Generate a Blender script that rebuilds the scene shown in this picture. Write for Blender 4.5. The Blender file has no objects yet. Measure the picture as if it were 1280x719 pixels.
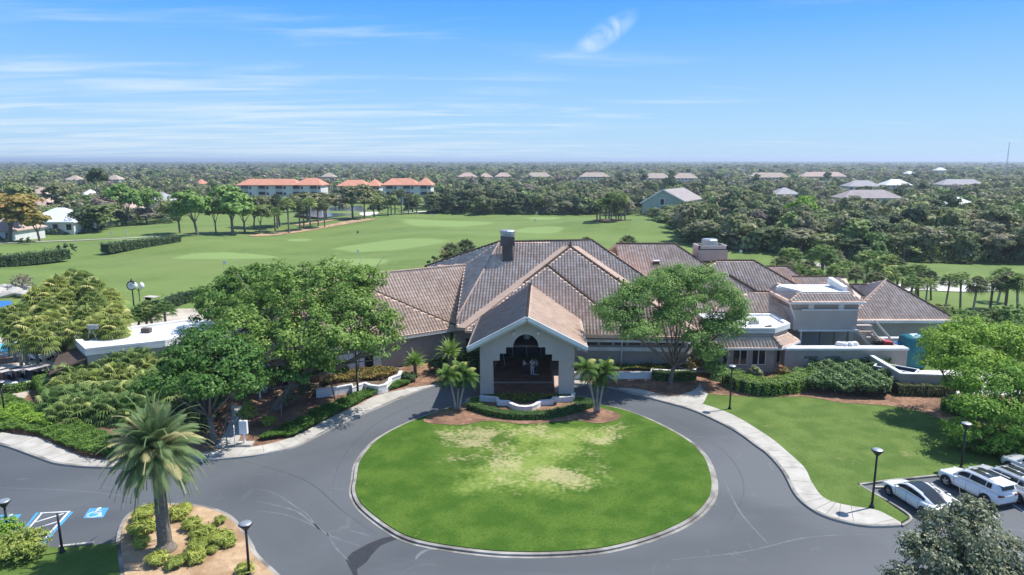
import bpy, bmesh, math, random
import numpy as np
from mathutils import Vector, Matrix
R = math.radians
rng = np.random.default_rng(7)
random.seed(7)
scene = bpy.context.scene
col = scene.collection

# ------------------------------------------------------------------ camera
CAM_H = 22.0
PITCH = R(10.56)
FPX = 853.3
cam = bpy.data.cameras.new('camera'); cam.lens = 24.0; cam.sensor_width = 36.0
cam.clip_start = 0.5; cam.clip_end = 60000
cam_o = bpy.data.objects.new('camera', cam); col.objects.link(cam_o)
cam_o.location = (0, 0, CAM_H); cam_o.rotation_euler = (R(90) - PITCH, 0, 0)
scene.camera = cam_o
cP, sP = math.cos(PITCH), math.sin(PITCH)
# ------------------------------------------------------------------ light
SUN_DIR = Vector((0.50, 0.19, 0.845)).normalized()      # towards the sun
elev = math.asin(SUN_DIR.z); azi = math.atan2(SUN_DIR.x, SUN_DIR.y)
w = bpy.data.worlds.new('World'); scene.world = w; w.use_nodes = True
nt = w.node_tree; nt.nodes.clear()
N = nt.nodes.new; Lk = nt.links.new
out = N('ShaderNodeOutputWorld'); bg = N('ShaderNodeBackground'); bg.inputs['Strength'].default_value = 0.15
sky = N('ShaderNodeTexSky'); sky.sky_type = 'NISHITA'; sky.sun_disc = False
sky.sun_elevation = elev; sky.sun_rotation = azi; sky.altitude = 0; sky.air_density = 1.0; sky.dust_density = 0.0; sky.ozone_density = 2.0
# thin cirrus: stretched noise on a flat sheet high above (direction divided by its height)
tc = N('ShaderNodeTexCoord'); sep = N('ShaderNodeSeparateXYZ'); Lk(tc.outputs['Generated'], sep.inputs[0])
def M_(op, a, b=None, c=None, clamp=False):
    m = N('ShaderNodeMath'); m.operation = op; m.use_clamp = clamp
    for i, x in enumerate((a, b, c)):
        if x is None: continue
        if isinstance(x, (int, float)): m.inputs[i].default_value = x
        else: Lk(x, m.inputs[i])
    return m.outputs[0]
zc = M_('MAXIMUM', sep.outputs['Z'], 0.0)
zz = M_('ADD', zc, 0.05)
px = M_('DIVIDE', sep.outputs['X'], zz); py = M_('DIVIDE', sep.outputs['Y'], zz)
cmb = N('ShaderNodeCombineXYZ'); Lk(M_('MULTIPLY', px, 0.42), cmb.inputs[0]); Lk(M_('MULTIPLY', py, 1.35), cmb.inputs[1])
n1 = N('ShaderNodeTexNoise'); n1.inputs['Scale'].default_value = 1.15; n1.inputs['Detail'].default_value = 9; n1.inputs['Roughness'].default_value = 0.56
n1.inputs['Distortion'].default_value = 0.5; Lk(cmb.outputs[0], n1.inputs['Vector'])
n2 = N('ShaderNodeTexNoise'); n2.inputs['Scale'].default_value = 0.33; n2.inputs['Detail'].default_value = 3; Lk(cmb.outputs[0], n2.inputs['Vector'])
left = M_('MULTIPLY', M_('ADD', M_('MULTIPLY', px, -1.0), 1.6), 0.024)
low = M_('MULTIPLY', M_('SUBTRACT', 1.0, M_('MULTIPLY', zc, 3.6), None, True), 0.20)
dens = M_('ADD', M_('ADD', M_('MULTIPLY', n1.outputs['Fac'], 0.85), M_('MULTIPLY', n2.outputs['Fac'], 0.35)), low)
ll = M_('MINIMUM', M_('MAXIMUM', left, -0.06), 0.12)
dens = M_('ADD', dens, ll)
cl = N('ShaderNodeMapRange'); cl.interpolation_type = 'SMOOTHSTEP'
cl.inputs['From Min'].default_value = 0.745; cl.inputs['From Max'].default_value = 1.06; cl.inputs['To Max'].default_value = 0.62
Lk(dens, cl.inputs['Value'])
# one bright feathery wisp high right of centre
yy_ = M_('MAXIMUM', sep.outputs['Y'], 0.05); sx_ = M_('SUBTRACT', M_('DIVIDE', sep.outputs['X'], yy_), 0.128); sz_ = M_('SUBTRACT', M_('DIVIDE', sep.outputs['Z'], yy_), 0.172)
al_ = M_('DIVIDE', M_('ADD', M_('MULTIPLY', sx_, 0.84), M_('MULTIPLY', sz_, 0.54)), 0.062); ac2 = M_('DIVIDE', M_('SUBTRACT', M_('MULTIPLY', sz_, 0.84), M_('MULTIPLY', sx_, 0.54)), 0.019)
rr_ = M_('ADD', M_('MULTIPLY', al_, al_), M_('MULTIPLY', ac2, ac2)); ws_ = M_('POWER', M_('SUBTRACT', 1.0, rr_, None, True), 1.3)
nw = N('ShaderNodeTexNoise'); nw.inputs['Scale'].default_value = 30; nw.inputs['Detail'].default_value = 8; nw.inputs['Distortion'].default_value = 1.2; Lk(tc.outputs['Generated'], nw.inputs['Vector'])
wisp = M_('MULTIPLY', M_('MULTIPLY', ws_, M_('SUBTRACT', M_('MULTIPLY', nw.outputs['Fac'], 3.0), 1.05, None, True)), M_('GREATER_THAN', sep.outputs['Y'], 0.1))
cloud = M_('MAXIMUM', cl.outputs[0], M_('MULTIPLY', wisp, 0.7))
# clear subtropical sky: pale near the horizon, deep blue above, handing over to the Nishita sky higher up
rp = N('ShaderNodeValToRGB'); e = rp.color_ramp.elements
zs = M_('MULTIPLY', zc, 2.0, None, True); Lk(zs, rp.inputs[0])
e[0].position = 0.0; e[0].color = (.44, .61, .77, 1); e[1].position = 0.46; e[1].color = (.075, .31, .84, 1)
for p_, c_ in ((.10, (.36, .585, .81, 1)), (.22, (.25, .50, .84, 1)), (.36, (.125, .39, .85, 1))):
    k_ = e.new(p_); k_.color = c_
sc9 = N('ShaderNodeVectorMath'); sc9.operation = 'SCALE'; sc9.inputs['Scale'].default_value = 6.0; Lk(rp.outputs[0], sc9.inputs[0])
hz = N('ShaderNodeMapRange'); hz.interpolation_type = 'SMOOTHSTEP'; hz.inputs['From Min'].default_value = 0.24; hz.inputs['From Max'].default_value = 0.6; Lk(zc, hz.inputs['Value'])
hm = N('ShaderNodeMix'); hm.data_type = 'RGBA'; Lk(hz.outputs[0], hm.inputs['Factor']); Lk(sc9.outputs[0], hm.inputs['A']); Lk(sky.outputs[0], hm.inputs['B'])
mx = N('ShaderNodeMix'); mx.data_type = 'RGBA'; Lk(cloud, mx.inputs['Factor']); Lk(hm.outputs['Result'], mx.inputs['A'])
mx.inputs['B'].default_value = (4.1, 4.65, 5.05, 1)
Lk(mx.outputs['Result'], bg.inputs['Color']); Lk(bg.outputs[0], out.inputs[0])

sun = bpy.data.lights.new('sun', 'SUN'); sun.energy = 5.0; sun.angle = R(0.55); sun.color = (1.0, 0.95, 0.87)
sun_o = bpy.data.objects.new('sun', sun); col.objects.link(sun_o)
sun_o.rotation_euler = (-SUN_DIR).to_track_quat('-Z', 'Y').to_euler()
scene.view_settings.view_transform = 'Standard'; scene.view_settings.look = 'None'
scene.view_settings.gamma = 1; scene.view_settings.exposure = 0.45
scene.render.engine = 'CYCLES'
scene.cycles.max_bounces = 6; scene.cycles.transparent_max_bounces = 6; scene.cycles.volume_bounces = 0

# ------------------------------------------------------------------ survey helpers
def ray(u, v):
    dx = (u - 640) / FPX; dy = (v - 359.5) / FPX
    return Vector((dx, cP - dy * sP, -sP - dy * cP))
def G(u, v, z=0.0):
    r = ray(u, v); t = (z - CAM_H) / r.z
    return Vector((r.x * t, r.y * t, z))
def Yd(u, v, y):
    r = ray(u, v); t = y / r.y
    return Vector((r.x * t, y, CAM_H + r.z * t))
def XX(u, y, z):              # world x that shows at column u for a point at depth y, height z
    return (u - 640) / FPX * (y * cP + (CAM_H - z) * sP)
class Plane:                  # z = z0 + gx (x-x0) + gy (y-y0)
    def __init__(s, x0, y0, z0, nx, ny, slope):
        l = math.hypot(nx, ny); s.p = (x0, y0, z0); s.g = (nx / l * slope, ny / l * slope)
    def z(s, x, y): return s.p[2] + s.g[0] * (x - s.p[0]) + s.g[1] * (y - s.p[1])
    def hit(s, u, v):
        r = ray(u, v)
        t = (CAM_H - s.p[2] + s.g[0] * s.p[0] + s.g[1] * s.p[1]) / (s.g[0] * r.x + s.g[1] * r.y - r.z)
        return Vector((r.x * t, r.y * t, CAM_H + r.z * t))

# ------------------------------------------------------------------ materials
def mat(name): 
    m = bpy.data.materials.new(name); m.use_nodes = True
    return m, m.node_tree, m.node_tree.nodes['Principled BSDF']
def noisy(name, c1, c2, scale=3.0, rough=0.8, detail=5, bump=0.0, bscale=None, spec=0.3, metal=0.0, coords='Object', lo=0.3, hi=0.7, c3=None, s3=0.1, aniso=None, coat=0.0, emis=None):
    m, nt, b = mat(name)
    N = nt.nodes.new; L = nt.links.new
    tc = N('ShaderNodeTexCoord'); vec = tc.outputs[coords] if coords != 'World' else N('ShaderNodeNewGeometry').outputs['Position']
    if aniso:
        mp = N('ShaderNodeMapping'); mp.inputs['Scale'].default_value = aniso; L(vec, mp.inputs[0]); vec = mp.outputs[0]
    n = N('ShaderNodeTexNoise'); n.inputs['Scale'].default_value = scale; n.inputs['Detail'].default_value = detail; L(vec, n.inputs['Vector'])
    r = N('ShaderNodeMapRange'); r.inputs['From Min'].default_value = lo; r.inputs['From Max'].default_value = hi; L(n.outputs['Fac'], r.inputs['Value'])
    x = N('ShaderNodeMix'); x.data_type = 'RGBA'; x.inputs['A'].default_value = (*c1, 1); x.inputs['B'].default_value = (*c2, 1); L(r.outputs[0], x.inputs['Factor'])
    res = x.outputs['Result']
    if c3:
        n3 = N('ShaderNodeTexNoise'); n3.inputs['Scale'].default_value = s3; n3.inputs['Detail'].default_value = 6; L(vec, n3.inputs['Vector'])
        r3 = N('ShaderNodeMapRange'); r3.inputs['From Min'].default_value = 0.45; r3.inputs['From Max'].default_value = 0.7; L(n3.outputs['Fac'], r3.inputs['Value'])
        x3 = N('ShaderNodeMix'); x3.data_type = 'RGBA'; L(r3.outputs[0], x3.inputs['Factor']); L(res, x3.inputs['A']); x3.inputs['B'].default_value = (*c3, 1); res = x3.outputs['Result']
    L(res, b.inputs['Base Color']); b.inputs['Roughness'].default_value = rough; b.inputs['Metallic'].default_value = metal
    b.inputs['Specular IOR Level'].default_value = spec
    if coat: b.inputs['Coat Weight'].default_value = coat
    if bump:
        bp = N('ShaderNodeBump'); bp.inputs['Strength'].default_value = bump; bp.inputs['Distance'].default_value = 0.05
        nb = N('ShaderNodeTexNoise'); nb.inputs['Scale'].default_value = bscale or scale * 6; nb.inputs['Detail'].default_value = 4; L(vec, nb.inputs['Vector'])
        L(nb.outputs['Fac'], bp.inputs['Height']); L(bp.outputs[0], b.inputs['Normal'])
    return m
HAZE = 0.00019
LEAF = 1.8
def leafmat(name, c1, c2, c3=None, scale=1.2, rough=0.5, trans=0.33, objvar=0.12):
    c1, c2, c3 = [None if c is None else tuple(x * LEAF for x in c) for c in (c1, c2, c3)]
    m, nt, b = mat(name); N = nt.nodes.new; L = nt.links.new
    geo = N('ShaderNodeNewGeometry')
    n = N('ShaderNodeTexNoise'); n.inputs['Scale'].default_value = scale; n.inputs['Detail'].default_value = 2; L(geo.outputs['Position'], n.inputs['Vector'])
    n2 = N('ShaderNodeTexWhiteNoise'); n2.noise_dimensions = '3D'
    at = N('ShaderNodeAttribute'); at.attribute_name = 'leafid'; L(at.outputs['Vector'], n2.inputs['Vector'])
    oi = N('ShaderNodeObjectInfo')
    a = N('ShaderNodeMath'); a.operation = 'MULTIPLY_ADD'; L(n.outputs['Fac'], a.inputs[0]); a.inputs[1].default_value = 1.5; a.inputs[2].default_value = -0.45
    a2 = N('ShaderNodeMath'); a2.operation = 'MULTIPLY_ADD'; L(n2.outputs['Value'], a2.inputs[0]); a2.inputs[1].default_value = 0.7; a2.inputs[2].default_value = -0.2
    a3 = N('ShaderNodeMath'); a3.operation = 'ADD'; a3.use_clamp = True; L(a.outputs[0], a3.inputs[0]); L(a2.outputs[0], a3.inputs[1])
    x = N('ShaderNodeMix'); x.data_type = 'RGBA'; x.inputs['A'].default_value = (*c1, 1); x.inputs['B'].default_value = (*c2, 1); L(a3.outputs[0], x.inputs['Factor'])
    res = x.outputs['Result']
    if c3:
        g = N('ShaderNodeMath'); g.operation = 'GREATER_THAN'; L(n2.outputs['Value'], g.inputs[0]); g.inputs[1].default_value = 0.86
        x3 = N('ShaderNodeMix'); x3.data_type = 'RGBA'; L(g.outputs[0], x3.inputs['Factor']); L(res, x3.inputs['A']); x3.inputs['B'].default_value = (*c3, 1); res = x3.outputs['Result']
    hv = N('ShaderNodeHueSaturation'); L(res, hv.inputs['Color'])
    v = N('ShaderNodeMath'); v.operation = 'MULTIPLY_ADD'; L(oi.outputs['Random'], v.inputs[0]); v.inputs[1].default_value = objvar * 4; v.inputs[2].default_value = 1 - objvar * 2
    L(v.outputs[0], hv.inputs['Value'])
    hh = N('ShaderNodeMath'); hh.operation = 'MULTIPLY_ADD'; L(oi.outputs['Random'], hh.inputs[0]); hh.inputs[1].default_value = -objvar * 0.35; hh.inputs[2].default_value = 0.5 + objvar * 0.12
    L(hh.outputs[0], hv.inputs['Hue'])
    L(hv.outputs[0], b.inputs['Base Color']); b.inputs['Roughness'].default_value = rough + .1; b.inputs['Specular IOR Level'].default_value = 0.16
    if trans:
        tr = N('ShaderNodeBsdfTranslucent'); L(hv.outputs[0], tr.inputs['Color'])
        ms = N('ShaderNodeMixShader'); ms.inputs[0].default_value = trans
        o = nt.nodes['Material Output']; L(b.outputs[0], ms.inputs[1]); L(tr.outputs[0], ms.inputs[2]); L(ms.outputs[0], o.inputs['Surface'])
    return m
def plain(name, c, rough=0.6, metal=0.0, spec=0.4, coat=0.0):
    return noisy(name, tuple(x * 0.94 for x in c), tuple(min(1, x * 1.05) for x in c), 2.5, rough, spec=spec, metal=metal, coat=coat)

MT = {}
MT['stucco'] = noisy('stucco', (.335, .295, .270), (.385, .345, .315), 0.9, 0.92, bump=0.25, bscale=30)
MT['stucco_pale'] = noisy('stucco_pale', (.425, .385, .36), (.485, .445, .415), 0.6, 0.92, bump=0.25, bscale=30)
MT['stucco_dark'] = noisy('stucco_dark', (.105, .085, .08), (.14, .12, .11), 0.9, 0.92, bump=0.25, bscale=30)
MT['trim'] = noisy('trim', (.66, .68, .69), (.76, .77, .78), 0.7, 0.6, c3=(.55, .56, .55), s3=0.4)
MT['white'] = noisy('white_paint', (.72, .73, .74), (.82, .82, .82), 0.8, 0.6, c3=(.6, .6, .58), s3=0.35)
MT['white_roof'] = noisy('white_membrane', (.70, .71, .73), (.82, .82, .83), 0.4, 0.55, c3=(.55, .55, .55), s3=0.18)
MT['concrete'] = noisy('concrete', (.37, .355, .32), (.50, .48, .44), 0.35, 0.9, c3=(.33, .31, .275), s3=0.9, bump=0.15, bscale=25)
MT['kerb'] = noisy('kerb_concrete', (.24, .23, .21), (.38, .365, .34), 1.2, 0.9, c3=(.10, .09, .08), s3=0.55)
MT['mulch'] = noisy('mulch', (.16, .085, .052), (.34, .205, .135), 2.5, 0.95, detail=8, bump=0.8, bscale=9, c3=(.12, .07, .045), s3=0.5)
MT['mulch_dry'] = noisy('dry_mulch', (.36, .24, .14), (.50, .36, .23), 2.5, 0.95, detail=8, bump=0.8, bscale=9, c3=(.26, .16, .09), s3=0.5)
MT['dark_metal'] = plain('dark_metal', (.025, .027, .03), 0.45, 0.3)
MT['glass'] = plain('dark_glass', (.02, .024, .028), 0.08, 0.0, 0.6)
MT['glass_blue'] = plain('sky_glass', (.05, .06, .075), 0.1, 0.0, 0.6)
MT['grey_metal'] = plain('galvanised_metal', (.42, .44, .46), 0.4, 0.6)
MT['panel'] = noisy('grey_panel', (.38, .38, .39), (.45, .45, .46), 0.8, 0.6)
MT['black'] = plain('black_rubber', (.018, .018, .02), 0.7)
MT['bark'] = noisy('bark', (.13, .11, .09), (.24, .21, .18), 4, 0.95, bump=0.6, bscale=14)
MT['bark_pale'] = noisy('pale_bark', (.30, .27, .23), (.42, .39, .34), 3, 0.9, bump=0.3, bscale=12)
MT['soil'] = noisy('soil', (.10, .075, .05), (.17, .13, .09), 1.5, 0.95)
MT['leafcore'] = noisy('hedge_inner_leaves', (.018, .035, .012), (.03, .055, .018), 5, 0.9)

def tilemat(name, ca, cb, cc):
    m, nt, b = mat(name); N = nt.nodes.new; L = nt.links.new
    uv = N('ShaderNodeTexCoord'); sp = N('ShaderNodeSeparateXYZ'); L(uv.outputs['UV'], sp.inputs[0])
    fx = N('ShaderNodeMath'); fx.operation = 'FLOOR'; L(sp.outputs[0], fx.inputs[0])
    fy = N('ShaderNodeMath'); fy.operation = 'FLOOR'; L(sp.outputs[1], fy.inputs[0])
    cm = N('ShaderNodeCombineXYZ'); L(fx.outputs[0], cm.inputs[0]); L(fy.outputs[0], cm.inputs[1])
    wn = N('ShaderNodeTexWhiteNoise'); wn.noise_dimensions = '2D'; L(cm.outputs[0], wn.inputs['Vector'])
    rp = N('ShaderNodeValToRGB'); L(wn.outputs['Value'], rp.inputs[0])
    e = rp.color_ramp.elements; e[0].position = 0; e[0].color = (*ca, 1); e[1].position = 1; e[1].color = (*cc, 1)
    k = e.new(0.5); k.color = (*cb, 1)
    geo = N('ShaderNodeNewGeometry')
    n = N('ShaderNodeTexNoise'); n.inputs['Scale'].default_value = 0.35; n.inputs['Detail'].default_value = 5; L(geo.outputs['Position'], n.inputs['Vector'])
    r = N('ShaderNodeMapRange'); r.inputs['From Min'].default_value = 0.35; r.inputs['From Max'].default_value = 0.75; r.inputs['To Min'].default_value = 1.06; r.inputs['To Max'].default_value = 0.86; L(n.outputs['Fac'], r.inputs['Value'])
    h = N('ShaderNodeHueSaturation'); L(rp.outputs[0], h.inputs['Color']); L(r.outputs[0], h.inputs['Value'])
    L(h.outputs[0], b.inputs['Base Color']); b.inputs['Roughness'].default_value = 0.8
    b.inputs['Specular IOR Level'].default_value = 0.3
    return m
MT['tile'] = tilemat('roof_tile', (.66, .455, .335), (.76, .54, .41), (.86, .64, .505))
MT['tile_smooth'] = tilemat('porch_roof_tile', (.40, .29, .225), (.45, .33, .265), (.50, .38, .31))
MT['cap'] = noisy('ridge_cap', (.055, .04, .034), (.11, .08, .065), 2.2, 0.85)  # cap brown, darkened to take in the shadow line beneath the ridge caps
MT['cap_pale'] = noisy('pale_hip_band', (.36, .265, .215), (.44, .335, .275), 1.5, 0.85)

# ------------------------------------------------------------------ mesh helpers
class MB:
    def __init__(s): s.v = []; s.f = []
    def add(s, vs, fs):
        o = len(s.v); s.v += [tuple(p) for p in vs]; s.f += [tuple(i + o for i in f) for f in fs]; return s
    def box(s, c, d, rz=0, rx=0, ry=0):
        x, y, z = (k / 2 for k in d); M = Matrix.Translation(c) @ Matrix.Rotation(rz, 4, 'Z') @ Matrix.Rotation(ry, 4, 'Y') @ Matrix.Rotation(rx, 4, 'X')
        vs = [M @ Vector(p) for p in ((-x, -y, -z), (x, -y, -z), (x, y, -z), (-x, y, -z), (-x, -y, z), (x, -y, z), (x, y, z), (-x, y, z))]
        return s.add(vs, [(0, 3, 2, 1), (4, 5, 6, 7), (0, 1, 5, 4), (1, 2, 6, 5), (2, 3, 7, 6), (3, 0, 4, 7)])
    def beam(s, a, b, w, h, up=(0, 0, 1)):
        a = Vector(a); b = Vector(b); d = (b - a); 
        if d.length < 1e-6: return s
        d = d.normalized(); up = Vector(up); sd = d.cross(up)
        if sd.length < 1e-4: sd = d.cross(Vector((0, 1, 0)))
        sd.normalize(); up = sd.cross(d).normalized()
        vs = []
        for p in (a, b):
            for i, j in ((-1, -1), (1, -1), (1, 1), (-1, 1)): vs.append(p + sd * (i * w / 2) + up * (j * h / 2))
        return s.add(vs, [(0, 3, 2, 1), (4, 5, 6, 7), (0, 1, 5, 4), (1, 2, 6, 5), (2, 3, 7, 6), (3, 0, 4, 7)])
    def tube(s, pts, radii, n=8, cap=True):
        pts = [Vector(p) for p in pts]; vs = []; fs = []
        if not hasattr(radii, '__len__'): radii = [radii] * len(pts)
        ref = Vector((0.3, 0.9, 0.2)).normalized()
        for i, p in enumerate(pts):
            d = (pts[min(i + 1, len(pts) - 1)] - pts[max(i - 1, 0)]).normalized()
            a = d.cross(ref); a = a.normalized() if a.length > 1e-3 else d.orthogonal().normalized(); b = d.cross(a)
            for k in range(n):
                t = 2 * math.pi * k / n; vs.append(p + (a * math.cos(t) + b * math.sin(t)) * radii[i])
        for i in range(len(pts) - 1):
            for k in range(n):
                fs.append((i * n + k, i * n + (k + 1) % n, (i + 1) * n + (k + 1) % n, (i + 1) * n + k))
        if cap: fs.append(tuple(range(n - 1, -1, -1))); fs.append(tuple((len(pts) - 1) * n + k for k in range(n)))
        return s.add(vs, fs)
    def prism(s, poly, z0, z1):       # poly: list of (x,y); closed extrusion
        n = len(poly)
        A = sum(poly[i][0] * poly[(i + 1) % n][1] - poly[(i + 1) % n][0] * poly[i][1] for i in range(n))
        if A < 0: poly = poly[::-1]
        vs = [(p[0], p[1], z0) for p in poly] + [(p[0], p[1], z1) for p in poly]
        fs = [tuple(range(n - 1, -1, -1)), tuple(range(n, 2 * n))] + [(i, (i + 1) % n, n + (i + 1) % n, n + i) for i in range(n)]
        return s.add(vs, fs)
    def slab(s, pts, t):              # 3D polygon (top) pushed down by t
        n = len(pts); vs = [Vector(p) for p in pts] + [Vector(p) - Vector((0, 0, t)) for p in pts]
        return s.add(vs, [tuple(range(n)), tuple(range(2 * n - 1, n - 1, -1))] + [(i, n + i, n + (i + 1) % n, (i + 1) % n) for i in range(n)])
    def lathe(s, prof, c=(0, 0, 0), n=16):
        vs = []; fs = []
        for r, z in prof:
            for k in range(n):
                t = 2 * math.pi * k / n; vs.append((c[0] + r * math.cos(t), c[1] + r * math.sin(t), c[2] + z))
        m = len(prof)
        for i in range(m - 1):
            for k in range(n): fs.append((i * n + k, i * n + (k + 1) % n, (i + 1) * n + (k + 1) % n, (i + 1) * n + k))
        fs.append(tuple(range(n - 1, -1, -1))); fs.append(tuple((m - 1) * n + k for k in range(n)))
        return s.add(vs, fs)
def link(name, me, m, parent=None, smooth=False, loc=None):
    if m is not None: me.materials.append(m)
    if smooth: me.polygons.foreach_set('use_smooth', [True] * len(me.polygons))
    o = bpy.data.objects.new(name, me); col.objects.link(o)
    if parent: o.parent = parent
    if loc is not None: o.location = loc
    return o
def obj(name, mb, m, parent=None, world=False, smooth=False, bevel=0, loc=None):
    vs = mb.v
    if world and parent is not None:
        p = parent
        while p.parent: p = p.parent
        L0 = p.location; vs = [(x - L0.x, y - L0.y, z - L0.z) for x, y, z in vs]
    me = bpy.data.meshes.new(name); me.from_pydata(vs, [], mb.f); me.validate(); me.update()
    o = link(name, me, m, parent, smooth, loc)
    if bevel:
        b = o.modifiers.new('bevel', 'BEVEL'); b.width = bevel; b.segments = 2; b.limit_method = 'ANGLE'
    return o
def tag(o, label=None, cat=None, group=None, kind=None):
    if label: o['label'] = label
    if cat: o['category'] = cat
    if group: o['group'] = group
    if kind: o['kind'] = kind
    return o
def thing(name, loc, label=None, cat=None, group=None, rz=0):
    o = bpy.data.objects.new(name, None); col.objects.link(o); o.location = loc; o.rotation_euler = (0, 0, rz)
    o.empty_display_size = 0.3
    return tag(o, label, cat, group)
def copy_tree(o, loc=None, rz=None, scale=None, label=None, group=None, cat=None, parent=None):
    c = o.copy(); col.objects.link(c)
    if parent: c.parent = parent
    if loc is not None: c.location = loc
    if rz is not None: c.rotation_euler = (0, 0, rz)
    if scale is not None: c.scale = (scale, scale, scale) if not hasattr(scale, '__len__') else scale
    if label: c['label'] = label
    if group: c['group'] = group
    if cat: c['category'] = cat
    for ch in list(kids.get(o.name, [])): copy_tree(ch, parent=c)
    return c
class Kids:
    def get(s, name, d): return list(bpy.data.objects[name].children)
kids = Kids()
def np_mesh(name, V, F, ids=None):
    me = bpy.data.meshes.new(name); k = F.shape[1]
    me.vertices.add(len(V)); me.vertices.foreach_set('co', V.astype(np.float32).ravel())
    me.loops.add(F.size); me.loops.foreach_set('vertex_index', F.astype(np.int32).ravel())
    me.polygons.add(len(F)); me.polygons.foreach_set('loop_start', np.arange(0, F.size, k, dtype=np.int32))
    if ids is not None:
        a = me.attributes.new('leafid', 'FLOAT_VECTOR', 'FACE')
        q = np.stack([ids, ids * 0.37, ids * 1.7], 1).astype(np.float32); a.data.foreach_set('vector', q.ravel())
    me.update(); return me
def smooth_path(pts, n=8, closed=False):       # Catmull-Rom through 2D/3D points
    P = [Vector(p) for p in pts]; out = []; m = len(P)
    for i in range(m if closed else m - 1):
        if closed: p0, p1, p2, p3 = P[(i - 1) % m], P[i], P[(i + 1) % m], P[(i + 2) % m]
        else: p0, p1, p2, p3 = P[max(i - 1, 0)], P[i], P[i + 1], P[min(i + 2, m - 1)]
        for k in range(n):
            t = k / n
            out.append(0.5 * ((2 * p1) + (p2 - p0) * t + (2 * p0 - 5 * p1 + 4 * p2 - p3) * t * t + (3 * p1 - p0 - 3 * p2 + p3) * t ** 3))
    if not closed: out.append(P[-1])
    return out
def offset_path(pts, d, closed=False):
    P = [Vector((p[0], p[1])) for p in pts]; out = []; m = len(P)
    for i in range(m):
        a = P[(i - 1) % m] if closed or i > 0 else P[i]; b = P[(i + 1) % m] if closed or i < m - 1 else P[i]
        t = (b - a); t = t.normalized() if t.length > 1e-9 else Vector((1, 0)); out.append(P[i] + Vector((-t.y, t.x)) * d)
    return out
def ribbon(mb, A, B, z0, z1, closed=False):    # solid strip between two 2D paths
    n = len(A); vs = []
    for z in (z0, z1):
        for a in A: vs.append((a[0], a[1], z))
        for b in B: vs.append((b[0], b[1], z))
    fs = []
    for i in range(n if closed else n - 1):
        j = (i + 1) % n
        fs += [(2 * n + i, 2 * n + j, 3 * n + j, 3 * n + i), (i, n + i, n + j, j), (i, j, 2 * n + j, 2 * n + i), (n + i, 3 * n + i, 3 * n + j, n + j)]
    if not closed: fs += [(0, 2 * n, 3 * n, n), (n - 1, 2 * n - 1, 4 * n - 1, 3 * n - 1)]
    return mb.add(vs, fs)
# ================================================================== SETTING
def hterr(x, y):      # gentle golf-course relief beyond the clubhouse
    x = np.asarray(x, float); y = np.asarray(y, float)
    m = np.clip((y - 98) / 40, 0, 1) * np.clip((900 - y) / 300, 0, 1)
    h = 0.55 * np.sin(x * 0.047 + 1.3) * np.sin(y * 0.041 + 0.4) + 0.45 * np.sin(x * 0.09 + y * 0.05) + 0.3 * np.sin(y * 0.13 - x * 0.03)
    g = 1.6 * np.exp(-(((x - 33) / 22) ** 2 + ((y - 225) / 16) ** 2)) + 1.2 * np.exp(-(((x + 5) / 30) ** 2 + ((y - 235) / 14) ** 2)) + 1.0 * np.exp(-(((x - 10) / 18) ** 2 + ((y - 165) / 12) ** 2))
    return m * (h * 1.15 + g * 1.3) 
def HT(x, y): return float(hterr(x, y))
xs = np.concatenate([-np.geomspace(14000, 160, 26), np.linspace(-156, 156, 105), np.geomspace(160, 14000, 26)])
ys = np.concatenate([np.linspace(-200, 84, 20), np.linspace(88, 400, 120), np.geomspace(406, 30000, 40)])
X, Y = np.meshgrid(xs, ys); Z = hterr(X, Y)
nx, ny = len(xs), len(ys)
V = np.stack([X.ravel(), Y.ravel(), Z.ravel()], 1)
i = np.arange(nx - 1)[None, :] + np.arange(ny - 1)[:, None] * nx
F = np.stack([i, i + 1, i + nx + 1, i + nx], -1).reshape(-1, 4)
me = np_mesh('ground', V, F); me.polygons.foreach_set('use_smooth', [True] * len(F))

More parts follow.
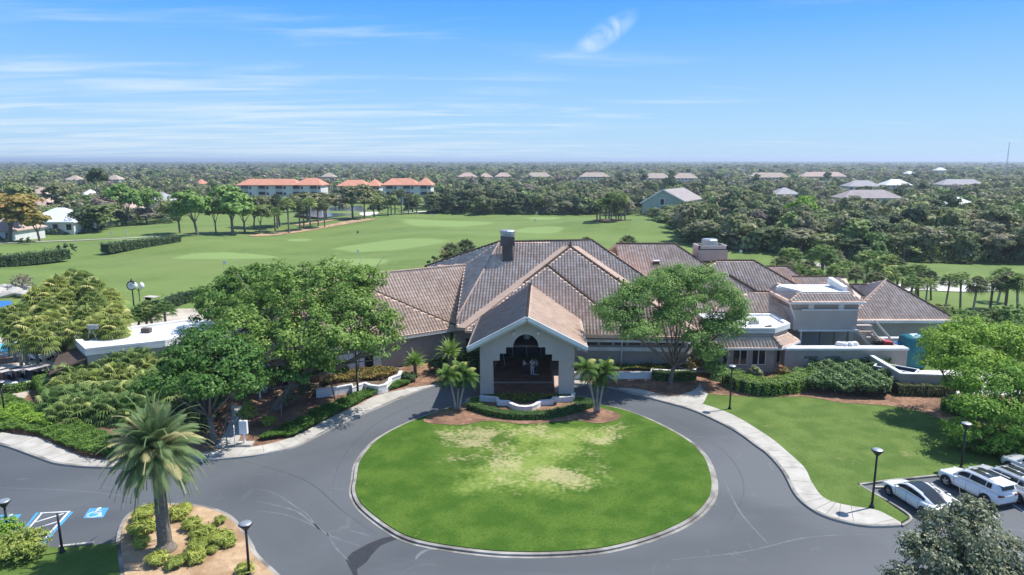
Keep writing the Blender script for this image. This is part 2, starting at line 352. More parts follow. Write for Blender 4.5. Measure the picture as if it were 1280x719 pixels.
def golfmat():
    m, nt, b = mat('golf_turf'); N = nt.nodes.new; L = nt.links.new
    geo = N('ShaderNodeNewGeometry'); sp = N('ShaderNodeSeparateXYZ'); L(geo.outputs['Position'], sp.inputs[0])
    def mm(op, a, b_=None, c=None, clamp=False):
        q = N('ShaderNodeMath'); q.operation = op; q.use_clamp = clamp
        for i, x in enumerate((a, b_, c)):
            if x is None: continue
            if isinstance(x, (int, float)): q.inputs[i].default_value = x
            else: L(x, q.inputs[i])
        return q.outputs[0]
    def noise(s, d=4, vec=None):
        q = N('ShaderNodeTexNoise'); q.inputs['Scale'].default_value = s; q.inputs['Detail'].default_value = d; L(vec or geo.outputs['Position'], q.inputs['Vector']); return q.outputs['Fac']
    def mix(f, a, c):
        q = N('ShaderNodeMix'); q.data_type = 'RGBA'; L(f, q.inputs['Factor'])
        for s, v in (('A', a), ('B', c)):
            if isinstance(v, tuple): q.inputs[s].default_value = (*v, 1)
            else: L(v, q.inputs[s])
        return q.outputs['Result']
    def rng_(v, a, b_):
        q = N('ShaderNodeMapRange'); q.interpolation_type = 'SMOOTHSTEP'; q.inputs['From Min'].default_value = a; q.inputs['From Max'].default_value = b_; L(v, q.inputs['Value']); return q.outputs[0]
    mp = N('ShaderNodeMapping'); mp.inputs['Scale'].default_value = (0.35, 1.3, 1); mp.inputs['Rotation'].default_value = (0, 0, 0.25); L(geo.outputs['Position'], mp.inputs[0])
    base = mix(rng_(noise(0.045, 5, mp.outputs[0]), 0.35, 0.65), (.105, .165, .040), (.150, .215, .058))
    base = mix(rng_(noise(0.6, 5), 0.4, 0.75), base, (.145, .200, .065))
    base = mix(mm('MULTIPLY', rng_(noise(0.017, 3), 0.52, 0.7), 0.5), base, (.17, .21, .075))
    st = N('ShaderNodeMapping'); st.inputs['Rotation'].default_value = (0, 0, 0.5); L(geo.outputs['Position'], st.inputs[0]); ss = N('ShaderNodeSeparateXYZ'); L(st.outputs[0], ss.inputs[0])
    sw = mm('SINE', mm('ADD', mm('MULTIPLY', ss.outputs[0], 0.55), mm('MULTIPLY', noise(0.02, 2), 12.0)))
    base = mix(mm('MULTIPLY_ADD', sw, 0.09, 0.09), base, (.19, .25, .075))
    # greens and tees: mown shorter, paler
    wob = mm('MULTIPLY', mm('SUBTRACT', noise(0.06, 2), 0.5), 0.9)
    tot = None
    for (cx, cy, rx, ry, ro) in GREENS:
        dx = mm('SUBTRACT', sp.outputs[0], cx); dy = mm('SUBTRACT', sp.outputs[1], cy)
        c, s = math.cos(ro), math.sin(ro)
        a = mm('MULTIPLY', mm('ADD', mm('MULTIPLY', dx, c), mm('MULTIPLY', dy, s)), 1 / rx)
        d = mm('MULTIPLY', mm('ADD', mm('MULTIPLY', dx, -s), mm('MULTIPLY', dy, c)), 1 / ry)
        q = mm('ADD', mm('SQRT', mm('ADD', mm('MULTIPLY', a, a), mm('MULTIPLY', d, d))), wob)
        k = mm('SUBTRACT', 1.0, rng_(q, 0.86, 1.10))
        tot = k if tot is None else mm('MAXIMUM', tot, k)
    base = mix(tot, base, (.195, .275, .090))
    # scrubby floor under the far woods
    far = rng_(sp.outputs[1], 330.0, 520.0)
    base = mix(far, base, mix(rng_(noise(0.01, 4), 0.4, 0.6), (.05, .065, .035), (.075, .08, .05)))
    L(base, b.inputs['Base Color']); b.inputs['Roughness'].default_value = 0.9; b.inputs['Specular IOR Level'].default_value = 0.15
    bp = N('ShaderNodeBump'); bp.inputs['Strength'].default_value = 0.35; bp.inputs['Distance'].default_value = 0.2
    L(noise(1.6, 3), bp.inputs['Height']); L(bp.outputs[0], b.inputs['Normal'])
    return m
def ell(u0, u1, v0, v1, ro=0):
    a = G(u0, (v0 + v1) / 2); b = G(u1, (v0 + v1) / 2); c = G((u0 + u1) / 2, v0); d = G((u0 + u1) / 2, v1)
    return ((a.x + b.x) / 2, (c.y + d.y) / 2, (b.x - a.x) / 2, (c.y - d.y) / 2, ro)
GREENS = [ell(225, 338, 314, 327), ell(400, 482, 321, 334), ell(505, 612, 275, 286), ell(655, 702, 270, 277), ell(130, 210, 296, 303), ell(640, 705, 286, 293), ell(360, 388, 295, 299), ell(420, 560, 300, 310, 0.1)]
MT['golf'] = golfmat()
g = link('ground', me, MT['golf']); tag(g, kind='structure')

def turf(name, c1, c2, yellow, bare, ys=0.12, yl=0.55, yh=0.7, bs=0.18, bl=0.62, bh=0.7, centre=None):
    m, nt, b = mat(name); N = nt.nodes.new; L = nt.links.new
    geo = N('ShaderNodeNewGeometry')
    def noise(s, d=5, dist=0.0):
        q = N('ShaderNodeTexNoise'); q.inputs['Scale'].default_value = s; q.inputs['Detail'].default_value = d; q.inputs['Distortion'].default_value = dist; L(geo.outputs['Position'], q.inputs['Vector']); return q.outputs['Fac']
    def mix(f, a, c):
        q = N('ShaderNodeMix'); q.data_type = 'RGBA'; L(f, q.inputs['Factor'])
        for s, v in (('A', a), ('B', c)):
            if isinstance(v, tuple): q.inputs[s].default_value = (*v, 1)
            else: L(v, q.inputs[s])
        return q.outputs['Result']
    def rg(v, a, b_, hi=1.0):
        q = N('ShaderNodeMapRange'); q.interpolation_type = 'SMOOTHSTEP'; q.inputs['From Min'].default_value = a; q.inputs['From Max'].default_value = b_; q.inputs['To Max'].default_value = hi; L(v, q.inputs['Value']); return q.outputs[0]
    def mm(op, a, b_):
        q = N('ShaderNodeMath'); q.operation = op
        for i, x in enumerate((a, b_)):
            if isinstance(x, (int, float)): q.inputs[i].default_value = x
            else: L(x, q.inputs[i])
        return q.outputs[0]
    base = mix(rg(noise(0.5), 0.35, 0.65), c1, c2)
    base = mix(rg(noise(7, 6), 0.4, 0.8, 0.7), base, tuple(x * 0.62 for x in c1))
    yv = noise(ys, 6, 0.6); bv = noise(bs * 1.3, 7, 0.4)
    fine = noise(3.5, 6)
    yv = mm('ADD', yv, mm('MULTIPLY', mm('SUBTRACT', fine, 0.5), 0.35))
    bv = mm('ADD', bv, mm('MULTIPLY', mm('SUBTRACT', fine, 0.5), 0.5))
    if centre:
        acc = None
        sp = N('ShaderNodeSeparateXYZ'); L(geo.outputs['Position'], sp.inputs[0])
        for (cx, cy, rx, ry) in centre:
            a = mm('MULTIPLY', mm('SUBTRACT', sp.outputs[0], cx), 1 / rx); d = mm('MULTIPLY', mm('SUBTRACT', sp.outputs[1], cy), 1 / ry)
            q = rg(mm('ADD', mm('MULTIPLY', a, a), mm('MULTIPLY', d, d)), 1.2, 0.0)
            q2 = N('ShaderNodeMapRange'); q2.inputs['From Min'].default_value = 0; q2.inputs['From Max'].default_value = 1.5; q2.inputs['To Min'].default_value = 1; q2.inputs['To Max'].default_value = 0; L(mm('ADD', mm('MULTIPLY', a, a), mm('MULTIPLY', d, d)), q2.inputs['Value'])
            acc = q2.outputs[0] if acc is None else mm('MAXIMUM', acc, q2.outputs[0])
        yv = mm('ADD', yv, mm('MULTIPLY', acc, 0.28)); bv = mm('ADD', bv, mm('MULTIPLY', acc, 0.30))
    base = mix(rg(yv, yl, yh, 0.85), base, yellow)
    base = mix(rg(bv, bl, bh, 0.62), base, bare)
    L(base, b.inputs['Base Color']); b.inputs['Roughness'].default_value = 0.95; b.inputs['Specular IOR Level'].default_value = 0.1
    bp = N('ShaderNodeBump'); bp.inputs['Strength'].default_value = 0.7; bp.inputs['Distance'].default_value = 0.06
    L(noise(14, 4), bp.inputs['Height']); L(bp.outputs[0], b.inputs['Normal'])
    return m
MT['lawn_circle'] = turf('circle_lawn', (.050, .112, .014), (.088, .155, .024), (.22, .29, .07), (.45, .38, .22), ys=0.16, yl=0.62, yh=0.88, bs=0.2, bl=0.70, bh=0.92,
                         centre=[(-1.5, 53.0, 5.0, 2.8), (1.8, 45.2, 6.2, 3.8), (6.5, 52.0, 5.2, 2.5), (-2.5, 49.5, 3.5, 3), (4.5, 48.5, 3, 2.4)])
MT['lawn'] = turf('side_lawn', (.085, .145, .032), (.130, .190, .048), (.23, .26, .08), (.30, .26, .14), ys=0.11, yl=0.60, yh=0.8, bs=0.2, bl=0.66, bh=0.85)
def asphalt():
    m, nt, b = mat('asphalt'); N = nt.nodes.new; L = nt.links.new
    geo = N('ShaderNodeNewGeometry')
    def noise(s, d=5, dist=0.0, sc=None):
        q = N('ShaderNodeTexNoise'); q.inputs['Scale'].default_value = s; q.inputs['Detail'].default_value = d; q.inputs['Distortion'].default_value = dist
        v = geo.outputs['Position']
        if sc: mp = N('ShaderNodeMapping'); mp.inputs['Scale'].default_value = sc; mp.inputs['Rotation'].default_value = (0, 0, 0.35); L(v, mp.inputs[0]); v = mp.outputs[0]
        L(v, q.inputs['Vector']); return q.outputs['Fac']
    def rg(v, a, b_, lo=0.0, hi=1.0):
        q = N('ShaderNodeMapRange'); q.interpolation_type = 'SMOOTHSTEP'; q.inputs['From Min'].default_value = a; q.inputs['From Max'].default_value = b_; q.inputs['To Min'].default_value = lo; q.inputs['To Max'].default_value = hi; L(v, q.inputs['Value']); return q.outputs[0]
    def mix(f, a, c):
        q = N('ShaderNodeMix'); q.data_type = 'RGBA'; L(f, q.inputs['Factor'])
        for s, v in (('A', a), ('B', c)):
            if isinstance(v, tuple): q.inputs[s].default_value = (*v, 1)
            else: L(v, q.inputs[s])
        return q.outputs['Result']
    base = mix(rg(noise(0.07, 6, 0.8), 0.3, 0.7), (.062, .070, .079), (.108, .118, .129))
    base = mix(rg(noise(18, 6), 0.3, 0.8, 0, 0.5), base, (.075, .084, .094))
    base = mix(rg(noise(0.5, 6, 1.5, (0.25, 1.4, 1)), 0.60, 0.80, 0, 0.35), base, (.14, .148, .155))
    # thin pale scuffs and hairline wear
    q = N('ShaderNodeTexNoise'); q.inputs['Scale'].default_value = 0.13; q.inputs['Detail'].default_value = 3; q.inputs['Distortion'].default_value = 2.0; L(geo.outputs['Position'], q.inputs['Vector'])
    s = N('ShaderNodeMath'); s.operation = 'SUBTRACT'; L(q.outputs['Fac'], s.inputs[0]); s.inputs[1].default_value = 0.5
    a = N('ShaderNodeMath'); a.operation = 'ABSOLUTE'; L(s.outputs[0], a.inputs[0])
    k = N('ShaderNodeMath'); k.operation = 'MULTIPLY'; L(rg(a.outputs[0], 0.012, 0.0), k.inputs[0]); L(rg(noise(0.3, 3), 0.5, 0.65, 0, 0.22), k.inputs[1])
    base = mix(k.outputs[0], base, (.20, .21, .22))
    L(base, b.inputs['Base Color']); b.inputs['Roughness'].default_value = 0.72; b.inputs['Specular IOR Level'].default_value = 0.45
    bp = N('ShaderNodeBump'); bp.inputs['Strength'].default_value = 0.3; bp.inputs['Distance'].default_value = 0.01
    L(noise(40, 3), bp.inputs['Height']); L(bp.outputs[0], b.inputs['Normal'])
    return m
MT['asphalt'] = asphalt()
def xy(pts, z=0.0): return [Vector((G(u, v, z).x, G(u, v, z).y)) for u, v in pts]
def sheet(name, poly, z0, z1, m, kind='structure'):
    o = obj(name, MB().prism([(p[0], p[1]) for p in poly], z0, z1), m)
    if kind: tag(o, kind=kind)
    return o
# asphalt: everything the drive, forecourt and car parks cover
A = [(-95, -5), (95, -5), (95, 50), (60, 56), (30, 62)] 
edge_left = xy([(-60, 545), (0, 557), (46, 573), (76, 582), (134, 586), (200, 583), (259, 577), (320, 571), (366, 561), (396, 547), (433, 528), (478, 509), (515, 493), (552, 482), (600, 474)])
edge_right = xy([(718, 481), (760, 485), (790, 493), (835, 505), (868, 515), (914, 537), (944, 558), (960, 570), (978, 591), (993, 619), (1012, 637), (1036, 649), (1067, 657), (1094, 660), (1126, 659)])
road = obj('road', MB().prism([(-95, -5), (95, -5), (95, 60), (50, 60), (50, 72), (-22, 72), (-30, 66), (-95, 62)], -0.3, 0.006), MT['asphalt']); tag(road, kind='structure')

K = 0.13   # kerb height
# --- left walk along the drive
sl_road = smooth_path(edge_left, 5)
sl_back = smooth_path(xy([(-60, 526), (0, 540), (46, 546), (76, 559), (113, 573), (160, 574), (250, 566), (292, 559), (320, 558), (366, 546), (411, 523), (450, 505), (470, 495), (512, 484), (560, 474)], K), 5)
m_ = MB(); m_.prism([(p.x, p.y) for p in sl_road] + [(p.x, p.y) for p in sl_back[::-1]], -0.1, K); wl = obj('sidewalk', m_, MT['concrete']); tag(wl, kind='structure')
def kerb(path, width, name='kerb', inner=True, z=K + 0.012, closed=False, m=None):
    o = obj(name, ribbon(MB(), offset_path(path, width if inner else -width, closed), path, -0.05, z, closed), m or MT['kerb']); tag(o, kind='structure'); return o
kerb(offset_path(sl_road, 0.02), 0.2)
sr_road = smooth_path(edge_right, 5)
sr_back = smooth_path(xy([(718, 475), (775, 478), (803, 487), (845, 496), (873, 503), (915, 518), (960, 545), (987, 567), (1006, 585), (1015, 603), (1030, 622), (1057, 631), (1094, 637), (1112, 645), (1126, 653)], K), 5)
m_ = MB(); m_.prism([(p.x, p.y) for p in sr_road] + [(p.x, p.y) for p in sr_back[::-1]], -0.1, K); wr = obj('sidewalk', m_, MT['concrete']); tag(wr, kind='structure')
kerb(offset_path(sr_road, 0.02), 0.2)
# expansion joints on the walks
def joints(a, b, name):
    mb = MB()
    for k in range(6, min(len(a), len(b)) - 6, 3):
        p = a[k]; j = min(range(len(b)), key=lambda i: (b[i] - p).length); q = b[j]
        mb.beam((p.x, p.y, K + 0.001), (q.x, q.y, K + 0.001), 0.025, 0.006)
    return mb
obj('sidewalk_joint', joints(sr_road, sr_back, ''), MT['soil'], wr); obj('sidewalk_joint', joints(sl_road, sl_back, ''), MT['soil'], wl)
# --- path branching to the terrace room
pb = xy([(838, 496), (862, 490), (873, 482), (874, 472), (866, 455), (884, 455), (888, 466), (891, 480), (884, 494), (876, 505), (852, 502)], K)
sheet('path', smooth_path(pb, 4, True), -0.1, K + 0.006, MT['concrete'])
# --- turning-circle island
isl = xy([(442, 600), (440, 616), (448, 634), (472, 655), (503, 674), (539, 684), (594, 692), (640, 695.5), (701, 695), (762, 689), (823, 672), (865, 652), (887, 631), (894, 613), (891, 591), (881, 570), (859, 550), (823, 530), (786, 515), (753, 507), (735, 501), (722, 497), (598, 497), (583, 504), (564, 510), (533, 520), (503, 532), (472, 549), (454, 567), (445, 582)])
isl_p = smooth_path(isl, 5, True)
CX = sum(p.x for p in isl_p) / len(isl_p); CY = sum(p.y for p in isl_p) / len(isl_p)
def inset(path, d):
    A0 = sum(path[i].x * path[(i + 1) % len(path)].y - path[(i + 1) % len(path)].x * path[i].y for i in range(len(path)))
    return offset_path(path, d if A0 > 0 else -d, True)
isl_in = inset(isl_p, 0.26)
o = obj('kerb', ribbon(MB(), isl_p, isl_in, -0.05, K, True), MT['kerb']); tag(o, kind='structure')
gut = inset(isl_p, -0.2); o = obj('gutter', ribbon(MB(), gut, inset(isl_p, 0.02), -0.05, 0.018, True), MT['kerb']); tag(o, kind='structure')
sheet('circle_lawn', inset(isl_p, 0.25), -0.05, K + 0.05, MT['lawn_circle'])
def bed(pts, z=K + 0.075, m='mulch', name='planting_bed', sm=4, z0=-0.05):
    return sheet(name, smooth_path(xy(pts, z), sm, True), z0, z, MT[m])
bed([(530, 527), (545, 516), (570, 510), (600, 503), (720, 503), (752, 510), (775, 518), (770, 525), (745, 529), (715, 525), (660, 530), (612, 526), (575, 531)], name='planting_bed')
# --- big base slab of beds and lawn behind the walks
left_base = [Vector((p.x, p.y)) for p in sl_back] + [Vector((-2.5, 78)), Vector((-60, 78)), Vector((-70, 62))]
sheet('garden_soil', left_base, -0.1, K - 0.01, MT['mulch'])
rb = [p for p in sr_back] + xy([(1136, 649), (1097, 622), (1071, 607), (1106, 602), (1173, 595), (1290, 590)]) + [Vector((60, 50)), Vector((78, 80)), Vector((6, 80))]
sheet('side_lawn', rb, -0.1, K - 0.004, MT['lawn'])
kp = smooth_path(xy([(1126, 658), (1137, 650), (1127, 640), (1097, 622), (1071, 607)]), 3)
kerb(kp, 0.16, inner=False)
kerb(xy([(1071, 607), (1106, 602), (1173, 595), (1290, 588)]), 0.16, inner=False)
bed([(760, 483), (800, 486), (838, 495), (862, 489), (873, 478), (872, 466), (800, 460), (730, 462), (722, 472)], z=K + 0.03)
bed([(560, 474), (548, 455), (500, 458), (490, 478), (512, 484)], z=K + 0.03, name='planting_bed')
bed([(300, 556), (350, 549), (411, 522), (470, 494), (512, 483), (500, 462), (420, 480), (330, 500), (292, 520), (288, 545)], z=K + 0.02)
# mulch band under hedges on the right
bed([(880, 488), (905, 494), (960, 496), (1010, 496), (1050, 503), (1110, 507), (1150, 514), (1180, 524), (1285, 556), (1290, 480), (1000, 455), (885, 462)], z=K + 0.02, m='mulch')
# --- bottom-left island and verge
ib = smooth_path(xy([(150, 730), (145, 681), (152, 655), (164, 642), (183, 633), (213, 631), (253, 634), (283, 643), (301, 658), (317, 683), (323, 695), (345, 716), (365, 735)]), 5)
o = obj('planting_island', MB().prism([(p.x, p.y) for p in offset_path(ib, -0.25)], -0.1, K + 0.05), MT['mulch_dry']); tag(o, kind='structure')
kerb(ib, 0.28, inner=False, z=K)
vb = smooth_path(xy([(-40, 690), (54, 687), (90, 687), (115, 684), (146, 681)]), 3) + xy([(152, 735), (-40, 760)])
sheet('verge', vb, -0.1, K + 0.02, MT['lawn'])
# dark repaired crack strip crossing the drive
cr = xy([(497, 669), (478, 673), (460, 680), (440, 691), (432, 700), (438, 712), (443, 722), (448, 722), (446, 712), (458, 703), (466, 692), (476, 682), (488, 677), (503, 672)])
sheet('asphalt_patch', cr, 0.0, 0.010, noisy('fresh_asphalt', (.028, .03, .034), (.04, .043, .048), 3, 0.6))
# --- painted bays
blue = noisy('blue_paint', (.04, .30, .62), (.07, .36, .70), 2, 0.7, c3=(.10, .22, .36), s3=1.2); wp = noisy('road_paint', (.60, .62, .64), (.75, .76, .78), 3, 0.7, c3=(.3, .31, .33), s3=1.0)
def quad(pts, z, mb=None): 
    mb = mb or MB(); return mb.prism([(p.x, p.y) for p in xy(pts)], 0.004, z)
def pline(mb, a, b, wd, z=0.0105):
    a, b = xy([a, b]); d = (b - a).normalized(); n = Vector((-d.y, d.x)) * wd / 2
    mb.prism([tuple(a + n), tuple(b + n), tuple(b - n), tuple(a - n)], 0.004, z)
pm = MB(); pline(pm, (47, 641), (18, 677), 0.16); pline(pm, (90, 640), (49, 685), 0.16); o = obj('blue_bay_line', pm, blue); tag(o, kind='structure')
pm = MB(); pline(pm, (52, 642), (20, 679), 0.13, .0115); pline(pm, (86, 640), (46, 685), 0.13, .0115); pline(pm, (50, 641.5), (88, 639.5), 0.12, .0125)
for a, b in (((44, 653), (80, 642)), ((34, 664), (73, 652)), ((24, 677), (63, 664)), ((40, 681), (53, 676))): pline(pm, a, b, 0.12, .0135)
o = obj('white_bay_line', pm, wp); tag(o, kind='structure')
def wheelchair(c, s):
    # international access symbol, laid flat on its blue square: head, body, wheel ring, leg
    mb = MB(); z = 0.0165
    def W(x, y): return (c.x + (x * cosr - y * sinr) * s, c.y + (x * sinr + y * cosr) * s)
    cosr, sinr = math.cos(ROT), math.sin(ROT)
    def seg(a, b, w_=0.1):
        a = Vector(a); b = Vector(b); d = (b - a).normalized(); n = Vector((-d.y, d.x)) * w_ / 2
        mb.prism([W(*(a + n)), W(*(b + n)), W(*(b - n)), W(*(a - n))], 0.004, z)
    mb.prism([W(-.08 + .09 * math.cos(t), .42 + .09 * math.sin(t)) for t in np.linspace(0, 2 * math.pi, 12, endpoint=False)], 0.004, z)
    seg((-.08, .32), (-.05, -.02), .11); seg((-.06, -.02), (.2, -.02), .1); seg((.2, -.0), (.33, -.33), .1); seg((.3, -.33), (.42, -.28), .08); seg((-.07, .18), (.16, .18), .07)
    ts = np.linspace(R(120), R(340), 14)
    for a, b in zip(ts[:-1], ts[1:]): seg((-.02 + .27 * math.cos(a), -.14 + .27 * math.sin(a)), (-.02 + .27 * math.cos(b), -.14 + .27 * math.sin(b)), .075)
    return mb
for k, pts in enumerate([[(112, 635.5), (136, 635), (129, 647), (104, 648)], [(0, 644), (27, 643), (17, 655), (-8, 657)]]):
    o = sheet('accessible_bay_panel', xy(pts), 0.004, 0.012, blue)
    P = xy(pts); c = (P[0] + P[1] + P[2] + P[3]) / 4; ROT = math.atan2((P[1] - P[0]).y, (P[1] - P[0]).x)
    o = obj('accessible_symbol', wheelchair(c, 1.35), wp); tag(o, kind='structure')
# white lines of the right car park
pm = MB(); pline(pm, (1161, 604), (1200, 628), 0.12); pline(pm, (1200, 628), (1230, 646), 0.12); pline(pm, (1261, 628), (1285, 643), 0.12); pline(pm, (1161, 604), (1164, 614), 0.5); pline(pm, (1182, 616), (1183, 629), 0.6)
pline(pm, (1164,613),(1184,632),.12)
o = obj('parking_line', pm, wp); tag(o, kind='structure')
# pavers under the porch and left cart yard
pav = noisy('brick_pavers', (.16, .085, .065), (.26, .15, .115), 3.5, 0.9, detail=7, c3=(.13, .08, .065), s3=.6)
sheet('porch_paving', [Vector((-3.2, 61)), Vector((5.9, 61)), Vector((6.2, 74)), Vector((-3.4, 74))], -0.1, 0.014, pav)
sheet('path', [Vector((-3.3, 65.6)), Vector((4.1, 65.6)), Vector((4.1, 66.0)), Vector((-3.3, 66.0))], -0.1, 0.022, MT['concrete'])
sheet('sidewalk', [Vector((4.15, 61.3)), Vector((5.6, 61.3)), Vector((6.2, 74)), Vector((4.15, 74))], -0.1, 0.020, noisy('lit_paving', (.42, .31, .26), (.5, .39, .33), 1, .9))  # paler strip: sunlight on the right of the porch floor put into its colour
yard = noisy('yard_concrete', (.42, .37, .30), (.55, .50, .42), .4, .9, c3=(.36, .31, .25), s3=.3)
sheet('cart_yard', xy([(-40, 470), (0, 458), (80, 446), (100, 442), (110, 432), (75, 450), (84, 455), (72, 470), (50, 480), (30, 500), (-60, 520)]), -0.1, 0.16, yard)
sheet('cart_yard', [Vector((-66, 76)), Vector((-42, 72)), Vector((-36, 86)), Vector((-41, 92)), Vector((-44,100)), Vector((-50, 100)), Vector((-52,90)), Vector((-66, 82))], -0.1, 0.15, yard)

# pale tyre scuffs and old seams on the drive
scuff = noisy('tyre_scuff', (.115, .128, .143), (.17, .18, .19), 2.0, .8)
def scuffs(name, lines, m, z):
    for wd, pts in lines:
        P = smooth_path(xy(pts), 10); n = len(P); ws = [wd * (.25 + .75 * math.sin(math.pi * min(1, (i + .5) / n))) * random.uniform(.6, 1.2) for i in range(n)]
        A_ = [P[i] + (offset_path(P, 1)[i] - P[i]) * ws[i] / 2 for i in range(n)]; B_ = [P[i] - (offset_path(P, 1)[i] - P[i]) * ws[i] / 2 for i in range(n)]
        mb = MB(); mb.add([(p.x, p.y, z) for p in A_ + B_], [(i, n + i, n + i + 1, i + 1) for i in range(n - 1)]); o = obj(name, mb, m); tag(o, kind='structure')
S2 = lambda q: [(320 + x / 3.284, 500 + y / 3.284) for x, y in q]
scuffs('tyre_scuff', [(.13, S2([(0, 365), (80, 385), (150, 430), (210, 470), (240, 510), (265, 535)])), (.16, S2([(0, 415), (90, 435), (170, 460), (230, 505), (290, 550), (350, 575), (425, 600)])), (.12, S2([(0, 455), (110, 470), (200, 500), (268, 535)])), (.12, S2([(290, 545), (330, 610), (380, 660)])), (.2, S2([(600, 570), (660, 590), (700, 598), (760, 610)])), (.25, S2([(655, 655), (670, 635), (700, 618), (745, 612)])),
    (.12, S2([(470, 560), (420, 545), (380, 535)])), (.1, [(0, 610), (60, 612), (120, 616), (170, 622)]), (.1, [(20, 600), (35, 598)]), (.14, [(905, 600), (925, 640), (960, 680)]), (.1, [(840, 700), (930, 690), (1010, 672), (1090, 668)])], scuff, .0105)
dk = noisy('dark_seam', (.045, .05, .058), (.06, .067, .075), 3, .7)
scuffs('asphalt_seam', [(.05, [(300, 575), (380, 600), (430, 640), (470, 668)]), (.05, [(552, 490), (520, 505), (470, 530), (430, 570), (415, 610)]), (.04, [(740, 500), (830, 520), (900, 560), (930, 610), (900, 670)])], dk, .0098)
# ================================================================== CLUBHOUSE
def tile_mesh(name, poly, raise_=0.0, amp=0.045, pw=0.35, ph=0.55, m='tile', parent=None, step=0.075, thick=0.22, coarse=False):
    """barrel tiles modelled as real relief on a planar convex polygon (world coordinates)"""
    P = [Vector(p) for p in poly]; c = sum(P, Vector()) / len(P)
    n = Vector((0, 0, 0))
    for i in range(len(P)): n += (P[i] - c).cross(P[(i + 1) % len(P)] - c)
    n.normalize()
    if n.z < 0: n = -n; P = P[::-1]
    s = Vector((0, 0, 1)) - n * n.z; s.normalize(); u = s.cross(n).normalized()
    pu = [(p - c).dot(u) for p in P]; ps = [(p - c).dot(s) for p in P]
    u0, u1 = math.floor(min(pu) / pw) * pw, max(pu) + pw; s0, s1 = math.floor(min(ps) / ph) * ph, max(ps) + ph
    prof = [(0.0, 0), (0.16, 0.0), (0.30, .72), (0.50, 1.0), (0.70, .72), (0.84, 0.0)] if not coarse else [(0, 0), (.25, .2), (.5, 1), (.75, .2)]
    us = []; hs = []; k = 0
    while u0 + k * pw < u1:
        for a, h in prof: us.append(u0 + (k + a) * pw); hs.append(h * amp)
        k += 1
    ss = []; ds = []; vv = []; k = 0
    while s0 + k * ph < s1:
        ss += [s0 + k * ph + 1e-3, s0 + (k + 1) * ph - 1e-3]; ds += [step, 0.0]; vv += [k + .02, k + .98]; k += 1
    us = np.array(us); hs = np.array(hs); ss = np.array(ss); ds = np.array(ds); vv = np.array(vv)
    U, S = np.meshgrid(us, ss); H = hs[None, :] + ds[:, None] + raise_
    O = np.array(c)[None, None] + U[..., None] * np.array(u) + S[..., None] * np.array(s) + H[..., None] * np.array(n)
    nu, ns = len(us), len(ss)
    V = O.reshape(-1, 3)
    i = np.arange(nu - 1)[None, :] + np.arange(ns - 1)[:, None] * nu
    F = np.stack([i, i + 1, i + nu + 1, i + nu], -1).reshape(-1, 4)
    me = np_mesh(name, V, F)
    uv = me.uv_layers.new(name='UVMap')
    UVu = ((U - u0) / pw).reshape(-1); UVv = np.broadcast_to(vv[:, None], U.shape).reshape(-1)
    # per-face centre so each tile takes one colour
    fu = np.repeat((UVu[F].mean(1)), 4); fv = np.repeat((np.floor(UVv[F].mean(1)) + .5), 4)
    uv.data.foreach_set('uv', np.stack([fu, fv], 1).astype(np.float32).ravel())
    bm = bmesh.new(); bm.from_mesh(me)
    for i in range(len(P)):
        a, b = P[i], P[(i + 1) % len(P)]
        e = b - a
        if e.length < 1e-5: continue
        no = e.cross(n).normalized()            # outward
        bmesh.ops.bisect_plane(bm, geom=bm.verts[:] + bm.edges[:] + bm.faces[:], plane_co=a, plane_no=no, clear_outer=True)
    # solid underside so the roof has a thickness
    vs = [bm.verts.new(p + n * (raise_ - 0.015)) for p in P] + [bm.verts.new(p + n * raise_ - Vector((0, 0, thick))) for p in P]
    k = len(P)
    bm.faces.new(vs[:k]); bm.faces.new(vs[k:][::-1])
    for i in range(k): bm.faces.new((vs[i], vs[k + i], vs[k + (i + 1) % k], vs[(i + 1) % k]))
    L0 = parent.location if parent else Vector()
    bmesh.ops.translate(bm, verts=bm.verts[:], vec=-L0)
    bm.to_mesh(me); bm.free(); me.update()
    return link(name, me, MT[m], parent)
CLUB = thing('clubhouse', (8, 75, 0), 'sprawling grey stucco clubhouse with brown barrel tile roofs behind the turning circle', 'clubhouse')
def bx(name, mb, m, parent=CLUB, **k): return obj(name, mb, MT[m] if isinstance(m, str) else m, parent, world=(True), **k)
def caps(pts, w_=0.24, h=0.20, m='cap', name='ridge_cap', lift=0.10):
    mb = MB()
    for a, b in zip(pts[:-1], pts[1:]):
        a = Vector(a); b = Vector(b); L_ = (b - a).length; n = max(1, int(L_ / 0.42))
        for k in range(n):
            p = a.lerp(b, k / n); q = a.lerp(b, (k + 1.08) / n)
            mb.tube([p + Vector((0, 0, lift + .03)), q + Vector((0, 0, lift))], [w_ * .56, w_ * .46], 6)
    return bx(name, mb, m)
RO = R(3.0); nM = (math.sin(RO), math.cos(RO)); SL = 0.55
PM = Plane(19, 68.6, 3.6, nM[0], nM[1], SL)                     # main front slope
def at(pl, x, y): return Vector((x, y, pl.z(x, y)))
# --- main front slope, ridge (646..740, 301)
A0 = PM.hit(624, 303.0); R0 = PM.hit(740, 301.0)
def hip(pl, p, d, ang):     # point on plane pl reached from p going d along plan angle
    x = p.x + d * math.cos(ang); y = p.y + d * math.sin(ang); return Vector((x, y, pl.z(x, y)))
def eave_pt(pl, x): # point where plane height = its eave
    y = pl.p[1] - pl.g[0] * (x - pl.p[0]) / pl.g[1]; return Vector((x, y, pl.p[2]))
H1b = PM.hit(862, 386.0); H1 = R0.lerp(H1b, .5)
ELc = eave_pt(PM, -2.6)
tile_mesh('roof', [A0, R0, H1, H1b, eave_pt(PM, 20.6), ELc, PM.hit(570.5, 405.5), PM.hit(571, 397)], parent=CLUB)
caps([A0, R0, H1, H1b])
Bl = PM.hit(571, 398)
